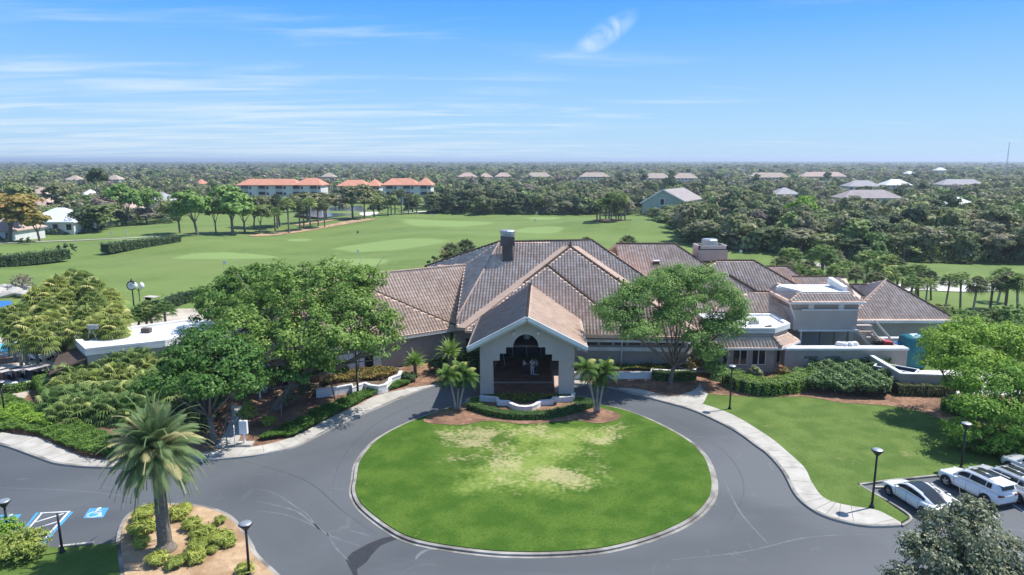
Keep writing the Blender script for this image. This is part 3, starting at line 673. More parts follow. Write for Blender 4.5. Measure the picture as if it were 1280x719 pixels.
# east face of main roof (falls to the right, mostly hidden by the next roofs)
tile_mesh('roof', [R0, H1b, Vector((H1b.x + .5, R0.y + 12, H1b.z - .6))], parent=CLUB, coarse=True)
# --- left turned slope D
PD = Plane(A0.x, A0.y, A0.z, 0.339, 0.433, SL)
E = PD.hit(531, 334); V1 = PD.hit(581, 331.5); V2 = PD.hit(571.0, 402)
Xd = Vector((E.x + 1.5, E.y - 8, 0)); Xd.z = PD.z(Xd.x, Xd.y)
tile_mesh('roof', [A0, PD.hit(571, 399), V1], parent=CLUB); tile_mesh('roof', [A0, V1, E], parent=CLUB); caps([A0, Bl], m='cap_pale', w_=.22, lift=.02)
caps([A0, E])
# --- west wing W: ridge (467,343)-(581,332), front slope down to the corner at (572,410)
C_w = G(572, 410.5, 3.6)
Rr = PD.hit(581, 332); RL = G(467, 343, Rr.z)
dW = Vector((Rr.x - RL.x, Rr.y - RL.y)).normalized(); nW = Vector((-dW.y, dW.x))
zr = (Rr.z + RL.z) / 2; dist = (Vector((RL.x, RL.y)) - Vector((C_w.x, C_w.y))).dot(nW)
PW = Plane(C_w.x, C_w.y, 3.6, nW.x, nW.y, (zr - 3.6) / dist)
def pw(a, d): # along ridge direction from corner, and inwards
    x = C_w.x + dW.x * a + nW.x * d; y = C_w.y + dW.y * a + nW.y * d; return Vector((x, y, PW.z(x, y)))
WL = -25.0
aR = (Rr - C_w).xy.dot(dW)
tile_mesh('roof', [C_w, pw(aR + .3, dist), pw(WL + 13, dist), pw(WL, 0)], parent=CLUB)
HL = PW.hit(480, 371); HLf = C_w + (HL - C_w) * 1.9
dHL = (HL - C_w).xy.dot(nW); P2_ = C_w + (HL - C_w) * min(1.7, dist / dHL * .97)
tile_mesh('roof', [C_w, P2_, pw(WL, 0)], raise_=0.16, parent=CLUB)
caps([C_w + Vector((0, 0, .12)), P2_ + Vector((0, 0, .12))])
caps([pw(aR, dist), pw(WL + 13, dist)], m='cap_pale')
def back(p, d, dz): return Vector((p.x + nW.x * d, p.y + nW.y * d, p.z + dz))
tile_mesh('roof', [pw(aR, dist), pw(WL + 13, dist), back(pw(WL, 0), dist * 2, 0), back(pw(6, 0), dist * 2, 0)], parent=CLUB, coarse=True)
tile_mesh('roof', [pw(WL + 13, dist), pw(WL, 0), back(pw(WL, 0), dist * 2, 0)], parent=CLUB, coarse=True)
# rear slopes closing the main roof
tile_mesh('roof', [A0, R0, Vector((R0.x + 14, R0.y + 15, 3.6)), Vector((A0.x - 14, A0.y + 15, 3.6))], parent=CLUB, coarse=True)
tile_mesh('roof', [A0, E, Vector((E.x - 6, E.y + 12, 3.6)), Vector((A0.x - 14, A0.y + 15, 3.6))], parent=CLUB, coarse=True)
# --- raised front hips B1 and B2 (edges show a pale band)
ap1 = PM.hit(713, 314.5); c1 = PM.hit(869, 425.0); l1 = PM.hit(655, 360)
l1e = ap1 + (l1 - ap1) * 2.1
tile_mesh('roof', [ap1, l1e, eave_pt(PM, l1e.x + 4), eave_pt(PM, c1.x)], raise_=0.5, parent=CLUB)
def band(p, q, outx, outy, r=0.5, w_=1.35):
    u_ = Vector((0, 0, r)); o_ = Vector((outx, outy, 0)) * w_
    a = [p + u_, q + u_, q + o_ * 1.0, p + o_ * 1.0]
    a[2].z = PM.z(a[2].x, a[2].y) + .05; a[3].z = PM.z(a[3].x, a[3].y) + .05
    a[0] += Vector((0, 0, .16)); a[1] += Vector((0, 0, .16))
    return MB().slab(a, 0.3)
bx('hip_band', band(ap1, c1, .74, .67), 'cap_pale'); bx('hip_band', band(ap1, l1e, -.74, .67), 'cap_pale')
caps([ap1 + Vector((0, 0, .48)), c1 + Vector((0, 0, .48))], w_=.34); caps([ap1 + Vector((0, 0, .48)), l1 + Vector((0, 0, .48))], w_=.34)
mb = MB(); mb.lathe([(.0, 0), (.16, .02), (.16, .3), (.24, .36), (.1, .55), (.16, .7), (0, .95)], ap1 + Vector((0, 0, .4)), 8); bx('finial', mb, 'cap')
ap2 = PM.hit(684, 340); c2 = PM.hit(790, 426.5)
l2 = PM.hit(640, 372)
tile_mesh('roof', [ap2, l2, eave_pt(PM, l2.x + 1.0), eave_pt(PM, c2.x)], raise_=0.72, parent=CLUB)
caps([ap2 + Vector((0, 0, .74)), c2 + Vector((0, 0, .74))], w_=.3)
mb = MB()
for u_, v_ in ((773, 356), (779, 358)): p = PM.hit(u_, v_); bx('vent_pipe', MB().tube([p, p + Vector((0, 0, .85))], .1, 8), 'cap')
# --- second ridge (783..843, 306) and third (905..942, 327)
PM2 = Plane(0, 90.0, 11.0, 0.0, 1.0, SL)
PM2 = Plane(0, Yd(800, 305.5, 90).y, Yd(800, 305.5, 90).z, 0.0, 1.0, SL)
a2, b2 = PM2.hit(770, 305.5), PM2.hit(843, 305.5)
e2 = PM2.hit(877, 328.5); e2b = b2 + (e2 - b2) * 3.2
tile_mesh('roof', [a2, b2, e2b, Vector((b2.x - 4, e2b.y, PM2.z(0, e2b.y))), Vector((a2.x, e2b.y, PM2.z(0, e2b.y)))], parent=CLUB)
tile_mesh('roof', [b2, e2b, Vector((e2b.x, b2.y + 14, 3.6))], parent=CLUB, coarse=True)
tile_mesh('roof', [a2, b2, Vector((e2b.x, b2.y + 14, 3.6)), Vector((a2.x - 6, b2.y + 14, 3.6))], parent=CLUB, coarse=True)
caps([a2, b2, e2b])
mb = MB(); p = PM2.hit(820, 331); mb.box(p + Vector((0, 0, .25)), (.7, .6, .45)); bx('roof_vent', mb, 'cap'); mb = MB().box(p + Vector((0, -.05, .52)), (.85, .75, .12)); bx('vent_hood', mb, 'trim')
PF = Plane(33.5, G(995, 408.5, 3.6).y, 3.6, 0.0, 1.0, SL)
f1, f2 = PF.hit(897, 326.5), PF.hit(942, 326.5); f3 = PF.hit(1002, 361); f3b = f2 + (f3 - f2) * 1.25; f4 = PF.hit(1013, 408.2)
fe = Vector((21.0, PF.p[1], 3.6))
tile_mesh('roof', [f1, f2, f3b, f4, fe, PF.hit(862, 350)], parent=CLUB)
caps([f1, f2, f3b])
tile_mesh('roof', [f2, f3b, Vector((f4.x + 4, f2.y - 2, 5.0)), Vector((f4.x + 2, f2.y + 9, 4.5))], parent=CLUB, coarse=True)
tile_mesh('roof', [f1, f2, Vector((f2.x + 10, f2.y + 11, 3.6)), Vector((f1.x - 10, f1.y + 11, 3.6))], parent=CLUB, coarse=True)
# lower raised front piece with its top edge at v = 368
g1, g2, g3, g4 = PF.hit(912, 346), PF.hit(947, 368), PF.hit(992, 368.3), PF.hit(1012, 408)
tile_mesh('roof', [g1, g2, g3, g4, Vector((22.0, PF.p[1], 3.6)), PF.hit(880, 372)], raise_=.24, parent=CLUB) if False else tile_mesh('roof', [g2, g3, g4, Vector((22.0, PF.p[1], 3.6)), PF.hit(900, 372)], raise_=.24, parent=CLUB)
caps([g1 + Vector((0, 0, .1)), g2 + Vector((0, 0, .22)), g3 + Vector((0, 0, .22))], w_=.3)
# --- fourth and fifth ridges further right (964..983,334) (1003..1057,347)
PJ = Plane(0, Yd(975, 334, 90).y, Yd(975, 334, 90).z, 0.0, 1.0, SL)
j1, j2, j3 = PJ.hit(958, 334), PJ.hit(983, 334), PJ.hit(1003, 347)
tile_mesh('roof', [j1, j2, j3, j3 + (j3 - j2) * 2, Vector((j1.x, PJ.p[1] - 10, PJ.z(0, PJ.p[1] - 10)))], parent=CLUB); caps([j1, j2, j3])
PK = Plane(0, Yd(1030, 347, 86).y, Yd(1030, 347, 86).z, 0.0, 1.0, SL)
k1, k2, k3, k4 = PK.hit(990, 347), PK.hit(1057, 347), PK.hit(1062, 357), PK.hit(1084, 374)
tile_mesh('roof', [k1, k2, k3, k4 + (k4 - k3) * .3, Vector((k1.x, k4.y - 1, PK.z(0, k4.y - 1)))], parent=CLUB); caps([k1, k2]); caps([k3, k4])
# --- pyramid roof at the right end: apex (1108,351), eave (1088..1197,400)
zE = 3.5; L_ = G(1087, 401, zE); Rg = G(1197, 401, zE); wd = (Rg.x - L_.x)
Lx = L_.x - 4.5; 
PP = Plane(0, L_.y, zE, 0, 1, .52); ap = PP.hit(1107.5, 350.5)
Lc = Vector((ap.x - (ap.y - L_.y) * .98, L_.y, zE)); Lc = PP.hit(1055, 401)
tile_mesh('roof', [ap, Lc, Rg], parent=CLUB)
caps([ap, Rg + (ap - Rg) * .02]); caps([ap, Lc], m='cap_pale')
bk = ap.y * 2 - L_.y
tile_mesh('roof', [ap, Rg, Vector((Rg.x + 1, bk, zE))], parent=CLUB, coarse=True)
tile_mesh('roof', [ap, Lc, Vector((Lc.x - 1, bk, zE))], parent=CLUB, coarse=True)
tile_mesh('roof', [ap, Vector((Rg.x + 1, bk, zE)), Vector((Lc.x - 1, bk, zE))], parent=CLUB, coarse=True)
s1 = Yd(1062, 356.5, ap.y + 1); s2 = Yd(1085, 357, ap.y + 1)
tile_mesh('roof', [s1, s2, Vector((s2.x + 1, L_.y + 5, s1.z - 5.2 * .45)), Vector((s1.x, L_.y + 5, s1.z - 5.2 * .45))], parent=CLUB); caps([s1, s2])
# --- walls
def wall(poly, z0, z1, m='stucco', name='wall', parent=CLUB): return bx(name, MB().prism(poly, z0, z1), m, parent)
def lin(x, e=0.7): y = PM.p[1] - PM.g[0] * (x - 19) / PM.g[1]; return y + e
WALLM = wall([(5.6, lin(5.6)), (18.4, lin(18.4)), (20.4, 73), (20.4, 88), (-6.6, 88), (-6.6, 74.6), (-3.2, 74.3), (-3.2, 76.3), (5.6, 76.0)], 0, 3.75)
wall([(-6.6, 78), (20, 78), (18, 90), (-3, 90)], 3.7, 6.6)
w0, w1 = pw(-.6, .7), pw(WL + .6, .7); wb0, wb1 = pw(-.6, dist * 2 - 1.2), pw(WL + .6, dist * 2 - 1.2)
WALLW = wall([(w0.x, w0.y), (w1.x, w1.y), (wb1.x, wb1.y), (wb0.x, wb0.y)], 0, 3.8)
wall([(21.2, PF.p[1] + .7), (33.9, PF.p[1] + .7), (33.9, 98), (21.2, 98)], 0, 3.8)
wall([(L_.x - .2, L_.y + .7), (Rg.x - .9, L_.y + .7), (Rg.x - .9, bk - .5), (L_.x - .2, bk - .5)], 0, 3.6)
wall([(33, 84), (46, 84), (46, 92), (33, 92)], 0, 5.2)
wall([(20, 86), (33, 86), (33, 96), (20, 96)], 3, 7.0)
# eave fascias
def fascia(a, b, h=.28, m='trim', name='fascia', dz=-.12): return bx(name, MB().beam(a + Vector((0, 0, dz)), b + Vector((0, 0, dz)), .10, h), m)
off = Vector((0, -.06, 0))
fascia(eave_pt(PM, 5.6) + off, eave_pt(PM, 20.6) + off); fascia(C_w + off, pw(WL, 0) + off)
fascia(PM.hit(570.5, 405.5) + off, ELc + off)
fascia(Vector((21.0, PF.p[1] - .06, 3.6)), f4 + off); fascia(Lc + off, Rg + off, .3)
# clerestory strip and pale band right of the porch
x = 6.3
while x < 17.6:
    y = lin(x); bx('clerestory_window', MB().box((x + .62, y - .04, 3.08), (1.2, .08, .5), rz=-RO), 'glass', WALLM); x += 1.5
xm = (5.7 + 18.4) / 2
bx('band', MB().box((xm, lin(xm) - .10, 2.45), (12.7, .22, .42), rz=-RO), 'trim', WALLM)
bx('downspout', MB().tube([G(777, 470, .2) + Vector((0, 1.5, 0)), (XX(777, lin(12.3) - .2, 2), lin(12.3) - .2, .3), (XX(777, lin(12.3) - .2, 2), lin(12.3) - .2, 3.3)][1:], .09), 'trim', WALLM)
p = pw(-1.6, .6); bx('downspout', MB().tube([(p.x, p.y, .2), (p.x, p.y, 2.9), (p.x - .1, p.y - .5, 3.4)], .08), 'trim', WALLW)
# recess left of the porch: dark door wall with pale band
bx('band', MB().box((-5.0, 74.15, 3.5), (3.2, .3, .45)), 'stucco_pale', WALLM)
bx('entry_door', MB().box((-4.2, 74.2, 1.2), (1.9, .12, 2.3)), 'glass', WALLM)
# west wing details: pale louvred screens, piers and openings
def onW(a, z, out=0.06): q = pw(a, .7 - out); return Vector((q.x, q.y, z))
angW = math.atan2(dW.y, dW.x)
for a0, a1 in ((-15.0, -10.6), (-9.8, -8.9)):
    mb = MB(); n = int((a1 - a0) / .28)
    for k in range(n): q = onW(a0 + (k + .5) * .28, 1.45, .10 + .03 * (k % 2)); mb.box(q, (.26, .12, 2.1), rz=angW)
    bx('louvred_screen', mb, 'trim', WALLW)
for a0, m_n in ((-10.2, 'stucco_dark'), (-16.0, 'stucco_dark')):
    q = onW(a0, 1.35, .04); bx('window', MB().box(q, (.9, .1, 2.2), rz=angW), 'glass', WALLW)
for a0 in (-19.5, -22.6): q = onW(a0, 1.35, .03); bx('window', MB().box(q, (1.6, .08, 2.0), rz=angW), 'glass', WALLW)
for a0 in (-21, -18.0): q = onW(a0, 1.7, .3); bx('pier', MB().box(q, (.35, .5, 3.4), rz=angW), 'stucco_pale', WALLW)
# --- chimneys
def chimney(u0, u1, vb, vt, pl, dep, m='stucco_dark'):
    base = pl.hit((u0 + u1) / 2, vb); y = base.y; t = y * cP
    x0, x1 = XX(u0, y, base.z + 2), XX(u1, y, base.z + 2); top = Yd((u0 + u1) / 2, vt, y).z
    return x0, x1, y, base.z, top
x0, x1, y, zb, zt = chimney(628.5, 640.5, 328, 288, PM, 1.4)
mb = MB().box(((x0 + x1) / 2, y + .7, (zb - 1 + zt - 1.4) / 2), (x1 - x0 + .1, 1.4, zt - 1.4 - zb + 1)); ch = bx('chimney', mb, 'stucco_dark')
zc_ = zt - 1.75
bx('chimney_head', MB().box(((x0 + x1) / 2, y + .7, zc_ + .45), (x1 - x0 + .55, 1.95, 1.1)), 'stucco_dark', ch)
bx('chimney_cap', MB().lathe([(.80, 0), (.80, .25), (.93, .28), (.93, .62), (.8, .72), (.0, .76)], ((x0 + x1) / 2, y + .7, zc_ + 1.0), 12), 'grey_metal', ch)
yy = 87.5; mb = MB(); xa, xb = XX(872.5, yy, 9), XX(909, yy, 9); ztop = Yd(890, 308.5, yy).z; zbt = Yd(890, 326, yy).z
ch = bx('chimney', MB().box(((xa + xb) / 2, yy + 1.5, zbt / 2 + 2), (xb - xa - .7, 2.2, zbt - 4 + .4)), 'stucco_dark')
bx('chimney_head', MB().box(((xa + xb) / 2, yy + 1.5, (zbt + ztop) / 2 - .15), (xb - xa, 3.0, ztop - zbt - .3)), 'stucco', ch)
hm = MB()
for dx, dy, sx, sy in ((0, -1.4, xb - xa, .2), (0, 1.4, xb - xa, .2), (-(xb - xa) / 2 + .1, 0, .2, 3), ((xb - xa) / 2 - .1, 0, .2, 3)): hm.box(((xa + xb) / 2 + dx, yy + 1.5 + dy, ztop - .15), (sx, sy, .5))
bx('chimney_parapet', hm, 'stucco_pale', ch)
bx('exhaust_fan', MB().lathe([(.9, 0), (.9, .3), (1.05, .35), (1.05, 1.0), (.9, 1.15), (0, 1.15)], ((xa + xb) / 2 - .1, yy + 1.5, ztop - .3), 14), 'grey_metal', ch)
# --- porch (porte-cochere)
PY = 60.7; pcx = 1.42; hw = 4.36; zE_ = 5.25; zA = 8.1
fl, fr = pcx - hw, pcx + hw
ez = 5.3; ehw = 5.45; bY = 77.6; sk = 0.045      # eaves; roof runs back with the building's slight turn
def pe(x, y, z): return Vector((x + (y - PY) * sk, y, z))
ridF, ridB = pe(pcx - .05, 59.9, 8.15), pe(pcx - .05, 78.6, 8.15)
eLF, eLB = pe(pcx - ehw, 59.9, ez), pe(pcx - ehw, bY, ez); eRF, eRB = pe(pcx + ehw, 59.9, ez), pe(pcx + ehw, 70.4, ez)
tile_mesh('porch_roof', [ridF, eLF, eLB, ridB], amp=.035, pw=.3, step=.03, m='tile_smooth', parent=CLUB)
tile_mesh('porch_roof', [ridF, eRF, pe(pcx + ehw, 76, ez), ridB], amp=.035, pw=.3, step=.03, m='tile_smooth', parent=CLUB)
caps([ridF, ridB], m='cap', w_=.26, lift=.04)
fc = MB()
for a, b in ((eLF, ridF), (ridF, eRF)): fc.beam(a + Vector((0, -.10, -.10)), b + Vector((0, -.10, -.10)), .14, .34)
bx('bargeboard', fc, 'white')
fc = MB()
for a, b in ((eLF, ridF), (ridF, eRF)): fc.beam(a + Vector((0, .0, -.36)), b + Vector((0, .0, -.36)), .16, .26)
bx('bargeboard_trim', fc, 'grey_metal')
bx('fascia', MB().beam(eLF + Vector((0, 0, -.15)), eLB + Vector((0, 0, -.15)), .1, .3), 'trim'); bx('fascia', MB().beam(eRF + Vector((0, 0, -.15)), eRB + Vector((0, 0, -.15)), .1, .3), 'trim')
# gable wall with stepped, arched opening (outline then extruded)
def U(u): return XX(u, PY, 3)
def Zv(v): return Yd(650, v, PY).z
s_ = lambda x, y: (U(600 + x / 5.992), Zv(400 + y / 5.992))
op = [s_(103, 600), s_(98, 305), s_(148, 305), s_(148, 252), s_(195, 252), s_(195, 205), s_(248, 205)]
arc_c = s_(343, 205); ar = (s_(438, 205)[0] - s_(248, 205)[0]) / 2; ah = s_(343, 108)[1] - s_(343, 205)[1]
ac = ((s_(438, 205)[0] + s_(248, 205)[0]) / 2, s_(343, 205)[1])
arc = [(ac[0] - ar * math.cos(t), ac[1] + ah * math.sin(t)) for t in np.linspace(0.02, math.pi - .02, 22)]
op += arc + [s_(438, 205), s_(490, 205), s_(490, 258), s_(540, 258), s_(540, 305), s_(590, 305), s_(592, 600)]
def slope_z(x): return 8.0 - (8.15 - 5.3) / ehw * abs(x - pcx)
lw, rw = U(600), U(718)
def archwall(y0, y1, name, m, ol, lx, rx):
    bm = bmesh.new()
    outer = [(lx, -.1), (lx, slope_z(lx)), (pcx, 8.0), (rx, slope_z(rx)), (rx, -.1)]
    loop = outer + [(ol[-1][0], -.1)] + [(p[0], max(p[1], -.1)) for p in ol[::-1][1:-1]] + [(ol[0][0], -.1)]
    # de-duplicate
    L2 = []
    for p in loop:
        if not L2 or (abs(p[0] - L2[-1][0]) + abs(p[1] - L2[-1][1])) > 1e-4: L2.append(p)
    vs = [bm.verts.new((p[0], y0, p[1])) for p in L2]; f = bm.faces.new(vs)
    r = bmesh.ops.extrude_face_region(bm, geom=[f]); bmesh.ops.translate(bm, verts=[g for g in r['geom'] if isinstance(g, bmesh.types.BMVert)], vec=(0, y1 - y0, 0))
    bmesh.ops.triangulate(bm, faces=bm.faces[:]); bmesh.ops.recalc_face_normals(bm, faces=bm.faces[:])
    bmesh.ops.translate(bm, verts=bm.verts[:], vec=-CLUB.location)
    me = bpy.data.meshes.new(name); bm.to_mesh(me); bm.free(); return link(name, me, MT[m], CLUB)
gw = archwall(PY, PY + .55, 'porch_gable_wall', 'stucco_pale', op, lw, rw)
# side walls of porch with openings for the drive (piers front and back + header)
for sx in (lw, rw - .5):
    mb = MB(); mb.box((sx + .25, PY + 1.05, 2.6), (.5, 1.0, 5.2)); mb.box((sx + .25 + .55, PY + 13.3, 2.6), (.5, 1.4, 5.2)); mb.box((sx + .5, PY + 7, 4.75), (.5, 13, 1.1)); bx('porch_side_wall', mb, 'stucco')
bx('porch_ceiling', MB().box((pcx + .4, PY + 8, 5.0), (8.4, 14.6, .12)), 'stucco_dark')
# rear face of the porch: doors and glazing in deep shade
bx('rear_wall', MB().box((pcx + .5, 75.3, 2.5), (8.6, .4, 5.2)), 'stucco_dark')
gl = MB(); fr_ = MB()
for k in range(4):
    cx = pcx - 2.2 + k * 1.6; gl.box((cx, 75.02, 1.6), (1.4, .06, 3.0)); fr_.box((cx - .75, 75.0, 1.6), (.08, .1, 3.1))
bx('entrance_glazing', gl, 'glass_blue'); bx('entrance_frame', fr_, 'grey_metal')
ln = MB(); lx, lz = U(600 + 358 / 5.992), Zv(400 + 168 / 5.992)
ln.lathe([(.12, -.5), (.34, -.42), (.42, .3), (.2, .5), (.05, .6), (.03, 1.1)], (lx, PY + 3, lz), 6); bx('hanging_lantern', ln, 'trim')
for x_ in (253, 435):
    q = s_(x_, 90); o_ = MB(); o_.box((q[0], PY - .09, q[1]), (.24, .2, .16)); o_.tube([(q[0], PY - .1, q[1]), (q[0], PY - .3, q[1] - .1)], [.1, .13]); bx('floodlight', o_, 'white')
q = s_(50, 300); bx('wall_numerals', MB().box((q[0], PY - .02, q[1]), (.02, .01, .01)), 'white') if False else None
# --- terrace bay with flat white roof (900..988, 410..470)
by = 68.9
xl, xr = XX(893, by, 3), XX(968, by, 3); xr2 = XX(987, by + 2.2, 3)
bay = [(xl, by), (xr, by), (xr2, by + 2.2), (xr2, 76), (xl, 76)]
def grow(poly, d):
    P = [Vector(p) for p in poly]; A0_ = sum(P[i].x * P[(i + 1) % len(P)].y - P[(i + 1) % len(P)].x * P[i].y for i in range(len(P)))
    out = []
    for i in range(len(P)):
        e1 = (P[i] - P[i - 1]).normalized(); e2_ = (P[(i + 1) % len(P)] - P[i]).normalized()
        n1_ = Vector((e1.y, -e1.x)); n2_ = Vector((e2_.y, -e2_.x)); 
        if A0_ < 0: n1_, n2_ = -n1_, -n2_
        b_ = (n1_ + n2_); b_ = b_ / max(b_.length_squared, .2) * 2
        out.append(P[i] + b_ * d)
    return [(p.x, p.y) for p in out]
BAY = wall(bay, 0, 3.2)
for u0_, u1_ in ((904, 909), (917, 924), (926, 933), (941, 947), (949, 956)):
    xa_, xb_ = XX(u0_, by, 1.8), XX(u1_, by, 1.8); bayw = MB(); wf = MB(); bw_ = bx('window', bayw.box(((xa_ + xb_) / 2, by - .03, 1.85), (xb_ - xa_, .08, 1.7)), 'glass', BAY); wf.box(((xa_ + xb_) / 2, by - .05, .96), (xb_ - xa_ + .1, .12, .08))
    wf.box((xb_ + .04, by - .05, 1.85), (.07, .12, 1.78)); bx('window_frame', wf, 'trim', BAY)
d_ = Vector((xr2 - xr, 2.2)).normalized()
for f_ in (.3, .65): bx('window', MB().box((xr + (xr2 - xr) * f_, by + 2.2 * f_, 1.85), (.5, .12, 1.7), rz=math.atan2(d_.y, d_.x)), 'glass', BAY)
up = grow(bay, -.25); wall(up, 3.1, 4.35, 'stucco_dark' if 0 else 'stucco', 'parapet')
g_out = grow(bay, .95); g_in = grow(bay, -.25)
for i, j in ((0, 1), (1, 2), (2, 3)):
    a, b, c, d = g_out[i], g_out[j], g_in[j], g_in[i]
    tile_mesh('skirt_roof', [(a[0], a[1], 3.0), (b[0], b[1], 3.0), (c[0], c[1], 3.75), (d[0], d[1], 3.75)], parent=CLUB)
    fascia(Vector((a[0], a[1] - .03, 3.0)), Vector((b[0], b[1] - .03, 3.0)), .2)
caps([Vector((g_out[1][0], g_out[1][1], 3.05)), Vector((g_in[1][0], g_in[1][1], 3.8))], m='cap_pale', w_=.35)
rim = grow(bay, -.05); rin = grow(bay, -.75)
bx('parapet_cap', MB().prism(rim, 4.3, 4.62), 'white'); 
ri = MB(); rim2 = grow(bay, -.5)
n_ = len(rim)
ribbon(ri, rim, rim2, 4.6, 4.85, True); bx('parapet_coping', ri, 'white')
bx('roof_hatch', MB().box((xr - 1.2, by + 3.0, 4.8), (.9, .7, .35)), 'panel'); bx('roof_drain', MB().box((xr - .2, by + 1.5, 4.7), (.8, .25, .15), rz=.5), 'stucco_dark')
# --- two-storey service block
SY = 74.0
sx0, sx1 = XX(991, SY, 5), XX(1072, SY, 5)
zb_ = Yd(1030, 413, SY).z; z387 = Yd(1030, 387.3, SY).z; z378 = Yd(1030, 378.5, SY).z
# main wall with its sloped lower-left corner following the roof beside it
ol = [(XX(1001, SY, 5), z387), (sx1, z387), (sx1, zb_), (XX(998, SY, 4), zb_), (XX(996, SY, 4), Yd(996, 409, SY).z), (XX(1013, SY, 4), Yd(1013, 406, SY).z + .1), (XX(996, SY, 5), Yd(996, 394, SY).z)]
ol = [(XX(991, SY, 5), z387), (sx1, z387), (sx1, zb_), (XX(992, SY, 4), zb_)]
bm = bmesh.new(); f = bm.faces.new([bm.verts.new((p[0], SY, p[1])) for p in ol]); r = bmesh.ops.extrude_face_region(bm, geom=[f]); bmesh.ops.translate(bm, verts=[g_ for g_ in r['geom'] if isinstance(g_, bmesh.types.BMVert)], vec=(0, 9, 0)); bmesh.ops.recalc_face_normals(bm, faces=bm.faces[:]); bmesh.ops.translate(bm, verts=bm.verts[:], vec=-CLUB.location)
me = bpy.data.meshes.new('wall'); bm.to_mesh(me); bm.free(); SB = link('wall', me, MT['stucco_pale'], CLUB)
wall([(sx0 + .2, SY + .15), (sx1 + .1, SY + .15), (sx1 + .1, SY + 8), (sx0 + .2, SY + 8)], z387, z378 + .1, 'stucco')
bx('band', MB().box(((sx0 + sx1) / 2 + .5, SY - .02, z387), (sx1 - sx0 - .8, .16, .14)), 'trim', SB); bx('band', MB().box(((sx0 + sx1) / 2 + .4, SY - .06, zb_), (sx1 - sx0 - .6, .2, .2)), 'trim', SB)
bx('band', MB().beam((XX(987, SY, 6), SY - .05, z378 - .2), (XX(994, SY, 5), SY - .05, z387 - 1.0), .1, .14), 'trim', SB)
for u_ in (1014.5, 1052): x_ = XX(u_, SY, 6); lv = MB(); bx('louvre_vent', lv.box((x_, SY + .1, (z387 + z378) / 2), (.62, .12, .62)), 'trim', SB)

e0, e1 = XX(987, SY - .6, 6.3), XX(1083, SY - .6, 6.3); t0, t1 = XX(1001, SY + .9, 7.3), XX(1062, SY + .9, 7.3)
zt_ = Yd(1030, 366.5, SY + .9).z; ze_ = Yd(1030, 378, SY - .6).z
tile_mesh('skirt_roof', [(e0, SY - .6, ze_), (e1, SY - .6, ze_), (t1, SY + .9, zt_), (t0, SY + .9, zt_)], parent=CLUB)
tile_mesh('skirt_roof', [(e0, SY - .6, ze_), (t0, SY + .9, zt_), (t0, SY + 8, zt_), (e0, SY + 8, ze_)], parent=CLUB, coarse=True)
tile_mesh('skirt_roof', [(e1, SY - .6, ze_), (t1, SY + .9, zt_), (t1, SY + 8, zt_), (e1, SY + 8, ze_)], parent=CLUB, coarse=True)
caps([Vector((e0, SY - .6, ze_)), Vector((t0, SY + .9, zt_))], m='cap_pale', w_=.35)
fascia(Vector((e0, SY - .66, ze_)), Vector((e1, SY - .66, ze_)), .2)
ztp = zt_ - .05
bx('flat_roof', MB().prism([(XX(974, SY + 3.5, 7.2), SY + 4.5), (t0 + .3, SY + 1.0), (t1, SY + 1.0), (t1, SY + 6), (XX(978, SY + 5, 7.2), SY + 6)], ztp - .5, ztp + .12), 'white_roof')
bx('parapet_cap', MB().beam((XX(1038, SY + 5, 8), SY + 5.2, ztp + .75), (t1 - .2, SY + 1.6, ztp + .25), .5, .8), 'white')
bx('parapet_cap', MB().box(((t0 + t1) / 2, SY + .95, ztp + .1), (t1 - t0, .3, .25)), 'white')
bx('parapet_cap', MB().beam((t0 + .3, SY + 1.0, ztp + .1), (XX(974, SY + 4.5, 7.2), SY + 4.5, ztp + .1), .3, .3), 'white')
# recess below: dark back wall, doors, posts
rec = wall([(XX(996, SY, 2), SY + 2.2), (sx1 + 3, SY + 2.2), (sx1 + 3, SY + 3), (XX(996, SY, 2), SY + 3)], 0, zb_, 'stucco')
for u0_, u1_ in ((1003, 1024), (1026, 1041), (1044, 1058)): xa_, xb_ = XX(u0_, SY + 2, 2), XX(u1_, SY + 2, 2); bx('service_door', MB().box(((xa_ + xb_) / 2, SY + 2.15, 1.4), (xb_ - xa_, .08, 2.6)), 'panel')
bx('post', MB().box((XX(1002, SY, 2), SY + .4, 1.6), (.2, .2, 3.2)), 'trim'); bx('post', MB().box((XX(1064, SY, 2), SY + .4, 1.6), (.5, .5, 3.2)), 'stucco_pale')
# --- service yard walls (top of the front wall at v = 436)
wy = 68.6; zt2 = Yd(1060, 437, wy).z
xa_, xb_ = XX(981, wy, 2), XX(1134, wy, 2)
YW = wall([(xa_, wy), (xb_, wy), (xb_, wy + .9), (xa_, wy + .9)], 0, zt2, 'stucco')
bx('coping', MB().box(((xa_ + xb_) / 2, wy + .42, zt2 + .05), (xb_ - xa_ + .1, 1.15, .22)), 'trim', YW)
wall([(xb_ - .35, wy + .9), (xb_, wy + .9), (xb_ - .2, 75), (xb_ - .55, 75)], 0, zt2, 'stucco')
for u_ in (1013, 1041): bx('wall_hatch', MB().box((XX(u_, wy, 1.5), wy - .02, 1.35), (1.2, .1, .8)), 'panel', YW)
for u_ in (1013, 1041): bx('hatch_hood', MB().box((XX(u_, wy, 1.5), wy - .1, 1.85), (1.35, .3, .12)), 'stucco_dark', YW)
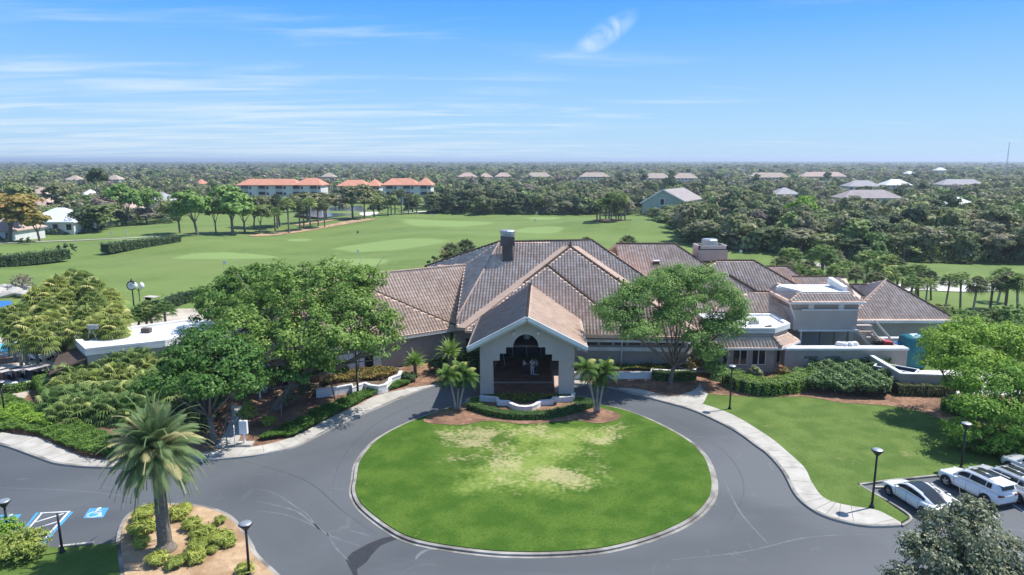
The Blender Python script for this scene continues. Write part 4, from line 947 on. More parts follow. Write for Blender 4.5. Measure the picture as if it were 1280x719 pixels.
# loading enclosure: diagonal wall then front wall
q0 = Vector((XX(1089, wy, zt2), wy)); q1 = G(1128, 468, 2.0).xy; q2 = G(1190, 470, 2.0).xy
mb = MB(); dd = (q1 - q0).normalized(); nn = Vector((-dd.y, dd.x)) * .15
mb.prism([tuple(q0 - nn), tuple(q1 - nn), tuple(q1 + nn), tuple(q0 + nn)], 0, 2.0); mb.prism([(q1.x, q1.y), (q2.x, q2.y), (q2.x, q2.y + .3), (q1.x, q1.y + .3)], 0, 1.995)
EN = bx('enclosure_wall', mb, 'stucco')
mb = MB(); mb.beam((q0.x, q0.y, 2.05), (q1.x, q1.y, 2.05), .42, .12); mb.beam((q1.x, q1.y + .15, 2.053), (q2.x, q2.y + .15, 2.053), .42, .12); bx('coping', mb, 'trim', EN)
sheet('loading_apron', [(xa_ + 2, wy + .8), (xb_ + 9, wy + .8), (74, 70), (78, 60), (60, 61), (q2.x, q2.y), (q1.x, q1.y), (q0.x, q0.y)], -.1, .17, noisy('apron_concrete', (.48, .47, .44), (.6, .59, .56), .5, .9, c3=(.38, .37, .35), s3=.3))
# low wall / pale rail behind the yard
bx('yard_wall', MB().box(((XX(1086, 75, 2) + XX(1128, 75, 2)) / 2, 75.2, 1.45), (XX(1128, 75, 2) - XX(1086, 75, 2), .4, 1.3)), 'stucco_pale'); bx('yard_wall_coping', MB().box(((XX(1086, 75, 2) + XX(1128, 75, 2)) / 2, 75.2, 2.15), (XX(1128, 75, 2) - XX(1086, 75, 2) + .2, .6, .14)), 'trim')
bx('post', MB().box((XX(1129, 73, 2), 73.2, 1.6), (.28, .28, 2.2)), 'trim')
# white flat-roofed annex at the left
ann = [G(108, 438.5, 3.9).xy, G(206, 428, 3.9).xy, G(290, 408, 3.9).xy, G(236, 401.5, 3.9).xy, G(89.5, 421, 3.9).xy]
ANX = wall([tuple(p) for p in ann], 0, 3.7, 'stucco_pale'); 
ac_ = grow([tuple(p) for p in ann], .12); ai_ = grow([tuple(p) for p in ann], -.45)
bx('flat_roof', MB().prism(ac_, 3.45, 3.95), 'white_roof', ANX)
mb = MB(); ribbon(mb, [Vector(p) for p in ac_], [Vector(p) for p in ai_], 3.9, 4.15, True); bx('parapet_cap', mb, 'white', ANX)
aw = MB(); a_, b_ = Vector(ac_[0]), Vector(ac_[4]); d_ = (b_ - a_).normalized(); n_ = Vector((-d_.y, d_.x)); n_ = n_ if n_.x < 0 else -n_
o1 = a_ + n_ * 3.2 - d_*.3; o2 = b_ + n_ * .8
aw.slab([(a_.x, a_.y, 3.2), (b_.x, b_.y, 3.2), (o2.x, o2.y, 2.9), (o1.x, o1.y, 2.3)], .15); bx('awning', aw, 'cap', ANX)
mb = MB(); q = G(183, 413, 4.2); mb.box(q, (.9, .6, .5)); bx('roof_vent', mb, 'stucco_dark', ANX)
mb = MB(); q = G(110, 424, 4.0); mb.tube([q, q + Vector((.4, 0, 1.2))], .08); mb.box(q + Vector((.7, 0, 1.3)), (1.0, .5, .4)); mb.tube([q + Vector((.9, 0, 0)), q + Vector((.5, 0, 1.2))], .05); bx('roof_fan', mb, 'grey_metal', ANX)
# ================================================================== VEGETATION
LM = {}
LM['oak'] = leafmat('oak_leaves', (.040, .092, .018), (.115, .205, .045), (.16, .23, .07))
LM['oak_light'] = leafmat('light_leaves', (.060, .125, .030), (.130, .230, .060), (.17, .24, .09))
LM['lime'] = leafmat('lime_leaves', (.085, .170, .022), (.200, .310, .045), (.26, .34, .07))
LM['olive'] = leafmat('olive_leaves', (.075, .092, .040), (.165, .180, .085), (.20, .19, .12), objvar=.16)
LM['dark'] = leafmat('dark_leaves', (.030, .055, .024), (.070, .105, .045), objvar=.15)
LM['mid'] = leafmat('mid_leaves', (.055, .088, .030), (.135, .180, .065), (.18, .19, .09), objvar=.16)
LM['yellow'] = leafmat('golden_leaves', (.14, .13, .035), (.24, .21, .06), (.26, .17, .06))
LM['brown'] = leafmat('bare_twigs', (.10, .085, .065), (.17, .145, .115), (.09, .10, .05), trans=.1)
LM['hedge'] = leafmat('hedge_leaves', (.058, .115, .018), (.150, .250, .042), (.18, .26, .07), scale=2.5, objvar=.05)
LM['cover'] = leafmat('groundcover_leaves', (.035, .085, .018), (.095, .175, .035), scale=1.8, objvar=.06)
LM['cordy'] = leafmat('lily_leaves', (.15, .19, .04), (.32, .34, .09), (.10, .15, .03), scale=2.5, objvar=.05)
LM['croton'] = leafmat('croton_leaves', (.10, .09, .03), (.24, .20, .06), (.22, .08, .05), scale=3)
LM['sea'] = leafmat('seagrape_leaves', (.055, .100, .032), (.150, .220, .085), (.28, .33, .21), scale=2, objvar=.04)
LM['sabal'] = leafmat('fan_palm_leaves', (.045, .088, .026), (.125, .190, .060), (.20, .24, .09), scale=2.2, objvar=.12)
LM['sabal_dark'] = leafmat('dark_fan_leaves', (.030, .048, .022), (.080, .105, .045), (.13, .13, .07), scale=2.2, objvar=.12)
LM['sabal_gold'] = leafmat('golden_fan_leaves', (.075, .115, .028), (.200, .235, .070), (.30, .31, .12), scale=1.6, objvar=.1)  # yellower fan leaf tone
LM['date'] = leafmat('date_palm_leaves', (.060, .100, .040), (.150, .195, .085), (.27, .25, .12), scale=1.5, objvar=0)
LM['xmas'] = leafmat('feather_palm_leaves', (.030, .070, .015), (.085, .145, .032), (.25, .26, .08), scale=2, objvar=.05)
LM['coontie'] = leafmat('cycad_leaves', (.070, .130, .030), (.190, .270, .065), scale=2, objvar=.05)
LM['magnolia'] = leafmat('glossy_grey_leaves', (.060, .080, .040), (.170, .185, .120), (.30, .30, .22), scale=2.5, rough=.35, objvar=0)
for k_, ca_, cb_, cc_ in (('w_mid', (.075, .105, .045), (.165, .200, .085), (.20, .20, .11)), ('w_dark', (.045, .070, .036), (.095, .125, .060), None), ('w_olive', (.105, .115, .062), (.205, .205, .115), (.22, .20, .15)), ('w_oak_light', (.085, .135, .045), (.175, .245, .085), None), ('w_brown', (.13, .115, .095), (.22, .195, .165), (.12, .12, .08))): LM[k_] = leafmat('wood_' + k_[2:], ca_, cb_, cc_, scale=.05, objvar=.12)
LM['flower'] = leafmat('bedding_flowers', (.035, .075, .020), (.080, .120, .030), (.45, .30, .05), scale=3, objvar=0)
def rnd_unit(r, n):
    v = r.normal(size=(n, 3)); return v / np.linalg.norm(v, axis=1, keepdims=True)
def leaf_quads(r, C, Nrm, size, asp=0.6, jitter=.35):
    """one folded-free quad per centre; normals follow Nrm with noise"""
    n = len(C); Nn = Nrm + r.normal(size=(n, 3)) * jitter; Nn /= np.linalg.norm(Nn, axis=1, keepdims=True) + 1e-9
    a = np.cross(Nn, rnd_unit(r, n)); a /= np.linalg.norm(a, axis=1, keepdims=True) + 1e-9; b = np.cross(Nn, a)
    s = size * (0.65 + .7 * r.random((n, 1))) * .5
    V = np.stack([C - a * s, C - b * s * asp + a * s * .1, C + a * s, C + b * s * asp + a * s * .1], 1).reshape(-1, 3)
    F = np.arange(4 * n).reshape(n, 4)
    return V, F
def crown_pts(r, blobs, n, clump=.9, nclump=None, shell=.75):
    """leaf centres in clumps spread over lobes; blobs: (x,y,z,rx,ry,rz)"""
    B = np.array(blobs, float); wts = (B[:, 3] * B[:, 4] * B[:, 5]) ** (2 / 3); wts /= wts.sum()
    nc = nclump or max(8, n // 105)
    bi = r.choice(len(B), nc, p=wts); d = rnd_unit(r, nc); d[:, 2] = np.where(d[:, 2] < -.45, -d[:, 2] * .6, d[:, 2])
    rad = shell + (1 - shell) * r.random((nc, 1)) ** .5; inner = r.random((nc, 1)) < .25; rad = np.where(inner, rad * (.35 + .5 * r.random((nc, 1))), rad)
    CC = B[bi, :3] + d * B[bi, 3:] * rad
    ci = r.integers(0, nc, n); sz = clump * (.5 + .8 * r.random((nc, 1)))
    off = rnd_unit(r, n) * (r.random((n, 1)) ** .45) * sz[ci]; off[:, 2] *= .6
    P = CC[ci] + off
    Nn = (P - (B[bi[ci], :3])) / B[bi[ci], 3:]; Nn /= np.linalg.norm(Nn, axis=1, keepdims=True) + 1e-9
    Nn = Nn * .7 + off / (np.linalg.norm(off, axis=1, keepdims=True) + 1e-9) * .5 + np.array([0, 0, .45])
    return P, Nn, CC
def leaf_obj(name, r, P, Nn, size, m, parent=None, asp=.6, ids=None, loc=None):
    V, F = leaf_quads(r, P, Nn, size, asp)
    me = np_mesh(name, V, F, np.arange(len(F)) if ids is None else ids)
    return link(name, me, LM[m] if isinstance(m, str) else m, parent, loc=loc)
def limbs(mb, base, top_pts, r0, fork=.35, bend=.4, r=None):
    """trunk that forks into limbs reaching the lobes"""
    base = Vector(base); zmin = min(p[2] for p in top_pts); cen = sum((Vector(p) for p in top_pts), Vector()) / len(top_pts)
    fk = base.lerp(Vector((base.x * .6 + cen.x * .4, base.y * .6 + cen.y * .4, max(base.z + fork * (cen.z - base.z), base.z + .3))), 1)
    mb.tube([base - Vector((0, 0, .2)), base + Vector((0, 0, .15)), base.lerp(fk, .5), fk], [r0 * 1.45, r0 * 1.05, r0 * .9, r0 * .8], 9)
    for p in top_pts:
        p = Vector(p); m1 = fk.lerp(p, .45) + Vector((0, 0, -.1 * (p - fk).length * bend)); rr = r0 * .55
        mb.tube([fk - Vector((0, 0, .1)), m1, p], [rr, rr * .6, rr * .2], 6)
        for k in range(3):
            q = p + Vector((random.uniform(-1, 1), random.uniform(-1, 1), random.uniform(-.2, .8))) * (p - fk).length * .35
            mb.tube([m1.lerp(p, .3 + .2 * k), q], [rr * .35, rr * .1], 5)
def big_tree(name, loc, blobs, n, leaf, m, label, cat='tree', bark='bark', r0=.3, seed=1, fork=.35, clump=.9, shell=.72, group=None, bare=0, ncl=None):
    r = np.random.default_rng(seed); random.seed(seed)
    t = thing(name, loc, label, cat, group)
    P, Nn, CC = crown_pts(r, blobs, n, clump, nclump=ncl, shell=shell)
    leaf_obj('crown', r, P, Nn, leaf, m, t)
    mb = MB(); limbs(mb, (0, 0, 0), [(b[0], b[1], b[2] - b[5] * .1) for b in blobs], r0, fork)
    for k in range(bare):
        b = blobs[k % len(blobs)]; c = Vector(b[:3]); q = c + Vector(CC[r.integers(len(CC))] - np.array(c)) * .9; mb.tube([c, c.lerp(q, .6) + Vector((0, 0, .2)), q], [.09, .06, .02], 5)
    obj('trunk', mb, MT[bark], t, smooth=True)
    return t
def BL(loc, u, v, y, rx, rz, ry=None):   # lobe seen at pixel (u, v), at depth y, in metres, relative to loc
    p = Yd(u, v, y); return (p.x - loc.x, p.y - loc.y, p.z - loc.z, rx, ry or rx, rz)
# ---- the spreading live oak at the left wing
o1 = G(345, 512, .1)
bl = [BL(o1, u, v, y, a, b) for u, v, y, a, b in [(330, 392, 62, 3.3, 2.2), (372, 362, 64, 3.6, 2.5), (412, 352, 65, 3.4, 2.2), (452, 354, 65, 2.7, 1.9), (395, 395, 59, 3.3, 2.2), (440, 385, 60, 3.0, 2.2),
      (470, 402, 59, 2.3, 1.7), (350, 430, 56, 3.1, 2.0), (300, 415, 58, 2.9, 1.9), (420, 425, 56, 2.7, 1.7), (470, 432, 57, 1.9, 1.3), (385, 455, 55, 2.2, 1.2), (330, 370, 66, 3, 2), (492, 425, 58, 1.3, .9)]]
big_tree('oak_tree', o1, bl, 42000, .28, 'oak', 'largest spreading dark green oak overhanging the left wing roof and its planted bed', r0=.42, seed=3, fork=.3, clump=.85, bare=26, ncl=640)
o2 = G(268, 553, .1)
bl = [BL(o2, u, v, y, a, b) for u, v, y, a, b in [(258, 430, 54, 2.4, 1.6), (235, 450, 52, 2.2, 1.4), (285, 452, 51, 2.6, 1.7), (230, 478, 50, 2.1, 1.3), (300, 478, 50, 1.9, 1.2), (200, 482, 50, 1.8, 1.1), (262, 480, 48, 1.8, 1.2)]]
big_tree('oak_tree', o2, bl, 24000, .26, 'oak', 'dark green oak left of the large oak, standing over the fan palm thicket', r0=.26, seed=4, fork=.4, clump=.75, bare=8, ncl=380)
o3 = G(330, 500, .1); o3 = Vector((o3.x - 5, 67, .1))
bl = [BL(o3, u, v, y, a, b) for u, v, y, a, b in [(275, 372, 73, 2.8, 2.0), (305, 356, 74, 3.0, 2.1), (262, 392, 71, 2.0, 1.5), (340, 345, 75, 2.6, 1.7), (300, 385, 70, 2.2, 1.5)]]
big_tree('oak_tree', o3, bl, 15000, .30, 'oak', 'oak rising behind the left wing roof beside the white flat roof', r0=.3, seed=5, bare=14)
# small bright trees in the wing bed
def small_tree(u, v, cu, cv, rx, rz, m, label, seed, n=3500, name='small_tree', leaf=.22, r0=.07, lobes=5, bark='bark', group=None, cat='tree'):
    L0 = G(u, v, .15); r = np.random.default_rng(seed); c = Yd(cu, cv, L0.y)
    bl = [(c.x - L0.x + r.uniform(-.5, .5) * rx, r.uniform(-.5, .5) * rx, c.z + r.uniform(-.45, .45) * rz, rx * .62, rx * .62, rz * .6) for _ in range(lobes)]
    return big_tree(name, L0, bl, n, leaf, m, label, r0=r0, seed=seed, fork=.45, clump=.5, bark=bark, group=group, cat=cat)
small_tree(419, 500, 415, 458, 2.3, 2.0, 'oak', 'slim tree with bright crown between the lamp and the large oak', 11, n=5200)
small_tree(448, 492, 448, 428, 1.4, 1.9, 'oak', 'slender young tree with narrow crown at the white curved planter', 12, n=3000)
small_tree(352, 528, 352, 480, 2.3, 1.6, 'oak_light', 'low light green tree in front of the large oak trunk', 13, n=5500)
small_tree(280, 540, 283, 480, 2.4, 1.3, 'oak_light', 'small light green tree beside the ramp and white handrail', 14, n=5200, lobes=8)
# ---- light green tree right of the porch
o4 = G(838, 479, .15)
bl = [BL(o4, u, v, y, a, b) for u, v, y, a, b in [(775, 398, 63, 2.4, 1.7), (790, 372, 64, 2.2, 1.5), (820, 362, 65, 2.6, 1.9), (850, 350, 67, 2.6, 1.6), (880, 352, 67, 2.5, 1.7), (855, 380, 65, 2.6, 1.8), (905, 375, 66, 2.2, 1.7), (922, 398, 66, 1.6, 1.4),
      (800, 415, 62, 2.2, 1.2), (900, 410, 65, 2.2, 1.6), (885, 440, 64, 1.7, 1.5), (895, 465, 64, 1.2, .9), (760, 385, 65, 1.3, 1.2), (838, 398, 64, 2.0, 1.2), (868, 422, 64, 1.6, 1.1)]]
big_tree('shade_tree', o4, bl, 72000, .18, 'oak_light', 'light green feathery tree with forked trunk right of the porch', r0=.24, seed=21, fork=.28, clump=.8, bark='bark', shell=.5, bare=0, ncl=900)
# ---- lime trees at the right edge
o5 = G(1205, 545, .1)
bl = [BL(o5, u, v, y, a, b) for u, v, y, a, b in [(1185, 428, 57, 2.2, 1.5), (1212, 418, 58, 2.4, 1.5), (1255, 425, 58, 2.3, 1.5), (1170, 452, 56, 1.6, 1.0), (1215, 452, 55, 2.3, 1.3), (1198, 482, 55, 1.6, .9), (1278, 445, 57, 2.3, 1.6)]]
big_tree('lime_tree', o5, bl, 26000, .23, 'lime', 'yellow green spreading tree beside the loading enclosure', r0=.2, seed=31, fork=.3, clump=.65, shell=.5, ncl=600)
o6 = G(1255, 575, .1)
bl = [BL(o6, u, v, y, a, b) for u, v, y, a, b in [(1235, 482, 51, 2.4, 1.5), (1275, 478, 51, 2.6, 1.8), (1215, 510, 49, 1.7, 1.2), (1250, 520, 49, 2.2, 1.7), (1285, 520, 49, 2.2, 1.8), (1200, 535, 48.5, 1.2, .8), (1240, 548, 48.5, 1.6, 1.2), (1278, 555, 49, 1.9, 1.3)]]
big_tree('lime_tree', o6, bl, 26000, .21, 'lime', 'nearest yellow green tree at the right edge above the parked cars', r0=.2, seed=32, fork=.3, clump=.6, shell=.5, ncl=600)
# ---- sparse glossy tree in the foreground right
o7 = Vector((19.6, 26.4, 0)); 
bl = [BL(o7, u, v, y, a, b) for u, v, y, a, b in [(1200, 665, 26.5, 1.7, 1.1), (1165, 690, 26, 1.3, .9), (1235, 685, 27, 1.6, 1.1), (1195, 715, 26, 1.8, 1.0), (1250, 725, 26, 1.5, 1.0), (1135, 725, 25.5, 1.0, .7), (1215, 640, 27, .9, .7)]]
big_tree('glossy_tree', o7, bl, 23000, .15, 'magnolia', 'sparse grey green tree with glossy leaves in the near right corner', r0=.09, seed=41, fork=.5, clump=.42, shell=.35, bark='bark_pale', bare=6, ncl=420)

# ---- hedges -------------------------------------------------------------------
def hedge(path, width, height, m, label, seed=1, leaf=.13, dens=95, name='clipped_hedge', cat='hedge', z=.12, group=None, core=True, rough=.05):
    r = np.random.default_rng(seed); P = smooth_path(path, 4); P2 = [Vector((p[0], p[1])) for p in P]
    c = sum(P2, Vector((0, 0))) / len(P2); t = thing(name, (c.x, c.y, z), label, cat, group)
    Lf = offset_path(P2, width / 2); Rt = offset_path(P2, -width / 2)
    sh = lambda q: [(a.x - c.x, a.y - c.y) for a in q]
    w2 = width * .86
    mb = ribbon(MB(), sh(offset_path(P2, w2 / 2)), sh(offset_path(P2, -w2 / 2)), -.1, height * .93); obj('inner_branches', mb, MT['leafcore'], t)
    L_ = sum((P2[i + 1] - P2[i]).length for i in range(len(P2) - 1)); per = 2 * height + width; n = int(L_ * per * dens)
    seg = np.array([(P2[i + 1] - P2[i]).length for i in range(len(P2) - 1)]); cs = np.concatenate([[0], np.cumsum(seg)])
    s = r.random(n) * L_; k = np.clip(np.searchsorted(cs, s) - 1, 0, len(seg) - 1); f = (s - cs[k]) / seg[k]
    A_ = np.array([[p.x - c.x, p.y - c.y] for p in P2]); Q = A_[k] * (1 - f[:, None]) + A_[k + 1] * f[:, None]; d = A_[k + 1] - A_[k]; d /= np.linalg.norm(d, axis=1, keepdims=True); nn = np.stack([-d[:, 1], d[:, 0]], 1)
    q = r.random(n) * per; side = np.where(q < height, -1, np.where(q < 2 * height, 1, 0))
    off = np.where(side == 0, (q - 2 * height - width / 2), side * width / 2); zz_ = np.where(side == 0, height, np.where(q < height, q, q - height))
    wob = rough * np.sin(s * 3.1) + rough * np.sin(s * 7.3 + 1)
    XYZ = np.concatenate([Q + nn * (off * (1 + wob))[:, None], (zz_ * (1 + wob * .7))[:, None]], 1) + r.normal(size=(n, 3)) * rough * .9
    Nn = np.concatenate([nn * side[:, None], (side == 0)[:, None] * 1.0], 1) + np.array([0, 0, .25])
    leaf_obj('leaves', r, XYZ, Nn, leaf, m, t); return t
H = lambda pts, z=.12: [G(u, v, z).xy for u, v in pts]
hedge(H([(588, 511), (610, 518), (632, 522.5), (660, 524), (688, 522), (715, 516), (742, 507)]), 1.0, .6, 'cover', 'curved low hedge wrapped round the white flower planter of the porch', 51)
hedge(H([(912, 478), (935, 489), (965, 491), (995, 486), (1008, 476)]), 2.2, 1.25, 'hedge', 'thick rounded hedge in front of the terrace bay windows', 52, leaf=.15)
hedge(H([(1118, 492), (1150, 493), (1190, 494)]), 1.5, 1.1, 'olive', 'grey green clipped hedge in front of the loading enclosure', 53)
hedge(H([(1180, 512), (1205, 520), (1225, 528)]), 1.5, 1.2, 'hedge', 'short rounded hedge under the lime green trees', 54)
hedge(H([(815, 474), (838, 475), (868, 474)]), 1.2, .85, 'cover', 'dark low hedge behind the forked tree trunk', 55)
hedge(H([(-30, 494), (10, 492), (40, 486), (48, 482)]), 1.0, .8, 'hedge', 'low clipped hedge below the parked golf carts', 56)
hedge(H([(52, 478), (60, 492), (72, 512), (84, 530)]), 1.6, 1.2, 'hedge', 'taller hedge running down beside the fan palm thicket', 57)
def cover(poly, hgt, m, label, seed, n, name='groundcover_bed', cat='ground cover', leaf=.16, z=.14, kind=None, lumps=.5):
    r = np.random.default_rng(seed); P = np.array([[p.x, p.y] for p in [G(u, v, z) for u, v in poly]]); lo, hi = P.min(0), P.max(0)
    pts = []
    while len(pts) < n:
        q = lo + (hi - lo) * r.random((n * 2, 2)); ins = np.zeros(len(q), bool); j = len(P) - 1
        for i in range(len(P)):
            c = ((P[i, 1] > q[:, 1]) != (P[j, 1] > q[:, 1])) & (q[:, 0] < (P[j, 0] - P[i, 0]) * (q[:, 1] - P[i, 1]) / (P[j, 1] - P[i, 1] + 1e-9) + P[i, 0]); ins ^= c; j = i
        pts += q[ins].tolist()
    q = np.array(pts[:n]); c = q.mean(0)
    h = hgt * (1 - lumps + lumps * (np.sin(q[:, 0] * 2.3 + seed) * np.sin(q[:, 1] * 2.9) * .5 + .5)) * (.35 + .65 * r.random(n) ** .4)
    X3 = np.concatenate([q - c, h[:, None]], 1); Nn = np.concatenate([r.normal(size=(n, 2)) * .5, np.ones((n, 1))], 1)
    o = leaf_obj(name, r, X3, Nn, leaf, m, loc=(c[0], c[1], z)); tag(o, label if kind is None else None, cat if kind is None else None, kind=kind); return o
cover([(330, 552), (370, 546), (410, 525), (470, 494), (512, 482), (515, 473), (495, 478), (455, 492), (410, 508), (360, 534), (322, 550)], .55, 'cover', 'x', 61, 26000, kind='stuff', leaf=.15)
cover([(-20, 542), (10, 540), (50, 546), (80, 560), (112, 572), (165, 573), (175, 560), (130, 545), (90, 530), (50, 512), (20, 500), (-20, 500)], .7, 'cover', 'x', 62, 42000, kind='stuff', leaf=.15)
cover([(-20, 520), (20, 512), (55, 520), (80, 535), (60, 540), (20, 530), (-20, 534)], .95, 'lime', 'x', 63, 9000, kind='stuff', leaf=.15)
cover([(900, 462), (990, 462), (1003, 472), (985, 484), (920, 483)], .9, 'hedge', 'x', 64, 12000, kind='stuff', leaf=.16) if 0 else None
cover([(1010, 492), (1060, 498), (1112, 499), (1118, 470), (1085, 450), (1010, 452)], 1.75, 'sea', 'x', 65, 30000, name='seagrape_thicket', kind='stuff', leaf=.30, lumps=.45)
cover([(604, 496), (640, 502), (655, 505), (690, 498), (713, 499), (713, 494), (604, 494)], .3, 'flower', 'x', 66, 8000, name='flower_bed', kind='stuff', leaf=.12, z=.36)
cover([(230, 545), (262, 545), (285, 500), (262, 480), (180, 490), (170, 540)], 1.0, 'dark', 'x', 67, 14000, kind='stuff', leaf=.2)
cover([(1180, 560), (1290, 585), (1290, 548), (1190, 530)], .8, 'hedge', 'x', 68, 9000, kind='stuff', leaf=.18)
cover([(880, 470), (905, 478), (905, 462), (880, 455)], 1.4, 'oak_light', 'x', 69, 4500, kind='stuff', leaf=.18)
def shrub(u, v, rx, h, m, label, seed, name='shrub', cat='shrub', leaf=.15, n=1400, z=.14, group=None, loc=None, asp=.6):
    r = np.random.default_rng(seed); L0 = loc or G(u, v, z); bl = [(r.uniform(-.3, .3) * rx, r.uniform(-.3, .3) * rx, h * .5, rx * .75, rx * .75, h * .5) for _ in range(4)]
    P, Nn, _ = crown_pts(r, bl, n, .25, nclump=max(10, n // 25), shell=.8); P[:, 2] = np.abs(P[:, 2])
    o = leaf_obj(name, r, P, Nn, leaf, m, loc=L0, asp=asp); return tag(o, label, cat, group)
shrub(365, 508, 1.0, 1.7, 'olive', 'rounded olive shrub beside the large oak trunk', 71)
shrub(385, 496, .9, 1.5, 'olive', 'second olive shrub nearer the white planter', 72)
shrub(310, 530, .8, 2.1, 'cordy', 'tall yellow variegated shrub behind the white box sign', 73, leaf=.2)
shrub(335, 532, .6, .8, 'cordy', 'small yellow spiky shrub on the mulch right of the box sign', 74)
shrub(20, 700, 1.6, 1.6, 'cordy', 'large yellow green bush in the near left corner', 75, n=6000, leaf=.12)
shrub(5, 680, 1.0, 1.6, 'lime', 'lime bush behind the near left lamp post', 76, n=3000, leaf=.12)
shrub(40, 690, .8, .9, 'cordy', 'small yellow bush on the verge near the striped bay', 77, n=1800, leaf=.12)
shrub(1015, 478, 1.1, 1.5, 'hedge', 'round clipped bush at the end of the thick terrace hedge', 78, n=4500)
shrub(942, 481, .8, 1.9, 'olive', 'wispy grey plant standing inside the terrace hedge', 79, n=1500, leaf=.3)
shrub(978, 477, .8, 1.6, 'croton', 'dark red leaved plant at the corner of the terrace bay', 80, n=1200, leaf=.3)
for k, (u, v, s) in enumerate([(864, 468, .6), (872, 462, .7), (858, 460, .5)]): shrub(u, v, s, 1.6, 'croton', ('middle', 'right', 'left')[k] + ' croton clump in the white planter beside the path', 90 + k, n=700, leaf=.22, group='crotons by the path')
ORD = ['first', 'second', 'third', 'fourth', 'fifth', 'sixth', 'seventh', 'eighth', 'ninth', 'tenth', 'eleventh', 'twelfth', 'thirteenth', 'fourteenth', 'fifteenth', 'sixteenth', 'seventeenth', 'eighteenth', 'nineteenth', 'twentieth', 'twenty-first', 'twenty-second', 'twenty-third', 'twenty-fourth', 'twenty-fifth', 'twenty-sixth', 'twenty-seventh', 'twenty-eighth', 'twenty-ninth', 'thirtieth']
# lilies on the near island
lil = [(178, 650, .8), (172, 668, .8), (190, 662, .7), (178, 684, .6), (192, 640, .6), (226, 648, .8), (240, 660, .7), (232, 640, .6), (275, 655, .45), (258, 672, .8), (272, 680, .8), (286, 682, .6), (244, 672, .5), (246, 690, .7), (246, 702, .7), (195, 705, .7), (218, 710, .6), (265, 690, .4), (308, 716, .6)]
proto = shrub(0, 0, .8, .75, 'cordy', '', 101, name='lily_clump', n=900, leaf=.42, asp=.16, loc=G(178, 650, .17))
LBF = lambda u, v: 'yellow green lily clump ' + ('left' if u < 207 else 'right') + ' of the date palm trunk'
lil.sort()
for k, (u, v, s) in enumerate(lil):
    o = proto if k == 0 else copy_tree(proto)
    o.location = G(u, v, .17); o.scale = (s / .8, s / .8, s / .8); o.rotation_euler = (0, 0, k * 1.3); tag(o, LBF(u, v) + ', %s from the island left' % ORD[k], 'lily clump', 'lily clumps on the near island')

# ---- palms ---------------------------------------------------------------------
def frond(r, V, F, ids, base, az, el, length, droop, nl, ll, lw, fid, stiff=.55):
    """feather frond: arching midrib carrying paired leaflets"""
    d = Vector((math.cos(az) * math.cos(el), math.sin(az) * math.cos(el), math.sin(el))); p = Vector(base); st = length / nl
    side = Vector((-math.sin(az), math.cos(az), 0)); pts = [p.copy()]
    for i in range(nl):
        d = (d + Vector((0, 0, -droop * (0.4 + 1.2 * i / nl) / nl))).normalized(); p = p + d * st; pts.append(p.copy())
        up = side.cross(d); up = -up if up.z < 0 else up
        f = (i + .5) / nl; L_ = ll * (math.sin(min(1, f * 1.15 + .12) * math.pi) ** .5 * .9 + .1)
        for sg in (-1, 1):
            q = (side * sg * .95 + d * .55 + up * .30 + Vector((0, 0, -.25))).normalized(); a = p; b = p + q * L_ * .5; c = p + (q + Vector((0, 0, -.35))).normalized() * L_
            w_ = d * lw; o = len(V)
            V += [a - w_, b - w_ * 1.2, b + w_ * 1.2, a + w_]; V += [c - w_ * .1, c + w_ * .1]
            F += [(o, o + 1, o + 2, o + 3), (o + 1, o + 4, o + 5, o + 2)]; ids += [fid, fid]
    for a, b in zip(pts[:-1], pts[1:]):
        o = len(V); w_ = side * max(.015, lw * .6); V += [a - w_, b - w_, b + w_, a + w_]; F.append((o, o + 1, o + 2, o + 3)); ids.append(fid)
def palm_mesh(name, r, nf, length, droop, nl, ll, lw, el0, el1, z=0):
    V, F, ids = [], [], []
    for k in range(nf):
        t = k / nf; el = el0 + (el1 - el0) * (t ** .9); frond(r, V, F, ids, (0, 0, z), k * 2.39996 + r.uniform(-.15, .15), el + r.uniform(-.08, .08), length * r.uniform(.88, 1.05), droop * r.uniform(.85, 1.15), nl, ll, lw, k)
    return np_mesh(name, np.array([tuple(v) for v in V]), np.array(F), np.array(ids, float))
def fan_mesh(name, r, nf, size, pet, z=0, nseg=11, droop=.5, span=125):
    """fan palm head: petioles with pleated, drooping fans"""
    V, F, ids = [], [], []
    for k in range(nf):
        az = k * 2.39996 + r.uniform(-.2, .2); el = R(82) - (k / nf) ** .85 * R(span); d = Vector((math.cos(az) * math.cos(el), math.sin(az) * math.cos(el), math.sin(el))); L_ = pet * r.uniform(.8, 1.15)
        b = Vector((0, 0, z)); h = b + d * L_ + Vector((0, 0, -.12 * L_)); side = Vector((-math.sin(az), math.cos(az), 0)); o = len(V)
        V += [b - side * .02, h - side * .02, h + side * .02, b + side * .02]; F.append((o, o + 1, o + 2, o + 3)); ids.append(k)
        up = side.cross(d); up = up if up.z > 0 else -up; sz = size * r.uniform(.8, 1.15)
        for i in range(nseg):
            a0 = R(-115) + R(230) * i / nseg; a1 = a0 + R(230) / nseg * .82; am = (a0 + a1) / 2
            def pt(a, rad, dz=0): return h + (d * math.cos(a) + side * math.sin(a)) * rad + up * dz + Vector((0, 0, -droop * rad * rad / sz * .5))
            fold = .06 * sz; tip = h + (d * math.cos(am) + side * math.sin(am)) * sz + Vector((0, 0, -droop * sz * r.uniform(.6, 1.2)))
            o = len(V); V += [h, pt(a0, sz * .55), pt(am, sz * .6, fold), pt(a1, sz * .55), tip, tip]; F += [(o, o + 1, o + 2, o + 3), (o + 1, o + 4, o + 5, o + 2), (o + 2, o + 4, o + 5, o + 3)]; ids += [k] * 3
    return np_mesh(name, np.array([tuple(v) for v in V]), np.array(F), np.array(ids, float))
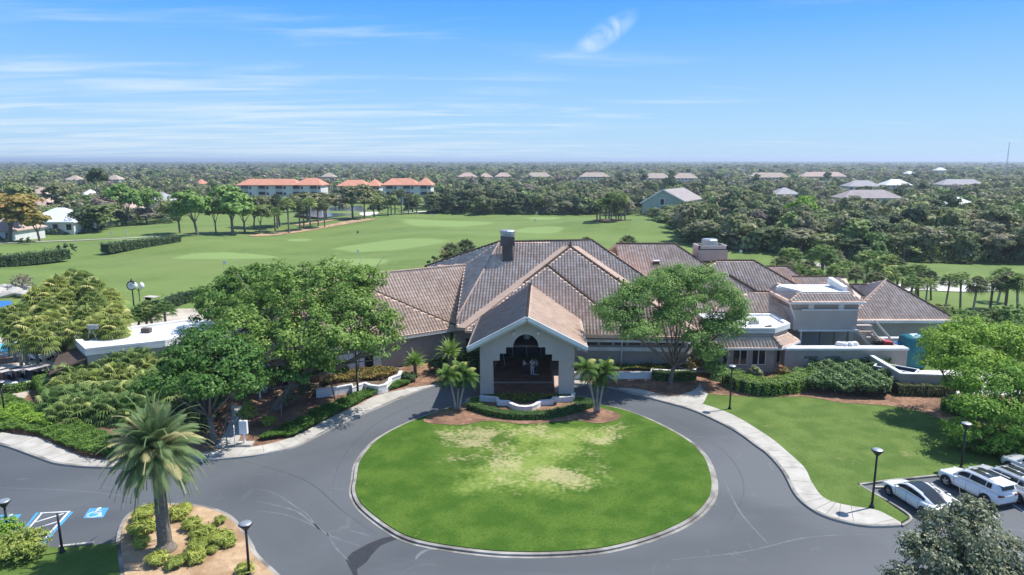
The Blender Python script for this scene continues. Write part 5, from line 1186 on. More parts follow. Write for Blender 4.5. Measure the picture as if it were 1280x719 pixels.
def palm_trunk(name, h, r0, r1, lean=(0, 0), m='bark', parent=None, boot=True, rings=14):
    pts = []; rad = []
    for i in range(rings + 1):
        f = i / rings; pts.append((lean[0] * f ** 1.5, lean[1] * f ** 1.5, h * f - (.1 if i == 0 else 0))); rad.append((r0 + (r1 - r0) * min(1, f * 1.6)) * (1 + .05 * (i % 2)))
    if boot: rad[-1] *= 1.35; rad[-2] *= 1.3
    return obj(name, MB().tube(pts, rad, 9), MT[m], parent, smooth=True)
# date palm on the near island
dp = G(207, 687, .17); hd = Yd(205, 562, dp.y).z
t = thing('date_palm', dp, 'tall date palm with a full arching crown on the near mulch island', 'palm')
r = np.random.default_rng(5); me = palm_mesh('crown', r, 112, 3.5, 1.75, 38, .52, .032, R(86), R(-38)); c = link('crown', me, LM['date'], t, loc=(0, 0, hd - .2))
palm_trunk('trunk', hd - .2, .40, .30, m='bark', parent=t, rings=30); obj('root_base', MB().lathe([(.66, -.1), (.60, .15), (.45, .35), (.38, .5)], n=12), MT['bark'], t, smooth=True)
dead = MB()
for k in range(26):
    a = k * 2.4; dead.beam((.2 * math.cos(a), .2 * math.sin(a), hd - .5 - .03 * k % .6), (.55 * math.cos(a), .55 * math.sin(a), hd - .05 - .02 * k), .07, .04)
obj('leaf_boots', dead, MT['bark'], t)
# triple feather palms flanking the planter
def xmas(u, v, tops, label, sd):
    L0 = G(u, v, .2); t = thing('feather_palm', L0, label, 'palm', 'feather palm clumps before the porch'); r = np.random.default_rng(sd)
    for k, (tu, tv) in enumerate(tops):
        q = Yd(tu, tv, L0.y + (-.5, .3, .1)[k % 3]); dx, dy, h = q.x - L0.x, q.y - L0.y, q.z - L0.z
        b = (.18 * (k - 1), .1 * (k % 2)); pts = [(b[0] + (dx - b[0]) * f ** 1.4, b[1] + (dy - b[1]) * f, h * f - (.1 if f == 0 else 0)) for f in np.linspace(0, 1, 9)]
        obj('trunk', MB().tube(pts, [.11, .10, .09, .08, .08, .075, .07, .07, .08], 8), MT['bark_pale'], t, smooth=True)
        me = palm_mesh('crown', r, 22, 1.7, 2.2, 16, .5, .04, R(80), R(-25)); link('crown', me, LM['xmas'], t, loc=(dx, dy, h))
xmas(572, 512, [(561, 470), (574, 466), (583, 471)], 'triple stemmed feather palm left of the porch planter', 7)
xmas(746, 516, [(733, 462), (748, 470), (758, 464)], 'triple stemmed feather palm right of the porch planter', 8)
# cycads near the porch
def cycad(u, v, top, s, label, sd, nf=36):
    L0 = G(u, v, .15); hh = Yd(u, top, L0.y).z; t = thing('cycad', L0, label, 'cycad'); r = np.random.default_rng(sd); link('crown', palm_mesh('crown', r, nf, s, 1.1, 14, .3, .035, R(80), R(5)), LM['coontie'], t, loc=(0, 0, hh)); palm_trunk('trunk', hh, .2, .16, parent=t, rings=6)
cycad(519, 468, 456, 1.7, 'light green cycad beside the curved white planter', 9); cycad(563, 466, 444, 2.0, 'large cycad against the shaded wall left of the porch', 10, 46); cycad(556, 478, 470, 1.0, 'small dark cycad low beside the porch bed', 13, 24) 
cycad(590, 462, 447, 1.5, 'dark cycad close to the left porch pier', 12)
# fan palms: meshes shared
rS = np.random.default_rng(77)
FAN = {k: [fan_mesh('crown', rS, 34 + 3 * i, .78 + .05 * i, .9 if k != 'sabal' else 1.15, nseg=14, droop=.6, span=125 if k != 'sabal' else 100) for i in range(3)] for k in ('sabal', 'sabal_dark', 'sabal_gold')}
for k in FAN:
    for me in FAN[k]: me.materials.append(LM[k])
TR = [palm_trunk('trunk', 1.0, r0, r0 * .92, m=b).data for r0, b in ((.17, 'bark'), (.15, 'bark_pale'))]
for o in list(bpy.data.objects):
    if o.name.startswith('trunk') and o.parent is None: bpy.data.objects.remove(o)
def sabal(loc, h, kind, label, group, s=1.0, name='fan_palm', tr=0, lean=0.0, k=0):
    t = thing(name, loc, label, 'palm', group, rz=k * 1.7); me = FAN[kind][k % 3]
    c = bpy.data.objects.new('crown', me); col.objects.link(c); c.parent = t; c.location = (lean * h, 0, h); c.scale = (s, s, s)
    q = bpy.data.objects.new('trunk', TR[tr]); col.objects.link(q); q.parent = t; q.scale = (s, s, h + .1); q.rotation_euler = (0, math.atan(lean), 0); q.location = (0, 0, -.1)
    return t
# cart-yard palm grove at far left: crowns 0..150 x 345..430
gro = [(30, 395), (48, 372), (66, 360), (85, 352), (104, 354), (122, 362), (135, 376), (58, 390), (78, 378), (97, 372), (114, 380), (132, 396), (20, 408), (42, 412), (66, 405), (88, 398), (106, 398), (124, 410), (144, 412), (12, 398), (75, 415), (100, 416), (55, 425), (30, 425), (145, 395)]
r = np.random.default_rng(9)
gro.sort()
for k, (u, v) in enumerate(gro):
    y = 82 - (v - 350) * .20 + r.uniform(-1, 1); q = Yd(u, v, y); sabal((q.x, q.y, 0.1), q.z, 'sabal_gold', 'golden green fan palm in the dense grove beside the cart yard, %s crown from the left' % ORD[k], 'fan palms of the cart yard grove', 1.15, tr=1, k=k, lean=r.uniform(-.12, .12))
# thicket behind the left hedge: crowns 60..210 x 440..540
th = [(85, 470), (105, 462), (128, 455), (150, 450), (172, 447), (192, 458), (78, 495), (100, 488), (122, 482), (145, 478), (168, 474), (190, 485), (95, 512), (118, 508), (140, 505), (165, 500), (185, 508), (205, 500), (112, 530), (135, 532), (160, 528), (75, 515), (215, 470), (90, 535)]
th.sort()
for k, (u, v) in enumerate(th):
    y = 65 - (v - 450) * .115 + r.uniform(-.6, .6); q = Yd(u, v, y); sabal((q.x, q.y, 0.1), max(q.z - (.9 if v < 465 else 0) + r.uniform(-.5, .6), .7), 'sabal_gold' if k % 4 == 1 else 'sabal', 'green fan palm in the thicket below the white flat roof, %s crown from the left' % ORD[k], 'fan palms of the drive thicket', 1.2, tr=0, k=k, lean=r.uniform(-.1, .1))
for k, (u, v) in enumerate([(168, 395), (180, 390), (194, 396), (206, 388)]):
    q = Yd(u, v, 82); sabal((q.x, q.y, .1), q.z, 'sabal', 'low fan palm between the street clock and the white flat roof, %s from the left' % ORD[k], 'low fan palms by the clock', .9, k=k, lean=.2)
# palms behind the right end of the clubhouse
rp = [(966, 336, 103, 1.2), (975, 326, 106, 1.5), (990, 318, 110, 1.5), (998, 336, 102, 1.1), (1008, 330, 106, 1.2), (1020, 340, 100, 1.0), (1030, 316, 112, 1.7), (1040, 318, 112, 1.6), (1046, 336, 104, 1.2), (1062, 332, 106, 1.2), (1072, 338, 102, 1.0), (1086, 322, 114, 1.6), (1094, 332, 108, 1.4), (1100, 344, 101, 1.3), (1108, 326, 112, 1.5), (1116, 340, 104, 1.2),
      (1126, 328, 112, 1.3), (1130, 338, 106, 1.3), (1138, 350, 100, 1.1), (1147, 345, 104, 1.2), (1152, 336, 110, 1.2), (1160, 352, 101, 1.0), (1168, 341, 107, 1.0), (1186, 347, 102, 1.1), (1206, 345, 100, 1.0), (1221, 350, 101, 1.2), (1242, 352, 101, 1.2), (1252, 341, 106, 1.3), (1262, 346, 102, 1.4), (1278, 350, 100, 1.3)]
r = np.random.default_rng(19)
for k, (u, v, y, s_) in enumerate(rp):
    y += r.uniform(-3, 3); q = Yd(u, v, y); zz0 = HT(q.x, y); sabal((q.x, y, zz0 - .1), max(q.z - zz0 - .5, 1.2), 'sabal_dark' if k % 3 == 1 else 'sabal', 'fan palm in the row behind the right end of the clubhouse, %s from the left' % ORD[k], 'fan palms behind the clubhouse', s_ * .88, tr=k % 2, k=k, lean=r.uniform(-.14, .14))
for k, (u, v, y, rx) in enumerate([(975, 345, 99, 2.2), (1000, 345, 100, 2.2), (1030, 345, 102, 2.4), (1055, 350, 99, 1.6), (1082, 344, 104, 2.2), (1110, 348, 103, 2.2), (1135, 352, 102, 1.8)]):
    q = Yd(u, v, y); shrub(0, 0, rx, max(q.z * .55, 1.2), 'sabal' if k % 2 else 'mid', 'leafy bush under the fan palms behind the clubhouse, %s from the left' % ORD[k], 160 + k, n=1500, leaf=.4, loc=Vector((q.x, y, 0)), group='bushes under the fan palms', asp=.3)
for k, (u, v, y, rx) in enumerate([(1180, 372, 88, 2.6), (1200, 378, 86, 3.0), (1222, 380, 85, 3.0), (1245, 376, 86, 2.8), (1268, 372, 84, 3.4), (1290, 378, 80, 3.0), (1190, 384, 84, 2.2), (1278, 392, 78, 2.6)]):
    q = Yd(u, v + 6, y); shrub(0, 0, rx, max(q.z * .9, 1.2), 'oak_light' if k % 3 else 'mid', 'broad green bush beyond the right end of the roof, %s from the left' % ORD[k], 170 + k, n=5000, leaf=.28, loc=Vector((q.x, y, 0)), group='broad bushes beyond the right roof')
# palms peeping over the main roof
for (u, v, y, s, lb) in [(563, 312, 108, 1.25, 'spiky palm above shrubs behind the left roof ridge'), (582, 308, 112, 1.35, 'feathery palm just left of the dark chimney'), (785, 301, 104, 1.1, 'small palm top showing above the right roof ridge'), (733, 300, 105, .8, 'tiny palm tip above the main ridge')]:
    q = Yd(u, v, y); z0 = HT(q.x, y); sabal((q.x, y, z0 - .1), q.z - z0 - .3, 'sabal_dark', lb, None, s)
for k, (u, v, y, rx) in enumerate([(540, 323, 104, 1.8), (553, 318, 106, 1.8), (573, 318, 106, 1.6), (545, 328, 102, 1.6), (597, 312, 110, 1.2)]):
    q = Yd(u, v, y); shrub(0, 0, rx, q.z + .6, 'olive' if k % 2 else 'dark', 'dark rounded shrub behind the left part of the roof', 120 + k, n=2200, leaf=.3, loc=Vector((q.x, y, 0)), group='shrubs behind the left roof')

for k, (u, v, rx, h_, lb) in enumerate([(547, 464, 1.5, 1.5, 'dark rounded shrub under the large cycad'), (585, 462, 1.3, 2.3, 'tall dark shrub against the left porch pier'), (598, 466, 1.0, 1.6, 'small dark shrub at the foot of the porch side'), (512, 476, 1.0, .8, 'low dark shrub at the foot of the light green cycad')]): shrub(u, v, rx, h_, 'dark', lb, 190 + k, n=2600, leaf=.2)
# ================================================================== DISTANCE
roof_red = tilemat('orange_roof', (.40, .165, .11), (.46, .20, .135), (.52, .25, .17)); MT['roof_red'] = roof_red
MT['roof_pink'] = noisy('pink_roof', (.42, .30, .26), (.50, .38, .33), .6, .85); MT['roof_grey'] = noisy('grey_roof', (.30, .29, .31), (.38, .37, .39), .6, .85)
MT['roof_white'] = noisy('pale_roof', (.55, .58, .62), (.66, .69, .72), .4, .7); MT['roof_tan'] = noisy('tan_roof', (.36, .29, .24), (.43, .36, .30), .4, .85); MT['roof_purple'] = noisy('grey_brown_roof', (.27, .24, .24), (.35, .31, .31), .5, .85)
MT['wall_white'] = noisy('white_wall', (.58, .58, .58), (.68, .68, .67), .5, .85); MT['wall_cream'] = noisy('cream_wall', (.55, .50, .42), (.62, .57, .49), .5, .85); MT['wall_green'] = noisy('pale_green_wall', (.38, .44, .37), (.45, .50, .43), .3, .85)
HOUSES = []
def house(u0, u1, vr, zr, wall_, roof_, label, depth=12, cat='house', hipf=.5, rot=0, ze=None, floors=1, dist=None, win=True, group=None, base=None, name='house'):
    """house whose ridge (height zr) is seen at row vr between columns u0..u1"""
    r_ = ray((u0 + u1) / 2, vr); t_ = (zr - CAM_H) / r_.z; y = r_.y * t_; x0, x1 = XX(u0, y, zr), XX(u1, y, zr); L_ = x1 - x0; ze = ze or zr * .5
    z0 = HT((x0 + x1) / 2, y) if y < 500 else 0
    HOUSES.append(((x0 + x1) / 2, y, L_ / 2 + 2, depth / 2 + 3))
    t = thing(name, ((x0 + x1) / 2, y, z0), label, cat, group, rz=rot); h = L_ / 2; dd = depth / 2
    obj('wall', MB().prism([(-h + .6, -dd + .6), (h - .6, -dd + .6), (h - .6, dd - .6), (-h + .6, dd - .6)], -.5, ze), MT[wall_], t)
    k = min(h * .9, dd * hipf * 2) * 1.0
    vs = [(-h, -dd, ze - .1), (h, -dd, ze - .1), (h, dd, ze - .1), (-h, dd, ze - .1), (-h + k, 0, zr), (h - k, 0, zr), (-h, -dd, ze - .4), (h, -dd, ze - .4), (h, dd, ze - .4), (-h, dd, ze - .4)]
    m = MB(); m.add(vs, [(0, 1, 5, 4), (1, 2, 5), (2, 3, 4, 5), (3, 0, 4), (9, 8, 7, 6), (0, 6, 7, 1), (1, 7, 8, 2), (2, 8, 9, 3), (3, 9, 6, 0)]); rf = obj('roof', m, MT[roof_], t)
    if win:
        nw = max(2, int(L_ / 3.5)); fh = ze / floors
        for f_ in range(floors):
            for i in range(nw):
                w_ = obj('window', MB().box((-h + L_ * (i + .5) / nw, -dd + .58, f_ * fh + fh * .55), (1.5, .12, fh * .45)), MT['glass'], t)
    return t
# condominiums with orange roofs
def condo(u0, u1, ve, ze, zr, label, u2=None, depth=16, floors=3):
    r_ = ray((u0 + u1) / 2, ve); t_ = (ze - CAM_H) / r_.z; y = r_.y * t_; x0, x1 = XX(u0, y, ze), XX(u1, y, ze); L_ = x1 - x0; h = L_ / 2; dd = depth / 2
    HOUSES.append(((x0 + x1) / 2, y, L_ / 2 + 3, depth / 2 + 6))
    t = thing('apartment_block', ((x0 + x1) / 2, y + dd, 0), label, 'apartment block', 'white apartment blocks with orange roofs')
    obj('wall', MB().prism([(-h + .8, -dd + .8), (h - .8, -dd + .8), (h - .8, dd - .8), (-h + .8, dd - .8)], -.5, ze), MT['wall_white'], t)
    for a, b, zt in (((-h), (h * .45), zr), ((h * .35), h, zr + .5)):
        k = dd * .55; m = MB(); vs = [(a, -dd, ze), (b, -dd, ze), (b, dd, ze), (a, dd, ze), (a + k, 0, zt), (b - k if b - k > a + k else (a + b) / 2 + .01, 0, zt)] + [(q[0], q[1], ze - .35) for q in ((a, -dd), (b, -dd), (b, dd), (a, dd))]
        if b - k < a + k: vs[4] = ((a + b) / 2 - .01, 0, zt)
        m.add(vs, [(0, 1, 5, 4), (1, 2, 5), (2, 3, 4, 5), (3, 0, 4), (9, 8, 7, 6), (0, 6, 7, 1), (1, 7, 8, 2), (2, 8, 9, 3), (3, 9, 6, 0)]); obj('roof', m, MT['roof_red'], t)
    fh = ze / floors; nb = max(3, int(L_ / 7.5))
    for i in range(nb):
        xc = -h + L_ * (i + .5) / nb
        for f_ in range(floors):
            bal = obj('balcony', MB().box((xc, -dd + .5, f_ * fh + fh * .55), (3.2, .8, fh * .62)), MT['glass'], t)
            obj('balcony_rail', MB().box((xc, -dd + .02, f_ * fh + fh * .33), (3.2, .08, .5)), MT['grey_metal'], bal)
            obj('window', MB().box((xc + 2.9, -dd + .72, f_ * fh + fh * .55), (1.0, .2, 1.3)), MT['glass'], t)
condo(294, 402, 231.5, 9.3, 12.3, 'long white apartment block with orange roof, leftmost of the three')
condo(420, 474, 232.5, 8.6, 11.6, 'apartment block with red roof half hidden behind trees, middle of the three')
condo(476, 540, 231.5, 9.3, 12.6, 'white apartment block with red roof and four window bays, rightmost of the three')
for a in [(42, 108, 259, 7.6, 'wall_white', 'roof_white', 'large white house with pale metal roof and screened porch on the left fairway'), (-12, 37, 272, 6.2, 'wall_white', 'roof_pink', 'white bungalow with salmon roof under the golden tree at the left edge'),
          (40, 73, 246, 7.0, 'wall_cream', 'roof_pink', 'house with pink tiled roof behind the large white house'), (42, 67, 234.5, 6.8, 'wall_white', 'roof_pink', 'pink roofed house farthest up the left side street'), (83, 104, 219.5, 8, 'wall_white', 'roof_tan', 'distant pale roofed house above the left trees'),
          (134, 153, 218.5, 8.5, 'wall_white', 'roof_tan', 'distant tan roofed house right of the dark conical tree'), (106, 119, 236, 6.4, 'wall_white', 'roof_white', 'small white roofed house between dark trees'), (186, 218, 243, 6.8, 'wall_white', 'roof_grey', 'grey roofed house with white pool cage behind the two tall trees'),
          (247, 256, 224, 7, 'wall_cream', 'roof_red', 'tiny orange roof among trees left of the apartment blocks'), (150, 172, 252, 5.6, 'wall_white', 'roof_pink', 'pink roofed house behind the two tall fairway trees'),
          (402, 420, 216, 8.5, 'wall_cream', 'roof_tan', 'pale house in the woods behind the first apartment block'), (572, 596, 216, 8.5, 'wall_cream', 'roof_pink', 'pink roofed house behind the central palm wood, leftmost of three'), (597, 616, 216.3, 8.5, 'wall_cream', 'roof_pink', 'pink roofed house behind the central palm wood, middle of three'), (618, 640, 215.8, 8.5, 'wall_cream', 'roof_pink', 'pink roofed house behind the central palm wood, rightmost of three'),
          (656, 690, 215.6, 9, 'wall_cream', 'roof_tan', 'long tan roofed house just right of the picture centre'), (724, 762, 215.6, 9, 'wall_cream', 'roof_tan', 'long tan roofed house behind the central tree belt'), (803, 838, 216.5, 9.5, 'wall_cream', 'roof_tan', 'tan apartment house behind the pale green building, left part'), (840, 872, 216.5, 9.5, 'wall_white', 'roof_tan', 'tan apartment house with dark windows behind the pale green building'),
          (935, 985, 215.8, 9.5, 'wall_cream', 'roof_tan', 'long tan roof far right of centre'), (1000, 1056, 215.0, 9.5, 'wall_cream', 'roof_pink', 'long pinkish roof far right'), (1056, 1098, 226, 7.8, 'wall_white', 'roof_grey', 'bright grey roofed house in the right woods'), (1102, 1136, 224, 8.2, 'wall_cream', 'roof_white', 'pale roofed house right of the bright grey one'),
          (1046, 1122, 239, 7.2, 'wall_white', 'roof_purple', 'wide grey brown roofed house in front of the bright grey one'), (1172, 1228, 224, 7.8, 'wall_cream', 'roof_grey', 'long grey roof in the far right woods'), (1130, 1143, 213.6, 8, 'wall_white', 'roof_white', 'tiny white building in the far right woods'), (1168, 1182, 209.6, 9, 'wall_white', 'roof_white', 'tiny white roof near the right horizon'), (965, 996, 236, 6.5, 'wall_white', 'roof_grey', 'grey roofed house partly hidden by pines'), (1180, 1210, 248, 5.5, 'wall_white', 'roof_white', 'low white building behind the right tree belt')]:
    d_ = 14 if a[1] - a[0] < 60 or a[2] > 225 else 22
    house(*a, depth=d_, floors=1 if a[3] < 8 else 2)
# pale green gabled building
yG = 250; t_ = G(845, 268, .5); yG = t_.y
gx = XX(803, yG, 5); gx1 = XX(852, yG, 5); zg = Yd(828, 239, yG).z; ze_g = Yd(803, 254, yG).z; zer = Yd(852, 252, yG).z
HOUSES.append(((gx + gx1) / 2 + 5, yG + 8, 14, 12))
t = thing('house', ((gx + gx1) / 2, yG, 0.3), 'pale green gabled building with grey brown roof beyond the fairway', 'house')
hx = (gx1 - gx) / 2; rx_ = XX(886, yG + 14, 8) - (gx + gx1) / 2
body = MB(); pr = [(-hx, -.5), (hx, -.5), (hx, zer), (0, zg), (-hx, ze_g)]
vs = [(x, 0, z) for x, z in pr] + [(x + 14, 22, z) for x, z in pr]; body.add(vs, [(0, 1, 2, 3, 4), (9, 8, 7, 6, 5), (0, 5, 6, 1), (1, 6, 7, 2), (2, 7, 8, 3), (3, 8, 9, 4), (4, 9, 5, 0)]); obj('wall', body, MT['wall_green'], t)
m = MB(); m.slab([(0, -.5, zg + .3), (hx + 1, -.5, zer - .3), (hx + 15, 22.5, zer - .3), (14, 22.5, zg + .3)], .3); obj('roof', m, MT['roof_purple'], t); m = MB(); m.slab([(0, -.5, zg + .3), (14, 22.5, zg + .3), (-hx + 13, 22.5, ze_g - .3), (-hx - 1, -.5, ze_g - .3)], .3); obj('roof', m, MT['roof_purple'], t)
obj('bargeboard', MB().beam((0, -.6, zg + .2), (hx + 1, -.6, zer - .35), .2, .5).beam((0, -.6, zg + .2), (-hx - 1, -.6, ze_g - .35), .2, .5), MT['white'], t)
fw = obj('window', MB().box((XX(827.5, yG, 5) - (gx + gx1) / 2, -.06, Yd(827, 252.5, yG).z - .3), (1.5, .12, 2.2)), MT['glass'], t); obj('window_frame', MB().box((XX(827.5, yG, 5) - (gx + gx1) / 2, -.03, Yd(827, 252.5, yG).z - .3), (2.0, .1, 2.8)), MT['white'], t)
for k in range(3): obj('dormer', MB().prism([(hx + 1.5 + k * 3, 3 + k * 6), (hx + 4 + k * 3, 3 + k * 6), (hx + 5 + k * 3, 6 + k * 6), (hx + 2.5 + k * 3, 6 + k * 6)], -.2, zer - .6 - .1 * k), MT['white'], t)
# radio mast on the right horizon
q = Yd(1259, 200, 700); t = thing('radio_mast', (q.x, q.y, 0), 'thin lattice radio mast on the right horizon', 'radio mast'); hh = Yd(1259, 178, 700).z
m = MB(); 
for sx, sy in ((-1, -1), (1, -1), (0, 1)): m.tube([(sx * .75, sy * .75, 0), (sx * .2, sy * .2, hh)], [.14, .09], 5)
for k in range(16): f = k / 16; s_1 = .75 * (1 - f) + .2 * f; m.beam((-s_1, -s_1, hh * f), (s_1, -s_1, hh * (f + .05)), .1, .1)
obj('lattice', m, MT['grey_metal'], t)

# water
wt, nt_, b_ = mat('lake_water'); b_.inputs['Base Color'].default_value = (.10, .13, .15, 1); b_.inputs['Roughness'].default_value = .12
def water(pts, name, z): 
    P = [G(u, v, z) for u, v in pts]; o = obj(name, MB().prism([(p.x, p.y) for p in P], z - .3, z), wt); tag(o, kind='structure')
water([(368, 268), (385, 260), (452, 257), (458, 263), (440, 268), (400, 272)], 'pond', 1.0)
# bunkers and cart paths
sand = noisy('bunker_sand', (.55, .53, .50), (.66, .64, .60), .3, .95)
def drape(pts, name, m, dz=.05, sm=3, sub=3.0):
    P = smooth_path([G(u, v, .5).xy for u, v in pts], sm, True)
    bm = bmesh.new(); f = bm.faces.new([bm.verts.new((p.x, p.y, 0)) for p in P]); bmesh.ops.triangulate(bm, faces=[f])
    lo = [min(p[i] for p in P) for i in (0, 1)]; hi = [max(p[i] for p in P) for i in (0, 1)]
    for ax in (0, 1):
        c_ = lo[ax] + sub
        while c_ < hi[ax]:
            co = [0, 0, 0]; co[ax] = c_; no = [0, 0, 0]; no[ax] = 1; bmesh.ops.bisect_plane(bm, geom=bm.verts[:] + bm.edges[:] + bm.faces[:], plane_co=co, plane_no=no); c_ += sub
    for v_ in bm.verts: v_.co.z = HT(v_.co.x, v_.co.y) + dz
    bmesh.ops.recalc_face_normals(bm, faces=bm.faces[:]); me = bpy.data.meshes.new(name); bm.to_mesh(me); bm.free(); o = link(name, me, m); tag(o, kind='structure'); return o
drape([(450, 268), (472, 266), (470, 269), (455, 271)], 'bunker', sand, .15); drape([(505, 262.5), (530, 261.5), (532, 263.5), (508, 265)], 'bunker', sand, .2)
drape([(1060, 358), (1100, 355), (1150, 354), (1200, 352), (1250, 355), (1252, 362), (1200, 363), (1150, 361), (1100, 364), (1065, 366)], 'bunker', noisy('shell_path', (.62, .58, .55), (.74, .70, .67), .3, .95), .12)
drape([(1010, 323), (1035, 330), (1030, 333), (1006, 326)], 'cart_path', MT['concrete'], .12)
def pathline(pts, wd, name, m, dz=.14, zg=.3):
    P = smooth_path([G(u, v, zg).xy for u, v in pts], 14); A_ = offset_path(P, wd / 2); B_ = offset_path(P, -wd / 2); mb = MB(); n = len(P)
    mb.add([(a.x, a.y, HT(a.x, a.y) + dz) for a in A_] + [(a.x, a.y, HT(a.x, a.y) + dz) for a in B_], [(i, n + i, n + i + 1, i + 1) for i in range(n - 1)]); o = obj(name, mb, m); tag(o, kind='structure')
pathline([(-60, 312), (20, 306), (70, 302), (120, 299), (165, 298), (200, 297)], 2.6, 'cart_path', MT['concrete'])
pathline([(370, 281), (400, 279), (430, 276), (450, 273)], 4, 'cart_path', MT['mulch_dry'])
drape([(310, 291), (330, 287.5), (370, 284), (410, 281), (440, 278), (460, 277), (470, 278), (440, 280.5), (400, 283.5), (360, 287), (320, 291.5)], 'bare_ground', MT['mulch_dry'], .12)
drape([(742, 281), (760, 277), (785, 280), (788, 283), (760, 286), (744, 284)], 'bare_ground', MT['mulch'], .2)
# dark shaded floor of mulch along tree belts
LM['farleaf'] = [LM[k] for k in ('mid', 'dark', 'olive', 'oak_light', 'mid', 'olive', 'yellow', 'brown')]
# ---- tree prototypes for the distance
rT = np.random.default_rng(99); PROT = []
def proto_tree(kind, seed, n=2800):
    r = np.random.default_rng(seed); nl = r.integers(4, 7); bl = []
    for _ in range(nl):
        if kind == 'round': a = r.uniform(0, 6.28); d = r.uniform(.3, 2.0); bl.append((d * math.cos(a), d * math.sin(a), r.uniform(4.2, 7.4), r.uniform(1.7, 2.5), r.uniform(1.7, 2.5), r.uniform(1.2, 1.9)))
        elif kind == 'bush': a = r.uniform(0, 6.28); d = r.uniform(.3, 2.2); bl.append((d * math.cos(a), d * math.sin(a), r.uniform(1.2, 6), r.uniform(1.7, 2.6), r.uniform(1.7, 2.6), r.uniform(1.4, 2.2)))
        elif kind == 'pine': a = r.uniform(0, 6.28); d = r.uniform(.2, 1.6); bl.append((d * math.cos(a), d * math.sin(a), r.uniform(7, 10), r.uniform(1.2, 1.9), r.uniform(1.2, 1.9), r.uniform(.7, 1.1)))
    P, Nn, CC = crown_pts(r, bl, n, .8, nclump=n // 26, shell=.7)
    V, F = leaf_quads(r, P, Nn, .58, .75); mb = MB(); random.seed(seed); limbs(mb, (0, 0, 0), [(b[0], b[1], b[2] - b[5] * .2) for b in bl], .22, .45)
    return V, F, mb
PR = {}
for i, k in enumerate(['round'] * 5 + ['bush'] * 4 + ['pine'] * 2):
    PR.setdefault(k, []).append(proto_tree(k, 300 + i))
CRM = {}
def far_tree(x, y, kind, var, leafk, hs, ws, label, group, name='tree', cat='tree'):
    key = (kind, var, leafk)
    if key not in CRM:
        V, F, mb = PR[kind][var]; me = np_mesh('crown', V, F, np.arange(len(F))); me.materials.append(LM[leafk])
        o = obj('trunk', mb, MT['bark']); CRM[key] = (me, o.data); bpy.data.objects.remove(o)
    me, tm = CRM[key]; t = thing(name, (x, y, HT(x, y) - .1), label, cat, group, rz=random.uniform(0, 6.28)); t.scale = (ws, ws, hs)
    for nm, d_ in (('crown', me), ('trunk', tm)):
        c = bpy.data.objects.new(nm, d_); col.objects.link(c); c.parent = t
    return t
random.seed(4)
def ft(u, v, vtop, kind, leafk, label, ws=1.0, group=None, name='tree', var=None, cat='tree', z=.3):
    p = G(u, v, z); h = Yd(u, vtop, p.y).z - HT(p.x, p.y); base_h = {'round': 8.6, 'bush': 7.4, 'pine': 10.6}[kind]; n = len(PR[kind]); return far_tree(p.x, p.y, kind, (int(u) if var is None else var) % n, leafk, h / base_h, ws, label, group, name, cat)
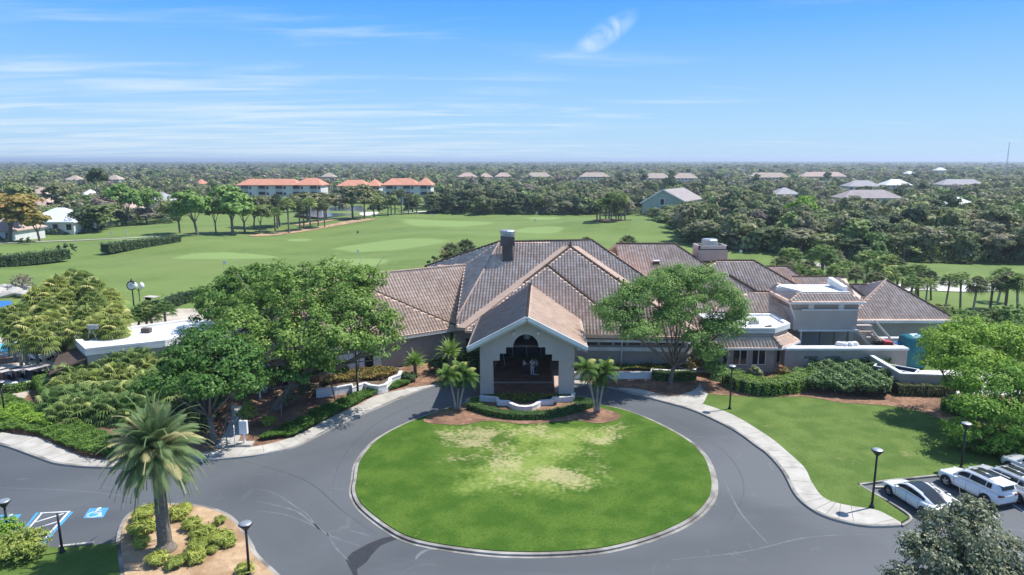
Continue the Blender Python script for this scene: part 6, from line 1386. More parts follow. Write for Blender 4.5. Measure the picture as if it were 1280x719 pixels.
# fairway trees that can be told apart
for a in [(12, 303, 241, 'round', 'yellow', 'golden green tree standing before the salmon roofed bungalow', 1.7), (50, 303, 258, 'round', 'yellow', 'smaller golden green tree at the edge of the left fairway', 1.0), (100, 289, 258, 'bush', 'dark', 'dark bushy tree beside the large white house', 1.1), (122, 287, 254, 'round', 'mid', 'mid green tree right of the dark bushy one', 1.35),
          (163, 279, 226, 'round', 'oak_light', 'tall bright green tree left of the grey roofed house', 1.35), (183, 277, 232, 'round', 'oak_light', 'second tall bright green tree, nearer the grey roofed house', 1.15), (140, 281, 240, 'round', 'brown', 'half bare brownish tree left of the tall bright pair', 1.2),
          (247, 294, 238, 'round', 'oak_light', 'forked green tree, leftmost of the four on the left fairway', 1.2), (270, 291, 245, 'round', 'mid', 'narrow tree between two wide ones on the left fairway', .8), (291, 291, 231, 'round', 'oak_light', 'widest spreading tree with pale trunk on the left fairway', 1.45), (325, 288, 250, 'round', 'mid', 'small tree at the left end of the bare strip', .8), (317, 284, 244, 'round', 'olive', 'olive tree beside the widest spreading one', .9),
          (441, 275, 232, 'round', 'olive', 'olive tree right of the pond, leftmost of three', 1.25), (456, 277, 230, 'round', 'olive', 'olive tree right of the pond, middle of three', 1.1), (468, 273, 238, 'round', 'mid', 'olive green tree right of the pond, rightmost of three', .95), (350, 282, 245, 'round', 'olive', 'olive tree behind the fairway palms, left one', 1.2), (385, 278, 236, 'round', 'olive', 'tall olive tree behind the fairway palms, middle one', 1.4), (408, 276, 238, 'round', 'olive', 'olive tree behind the fairway palms, right one', 1.1),
          (124, 262, 206, 'pine', 'dark', 'dark conical tree standing above the left woods', .9), (83, 268, 228, 'bush', 'olive', 'broad olive brown tree behind the white house', 1.6), (20, 270, 222, 'bush', 'mid', 'broad dark green tree at the far left', 1.7), (485, 270, 240, 'round', 'mid', 'tree below the right apartment block', .8), 
          (300, 264, 243, 'bush', 'w_olive', 'low olive tree before the left end of the long apartment block', 1.0), (338, 264, 246, 'bush', 'w_mid', 'low green tree before the middle of the long apartment block', 1.0), (372, 263, 244, 'bush', 'w_olive', 'low olive tree before the right part of the long apartment block', 1.1), (424, 263, 240, 'bush', 'w_olive', 'olive tree before the half hidden apartment block', 1.1), (474, 264, 238, 'bush', 'w_mid', 'green tree between the two right apartment blocks', 1.0), (516, 264, 244, 'bush', 'w_dark', 'dark tree before the rightmost apartment block', 1.0), (540, 265, 236, 'bush', 'w_mid', 'tree at the right corner of the rightmost apartment block', 1.2), (225, 291, 244, 'round', 'mid', 'green tree at the left end of the fairway tree row', 1.0), (306, 289, 240, 'round', 'oak_light', 'bright green tree beside the widest spreading one', 1.1),
          (1002, 300, 240, 'pine', 'lime', 'tall lime green tree with thin trunk in the right tree belt', .9), (1200, 290, 256, 'round', 'lime', 'small yellow green crown in the right tree belt', .9)]:
    ft(*a[:6], ws=a[6] * 1.45)
for k, (u, v, vt, m_n) in enumerate([(347, 284, 245, 'sabal_dark'), (361, 287, 250, 'sabal'), (375, 285, 252, 'sabal_dark'), (380, 284, 258, 'sabal_dark'), (388, 284, 250, 'sabal'), (398, 282, 252, 'sabal_dark'), (406, 283, 253, 'sabal_dark'), (344, 286, 262, 'sabal'), (494, 268, 240, 'sabal_dark'), (502, 268, 238, 'sabal_dark'), (511, 267, 243, 'sabal_dark'), (521, 266, 245, 'sabal'), (489, 268, 248, 'sabal_dark')]):
    p = G(u, v, .3); h = Yd(u, vt, p.y).z - HT(p.x, p.y); sabal((p.x, p.y, HT(p.x, p.y) - .1), h - 1, m_n, 'slim fan palm along the far fairway, ' + ('%s of the left row' % ORD[k] if k < 7 else 'outermost left one' if k == 7 else '%s of the dark group right of the pond' % ORD[k - 8]), 'fan palms along the far fairway', 1.5, k=k)
for k, (u, v, vt) in enumerate([(750, 283, 252), (757, 282, 246), (764, 283, 243), (770, 281, 248), (776, 283, 244), (781, 282, 250), (761, 280, 255), (746, 282, 256), (773, 280, 258)]):
    p = G(u, v, 1.0); h = Yd(u, vt, p.y).z - HT(p.x, p.y); sabal((p.x, p.y, HT(p.x, p.y) - .1), h - 1, 'sabal_dark' if k % 2 else 'sabal', 'tall fan palm on the fairway mound, ' + ORD[sorted([750, 757, 764, 770, 776, 781, 761, 746, 773]).index(u)] + ' from the left', 'fan palms on the fairway mound', 1.4, k=k, lean=.04 * (k % 3 - 1))
# ---- woodland: nearest trees one by one, the rest as one mass
OPEN = [G(u, v, 0).xy for u, v in [(-400, 330), (-300, 300), (0, 296), (110, 291), (150, 281), (215, 279), (240, 268), (330, 262), (450, 257), (530, 262), (540, 267), (600, 268), (640, 268), (745, 266), (800, 269), (815, 273), (830, 281), (848, 293), (862, 304), (880, 309), (905, 313), (940, 316), (1000, 321), (1060, 326), (1280, 326), (1700, 328)]]
OPEN = OPEN + [Vector((400, -100)), Vector((-400, -100))]
def inside(x, y, P=OPEN):
    c = False; j = len(P) - 1
    for i in range(len(P)):
        if (P[i].y > y) != (P[j].y > y) and x < (P[j].x - P[i].x) * (y - P[i].y) / (P[j].y - P[i].y) + P[i].x: c = not c
        j = i
    return c
def blocked(x, y):
    """trees standing on a house, or right in front of one (kept low there)"""
    lowf = 1.0
    for hx_, hy_, hw_, hd_ in HOUSES:
        if abs(y - hy_) < hd_ + 3 and abs(x - hx_) < hw_ + 3: return 0
        k = y / hy_
        if hy_ * .80 - 12 < y < hy_ and abs(x - hx_ * k) < hw_ + 1: lowf = min(lowf, .55)
    return lowf
random.seed(12); cand = []
# edge rows first
def edge_rows(pts, rows, gap, depth0=2):
    P = [G(u, v, 0).xy for u, v in pts]; out_ = []
    for i in range(len(P) - 1):
        L_ = (P[i + 1] - P[i]).length; d = (P[i + 1] - P[i]).normalized(); n_ = Vector((-d.y, d.x)); mm_ = (P[i] + P[i + 1]) / 2 + n_ * 3; n_ = -n_ if inside(mm_.x, mm_.y) else n_
        s = 0
        while s < L_:
            for r_ in range(rows): out_.append((P[i] + d * (s + random.uniform(-1, 1) + gap * .5 * (r_ % 2)) + n_ * (depth0 + r_ * gap * 1.0 + random.uniform(-1, 1)), r_))
            s += gap
    return out_
right = edge_rows([(1330, 327), (1280, 326), (1060, 326), (1000, 321), (940, 316), (905, 313), (880, 309), (862, 303), (848, 293), (830, 281), (815, 273)], 5, 6.6)
mid_ = edge_rows([(800, 269), (745, 266), (640, 268), (600, 268), (530, 266)], 4, 7.0)
left_ = edge_rows([(215, 279), (150, 281), (110, 291), (0, 296), (-60, 298)], 3, 9.0, 6)
cnt = {'r': 0, 'm': 0, 'l': 0}
def pick(zone, row):
    q = random.random()
    if zone == 'r': return random.choice([('round', 'mid'), ('bush', 'mid'), ('bush', 'oak_light'), ('round', 'oak_light'), ('bush', 'mid'), ('round', 'olive'), ('bush', 'dark')]) if row < 2 else random.choice([('round', 'mid'), ('pine', 'mid'), ('round', 'brown'), ('bush', 'olive'), ('bush', 'dark'), ('pine', 'dark'), ('round', 'olive')])
    if zone == 'm': return random.choice([('bush', 'dark'), ('round', 'dark'), ('bush', 'olive'), ('round', 'mid'), ('bush', 'dark'), ('round', 'olive')])
    return random.choice([('round', 'mid'), ('bush', 'mid'), ('round', 'olive'), ('bush', 'dark'), ('round', 'dark')])
LBL = {('round', 'mid'): 'rounded mid green tree', ('bush', 'mid'): 'bushy mid green tree', ('bush', 'oak_light'): 'bushy bright green tree', ('round', 'oak_light'): 'rounded bright green tree', ('round', 'olive'): 'rounded olive tree', ('bush', 'olive'): 'bushy olive tree', ('bush', 'dark'): 'dark bushy tree', ('round', 'dark'): 'dark rounded tree', ('pine', 'mid'): 'slim high crowned pine', ('pine', 'dark'): 'dark high crowned pine', ('round', 'brown'): 'nearly bare brown tree'}
ZN = {'r': ('in the tree belt beyond the right fairway', 'trees of the right tree belt'), 'm': ('in the wood behind the central green', 'trees of the central wood'), 'l': ('along the back gardens of the left fairway', 'trees of the left gardens')}
MIDX = {'r': .55, 'm': .04, 'l': -.62}
for zone, arr in (('r', right), ('m', mid_), ('l', left_)):
    for p, row in arr:
        b = blocked(p.x, p.y)
        if b == 0 or inside(p.x, p.y): continue
        if abs(p.x / p.y) > .82: continue
        if zone == 'l' and random.random() < .35: continue
        kd = pick(zone, row); h_ = random.uniform(.75, 1.15) * (1.0 if zone != 'l' else .8) * (.9 if row == 0 else 1) * b
        if kd[0] == 'pine': h_ *= .95
        far_tree(p.x, p.y, kd[0], random.randrange(len(PR[kd[0]])), 'w_' + kd[1], h_ * 1.08, random.uniform(.95, 1.4), LBL[kd] + ' ' + ZN[zone][0] + (', %s row' % ('front', 'second', 'third', 'fourth', 'fifth')[row]) + (', left part' if p.x / p.y < MIDX[zone] else ', right part'), ZN[zone][1])
        cnt[zone] += 1
print('individual belt trees', cnt)
# low undergrowth hiding the trunks of the belts
def belt_under(pts, n, hgt, m, seed, w_=16, leaf=.6):
    r = np.random.default_rng(seed); P = np.array([[p.x, p.y] for p in [G(u, v, 0) for u, v in pts]]); seg = np.linalg.norm(np.diff(P, axis=0), axis=1); cs = np.concatenate([[0], np.cumsum(seg)])
    s = r.random(n) * cs[-1]; k = np.clip(np.searchsorted(cs, s) - 1, 0, len(seg) - 1); f = ((s - cs[k]) / seg[k])[:, None]; Q = P[k] * (1 - f) + P[k + 1] * f; d = (P[k + 1] - P[k]) / seg[k][:, None]; nn = np.stack([-d[:, 1], d[:, 0]], 1); sg_ = np.array([-1.0 if inside(*((P[i_] + P[i_ + 1]) / 2 + 3 * np.array([-(P[i_ + 1] - P[i_])[1], (P[i_ + 1] - P[i_])[0]]) / seg[i_])) else 1.0 for i_ in range(len(seg))]); nn *= sg_[k][:, None]
    off = r.random(n) ** 1.3 * w_; Q = Q + nn * off[:, None]; hh_ = hgt * (.5 + .5 * np.sin(s * .5 + off * .4)) * r.random(n) ** .6 + .2
    X3 = np.concatenate([Q, (hterr(Q[:, 0], Q[:, 1]) + hh_)[:, None]], 1); Nn = np.concatenate([r.normal(size=(n, 2)) * .6 - nn * .5, np.ones((n, 1)) * .7], 1)
    c = X3.mean(0); c[2] = 0; o = leaf_obj('undergrowth', r, X3 - c, Nn, leaf, m, loc=tuple(c)); tag(o, kind='stuff')
belt_under([(1400, 327), (1280, 326), (1060, 326), (1000, 321), (940, 316), (905, 313), (880, 309), (862, 303), (848, 293), (830, 281), (815, 273), (800, 269)], 26000, 3.0, 'mid', 5)
belt_under([(800, 269), (745, 266), (640, 268), (600, 268), (530, 266)], 9000, 2.6, 'dark', 6)
belt_under([(215, 279), (150, 281), (110, 291), (0, 296), (-60, 298)], 5000, 1.8, 'dark', 7, w_=5)
# the wood to the horizon
rW = np.random.default_rng(21); cols = {k: ([], [], 0) for k in ('mid', 'dark', 'olive', 'oak_light', 'brown')}
small = {}
for kind in PR:
    for i, (V, F, mb) in enumerate(PR[kind]):
        for lod, k, sc in ((0, 260, 2.2), (1, 95, 3.4), (2, 46, 4.9)):
            r = np.random.default_rng(i * 7 + lod); sel = r.choice(len(F), k, replace=False); Q = V.reshape(-1, 4, 3)[sel]; c = Q.mean(1, keepdims=True); small[(kind, i, lod)] = (c + (Q - c) * sc)
acc = {k: [] for k in ('mid', 'dark', 'olive', 'oak_light', 'brown')}; nW_ = 0
def put(x, y, h_, ws, kd, lod, z):
    var = rW.integers(len(PR[kd[0]])); Q = small[(kd[0], var, lod)]; a = rW.uniform(0, 6.28); ca, sa = math.cos(a), math.sin(a)
    Q2 = np.empty_like(Q); Q2[..., 0] = (Q[..., 0] * ca - Q[..., 1] * sa) * ws + x; Q2[..., 1] = (Q[..., 0] * sa + Q[..., 1] * ca) * ws + y; Q2[..., 2] = Q[..., 2] * h_ + z
    acc[kd[1]].append(Q2)
random.seed(33)
kinds_w = [('round', 'mid'), ('bush', 'mid'), ('bush', 'dark'), ('round', 'olive'), ('round', 'olive'), ('bush', 'olive'), ('bush', 'mid'), ('pine', 'dark'), ('round', 'oak_light'), ('round', 'brown'), ('bush', 'olive')]
N_W = 13000
for k in range(N_W):
    y = 165 * math.exp(rW.random() ** .85 * math.log(9000 / 165)); th_ = rW.uniform(-.86, .86); x = th_ * y
    if inside(x, y): continue
    b = blocked(x, y) if y < 2500 else 1
    if b == 0: continue
    # skip where individuals already stand
    if y < 240 and x > 30 and k % 2: continue
    lod = 0 if y < 420 else (1 if y < 1100 else 2); grow_ = 1 if y < 500 else min(3.2, (y / 500) ** .6)
    patch = math.sin(x * .011 + 2) * math.sin(y * .006) + rW.normal() * .6
    kd = kinds_w[int(abs(patch * 4.7 + 3)) % len(kinds_w)] if rW.random() < .6 else kinds_w[rW.integers(len(kinds_w))]
    put(x, y, rW.uniform(.55, 1.25) * b * (1.15 if kd[0] == 'pine' and 0 else 1), rW.uniform(.85, 1.3) * grow_ * (1 if b == 1 else .8), kd, lod, 0.0); nW_ += 1
for k_, lst in acc.items():
    if not lst: continue
    Q = np.concatenate(lst).reshape(-1, 3); F = np.arange(len(Q)).reshape(-1, 4); me = np_mesh('woodland', Q, F, np.arange(len(F)) // 3 * 1.0); o = link('woodland', me, LM['w_' + k_]); tag(o, kind='stuff')
print('woodland trees', nW_)
# hedges on the golf course
def fhedge(pts, w_, h_, label, seed): 
    P = [G(u, v, .4).xy for u, v in pts]; t = hedge(P, w_, h_, 'dark', label, seed, leaf=.4, dens=14, z=HT(P[1].x, P[1].y) + .1, rough=.12); return t
fhedge([(-30, 331), (0, 330), (40, 326), (83, 320)], 3, 2.2, 'long dark green hedge at the left edge of the golf course', 201); fhedge([(131, 314), (170, 309), (223, 303)], 3, 2.0, 'long dark green hedge in the middle of the left fairway', 202)
fhedge([(200, 388), (225, 378), (258, 371)], 1.6, 1.5, 'dark hedge behind the white flat roof, bending to the clock', 203) 
for k, (u, v, s) in enumerate([(27, 307, 1.2), (36, 307, 1.3), (10, 307, 1.2), (2, 307, 1.2), (82, 311, 1.2), (92, 314, 1.8), (73, 311, .8)]):
    p = G(u, v, .3); shrub(0, 0, s * .55, s * 1.5, 'dark', 'small dark bush beside the golf cart path', 210 + k, n=300, leaf=.4, loc=Vector((p.x, p.y, HT(p.x, p.y))), group='small bushes on the left fairway')
# balls of white: tee flags on greens
for k, (u, v, lb) in enumerate([(540, 275.5, 'white practice flag on the far central green'), (446, 319, 'white practice flag on the near left green'), (668, 283, 'white practice flag on the mound right of centre'), (670, 270, 'white practice flag before the central wood'), (602, 265, 'white practice flag at the foot of the dark wood'), (280, 341, 'white practice flag on the near left fairway'), (139, 298.5, 'white practice flag by the left cart path'), (157, 296, 'white practice flag right of the left cart path'), (924, 320, 'white practice flag behind the right chimney'), (446, 295, 'red practice flag on the left fairway')]):
    p = G(u, v, .4); z0 = HT(p.x, p.y); t = thing('golf_flag', (p.x, p.y, z0), lb, 'golf flag', 'practice flags'); obj('pole', MB().tube([(0, 0, 0), (0, 0, 2.1)], .03, 6), MT['grey_metal'], t)
    obj('flag', MB().box((.3, 0, 1.75), (.6, .03, .6)), MT['white'] if 'white' in lb else plain('red_cloth', (.5, .05, .04)), t)
# ================================================================== OBJECTS
# ---- lamp posts: dark pole with a saucer head
def lamp(u, v, top, label, z=.15, name='lamp_post', head=True):
    L0 = G(u, v, z); h = Yd(u, top, L0.y).z - z; t = thing(name, L0, label, 'lamp post' if head else 'pole', 'dark lamp posts round the drive' if head else None)
    obj('pole', MB().tube([(0, 0, -.1), (0, 0, h - .25 if head else h)], [.075, .06], 10), MT['dark_metal'], t, smooth=True); obj('base_plate', MB().lathe([(.16, -.02), (.16, .06), (.11, .12), (.09, .3)], n=12), MT['dark_metal'], t, smooth=True)
    if head:
        hd_ = obj('lamp_head', MB().lathe([(.07, -.38), (.14, -.3), (.30, -.08), (.36, -.03), (.36, .02)], (0, 0, h), 18), MT['dark_metal'], t, smooth=True)
        obj('lamp_cover', MB().lathe([(.35, .022), (.30, .07), (.12, .10), (0, .105)], (0, 0, h), 18), MT['grey_metal'], hd_, smooth=True)
    return t
lamp(1089.6, 634, 563, 'dark lamp post on the lawn corner beside the car park'); lamp(1201, 586, 530, 'dark lamp post in tree shade behind the parked cars'); lamp(12, 678, 627, 'dark lamp post in the near left bushes'); lamp(312, 722, 655, 'dark lamp post at the right rim of the near mulch island')
lamp(447, 495, 426, 'dark lamp post in the bed before the white curved planter'); lamp(912, 511, 458, 'dark lamp post before the thick terrace hedge'); lamp(6, 518, 478, 'dark lamp post below the parked golf carts')
lamp(78, 690, 642, 'plain thin dark post beside the striped parking bay', head=False, name='post'); lamp(36, 682, 672, 'short dark post at the end of the striped bay', head=False, name='post')
# ---- wheel stop
p = xy([(74, 685), (118, 680)]); c = (p[0] + p[1]) / 2; o = obj('wheel_stop', MB().box((0, 0, .07), ((p[1] - p[0]).length, .18, .13)), MT['concrete'], loc=(c.x, c.y, .01), bevel=.03); o.rotation_euler = (0, 0, math.atan2((p[1] - p[0]).y, (p[1] - p[0]).x)); tag(o, 'grey concrete wheel stop in the accessible bay', 'wheel stop')
p = xy([(1095, 611), (1108, 610)]); c = (p[0] + p[1]) / 2; o = obj('wheel_stop', MB().box((0, 0, .07), (1.0, .18, .13)), MT['concrete'], loc=(c.x, c.y, .01), bevel=.03); tag(o, 'grey concrete wheel stop before the white sedan', 'wheel stop')
# ---- cars
MT['car_white'] = plain('white_car_paint', (.74, .76, .78), .25, 0, .5, coat=.6); MT['car_silver'] = plain('silver_car_paint', (.62, .65, .67), .28, .2, .5, coat=.5)
MT['tail'] = plain('tail_lamp_red', (.16, .02, .02), .2); MT['headl'] = plain('headlamp_glass', (.5, .53, .56), .1); MT['rim'] = plain('alloy_rim', (.33, .34, .35), .35, .7); MT['glass_roof'] = plain('tinted_glass', (.025, .03, .036), .06)
def loft(stations, prof, closed_ends=True):
    """stations: (x, z0, z1, halfwidth); prof(i): list of (fy, fz) around a ring"""
    mb = MB(); vs = []; n = None
    for (x, z0, z1, w_) in stations:
        ring = [(x, fy * w_, z0 + fz * (z1 - z0)) for fy, fz in prof]; n = len(ring); vs += ring
    fs = []
    for i in range(len(stations) - 1):
        for k in range(n): fs.append((i * n + k, i * n + (k + 1) % n, (i + 1) * n + (k + 1) % n, (i + 1) * n + k))
    fs.append(tuple(range(n - 1, -1, -1))); fs.append(tuple((len(stations) - 1) * n + k for k in range(n))); mb.add(vs, fs); return mb
BODY = [(-.80, 0), (-.93, .10), (-1, .35), (-1, .62), (-.97, .84), (-.88, .96), (-.6, 1.0), (0, 1.02), (.6, 1.0), (.88, .96), (.97, .84), (1, .62), (1, .35), (.93, .10), (.80, 0)]
CAB = [(-1, 0), (-.97, .25), (-.86, .75), (-.78, .93), (-.6, 1), (0, 1.03), (.6, 1), (.78, .93), (.86, .75), (.97, .25), (1, 0)]
def car(name, loc, heading, L_, W_, H_, style, paint, label, roof='glass_roof'):
    t = thing(name, loc, label, 'car', 'cars parked at the right', rz=heading); h = L_ / 2; w_ = W_ / 2; belt = .62 * H_ if style == 'sedan' else .60 * H_
    if style == 'sedan':
        st = [(-h, .42, .78, w_ * .72), (-h + .08, .30, .92, w_ * .86), (-h + .35, .24, .99, w_ * .96), (-h * .6, .20, .99, w_), (-h * .2, .20, .95, w_), (h * .2, .20, .93, w_), (h * .5, .20, .88, w_), (h * .75, .22, .80, w_ * .97), (h - .28, .24, .74, w_ * .92), (h - .08, .30, .62, w_ * .80), (h, .36, .52, w_ * .66)]
        cb = [(-h * .80, .93, .99, w_ * .72), (-h * .60, .93, 1.16, w_ * .80), (-h * .35, .93, 1.36, w_ * .84), (-h * .08, .93, H_, w_ * .86), (h * .12, .93, H_ - .01, w_ * .86), (h * .30, .90, 1.26, w_ * .84), (h * .46, .88, 1.02, w_ * .82), (h * .54, .86, .90, w_ * .78)]
        rf = (-h * .42, h * .22)
    else:
        st = [(-h, .40, .95, w_ * .80), (-h + .06, .32, 1.08, w_ * .90), (-h + .3, .26, 1.12, w_ * .98), (-h * .5, .24, 1.10, w_), (0, .24, 1.08, w_), (h * .4, .24, 1.05, w_), (h * .62, .26, 1.0, w_ * .98), (h - .25, .30, .90, w_ * .92), (h - .05, .38, .78, w_ * .78)]
        cb = [(-h + .10, 1.05, 1.15, w_ * .80), (-h + .22, 1.05, 1.48, w_ * .84), (-h + .42, 1.05, H_ - .05, w_ * .86), (-h * .3, 1.05, H_, w_ * .88), (h * .05, 1.05, H_ - .02, w_ * .88), (h * .18, 1.04, H_ - .10, w_ * .87), (h * .36, 1.02, 1.30, w_ * .86), (h * .47, 1.0, 1.06, w_ * .83)]
        rf = (-h + .40, h * .14)
    body = obj('body', loft(st, BODY), MT[paint], t, smooth=True); sub = body.modifiers.new('s', 'SUBSURF'); sub.levels = 1; sub.render_levels = 1
    cabm = obj('cabin', loft(cb, CAB), MT[paint], t, smooth=True)
    # windows as slightly proud glass panels on the cabin loft
    def ringpt(x, fy, fz, out=.012):
        for i in range(len(cb) - 1):
            if cb[i][0] <= x <= cb[i + 1][0]:
                f = (x - cb[i][0]) / (cb[i + 1][0] - cb[i][0]); z0, z1, ww = [cb[i][k] * (1 - f) + cb[i + 1][k] * f for k in (1, 2, 3)]
                return (x, (fy * ww) + (out if fy > 0 else -out if fy < 0 else 0), z0 + fz * (z1 - z0) + (out if fz > .85 or abs(fy) < .8 else 0))
        return (x, fy * w_ * .8, 1)
    for sg in (-1, 1):
        xs_ = np.linspace(cb[1][0] + (.1 if style == 'sedan' else .45), cb[-2][0] - .12, 12); mb = MB(); lo = [ringpt(x, sg * .965, .28, .02) for x in xs_]; hi = [ringpt(x, sg * .855, .78, .02) for x in xs_]
        mb.add(lo + hi, [(i, i + 1, 12 + i + 1, 12 + i) for i in range(11)]); obj('side_window', mb, MT['glass_roof'], cabm, smooth=True)
        for xp in ((-.05,) if style == 'sedan' else (-.15, -h * .55)): 
            a, b = ringpt(xp, sg * .98, .28, .035), ringpt(xp - .06, sg * .87, .8, .035); obj('pillar', MB().beam(a, b, .07, .03), MT['black' if style == 'sedan' else paint], cabm)
    def strip(x0, x1, fy, nm, n=6):
        mb = MB(); xs_ = np.linspace(x0, x1, n); fys = np.linspace(-fy, fy, 7); vs = [ringpt(x, f_, .99, .014) for x in xs_ for f_ in fys]
        vs = [(v_[0] + (.0), v_[1], v_[2] + .012) for v_ in vs]; mb.add(vs, [(i * 7 + j, i * 7 + j + 1, (i + 1) * 7 + j + 1, (i + 1) * 7 + j) for i in range(n - 1) for j in range(6)]); return obj(nm, mb, MT['glass_roof'], cabm, smooth=True)
    strip(h * .20 if style != 'sedan' else h * .22, cb[-1][0] - .03, .66, 'windscreen', 8); strip(cb[0][0] + .03, (-h * .42 if style == 'sedan' else -h + .36), .66, 'rear_window', 8)
    if roof: strip(rf[0] + (.0 if style == 'sedan' else .7), rf[1] - .05, .60, 'glass_roof', 8)
    if style != 'sedan':
        for sg in (-1, 1): obj('roof_rail', MB().beam((rf[0] + .2, sg * w_ * .72, H_ + .03), (rf[1], sg * w_ * .72, H_ + .03), .04, .05), MT[paint], cabm)
        obj('spoiler', MB().box((-h + .22, 0, H_ - .10), (.35, W_ * .66, .05)), MT[paint], cabm)
    wr = .34 if style == 'sedan' else .38
    for sx in (-h + (.88), h - .92):
        for sg in (-1, 1):
            ax = sg * (w_ - .11); arch = MB(); ring = [(sx + (wr + .06) * math.cos(a), wr + (wr + .06) * math.sin(a)) for a in np.linspace(-.2, math.pi + .2, 16)]
            mb = MB().add([(x, sg * (w_ + .006), max(z, .18)) for x, z in ring] + [(sx, sg * (w_ + .006), wr)], [(i, i + 1, 16) for i in range(15)]); obj('wheel_arch', mb, MT['black'], body)
            wh = MB(); n = 22; prof = [(wr * .62, -.10), (wr * .97, -.11), (wr, -.06), (wr, .06), (wr * .97, .11), (wr * .62, .10)]; vs = []; fs = []
            for rr, yy_ in prof:
                for k in range(n): a = 2 * math.pi * k / n; vs.append((sx + rr * math.cos(a), ax + sg * .012 + yy_, wr + rr * math.sin(a)))
            for i in range(5):
                for k in range(n): fs.append((i * n + k, i * n + (k + 1) % n, (i + 1) * n + (k + 1) % n, (i + 1) * n + k))
            wo = obj('wheel', wh.add(vs, fs), MT['black'], t, smooth=True)
            rm = MB(); rm.add([(sx + wr * .64 * math.cos(a), ax + sg * .095, wr + wr * .64 * math.sin(a)) for a in np.linspace(0, 2 * math.pi, 20, endpoint=False)], [tuple(range(20))])
            for k in range(5): a = k * 2 * math.pi / 5; rm.beam((sx, ax + sg * .12, wr), (sx + wr * .62 * math.cos(a), ax + sg * .12, wr + wr * .62 * math.sin(a)), .07, .04, up=(0, 1, 0))
            obj('rim', rm, MT['rim'], wo)
    for sg in (-1, 1):
        zt_, zf_ = (.80, .60) if style == 'sedan' else (.95, .82)
        obj('tail_light', MB().box((-h + .07, sg * w_ * .68, zt_), (.12, w_ * .42, .13), rz=-sg * .18), MT['tail'], t, bevel=.02); obj('headlight', MB().box((h - .30, sg * w_ * .62, zf_ + .02), (.26, w_ * .26, .07), rz=-sg * .35), MT['headl'], t, bevel=.02)
        obj('mirror', MB().box((h * .28, sg * (w_ + .10), 1.02), (.16, .22, .14)), MT[paint], t, bevel=.03)
        for dz in (.0,): obj('door_seam', MB().box((-.05, sg * (w_ + .004), .62), (.012, .01, .6)), MT['black'], body); obj('door_seam', MB().box((-h * .45, sg * (w_ + .003), .66), (.012, .01, .45)), MT['black'], body); obj('door_seam', MB().box((h * .36, sg * (w_ + .003), .62), (.012, .01, .55)), MT['black'], body)
    obj('number_plate', MB().box((-h - .005, 0, .72 if style == 'sedan' else .86), (.02, .34, .16)), MT['white'], t); obj('bumper', MB().box((-h + .06, 0, .36), (.16, W_ * .72, .16)), MT['black'], t, bevel=.03); obj('bumper', MB().box((h - .10, 0, .34), (.16, W_ * .62, .12)), MT['black'], t, bevel=.03)
    return t
fw_, rw_ = G(1111, 620).xy, G(1151, 646).xy; hd_ = math.atan2((fw_ - rw_).y, (fw_ - rw_).x); side = Vector((-math.sin(hd_), math.cos(hd_)))
cc = (fw_ + rw_) / 2 - side * (-.90); cc = (fw_ + rw_) / 2 + side * (-.9 if (side.x < 0) else .9) * 1
# wheels seen are those on the camera side: the centre lies away from the camera
far = side if side.y > 0 else -side
cc = (fw_ + rw_) / 2 + far * .9
car('sedan', (cc.x, cc.y, .01), hd_, 4.7, 1.85, 1.44, 'sedan', 'car_white', 'white low sedan with dark glass roof nearest the lawn corner')
f2_, r2_ = G(1184, 609).xy, G(1226, 630).xy; h2 = math.atan2((f2_ - r2_).y, (f2_ - r2_).x); far = Vector((-math.sin(h2), math.cos(h2))); far = far if far.y > 0 else -far; c2_ = (f2_ + r2_) / 2 + far * .95
car('suv', (c2_.x, c2_.y, .01), h2, 4.6, 1.92, 1.72, 'suv', 'car_white', 'white SUV with dark panoramic roof between the sedan and the silver SUV')
c3_ = G(1268, 629).xy + (f2_ - r2_).normalized() * 1.4 + far * .98
car('suv', (c3_.x, c3_.y, .01), h2, 4.75, 1.94, 1.74, 'suv', 'car_silver', 'silver white SUV with sunroof cut by the right edge of the picture')
c4_ = c3_ + far * 2.9 + Vector((.9, .9)); car('suv', (c4_.x, c4_.y, .01), h2, 4.8, 1.94, 1.6, 'suv', 'car_silver', 'pale car whose bonnet just shows at the right edge behind the silver SUV')
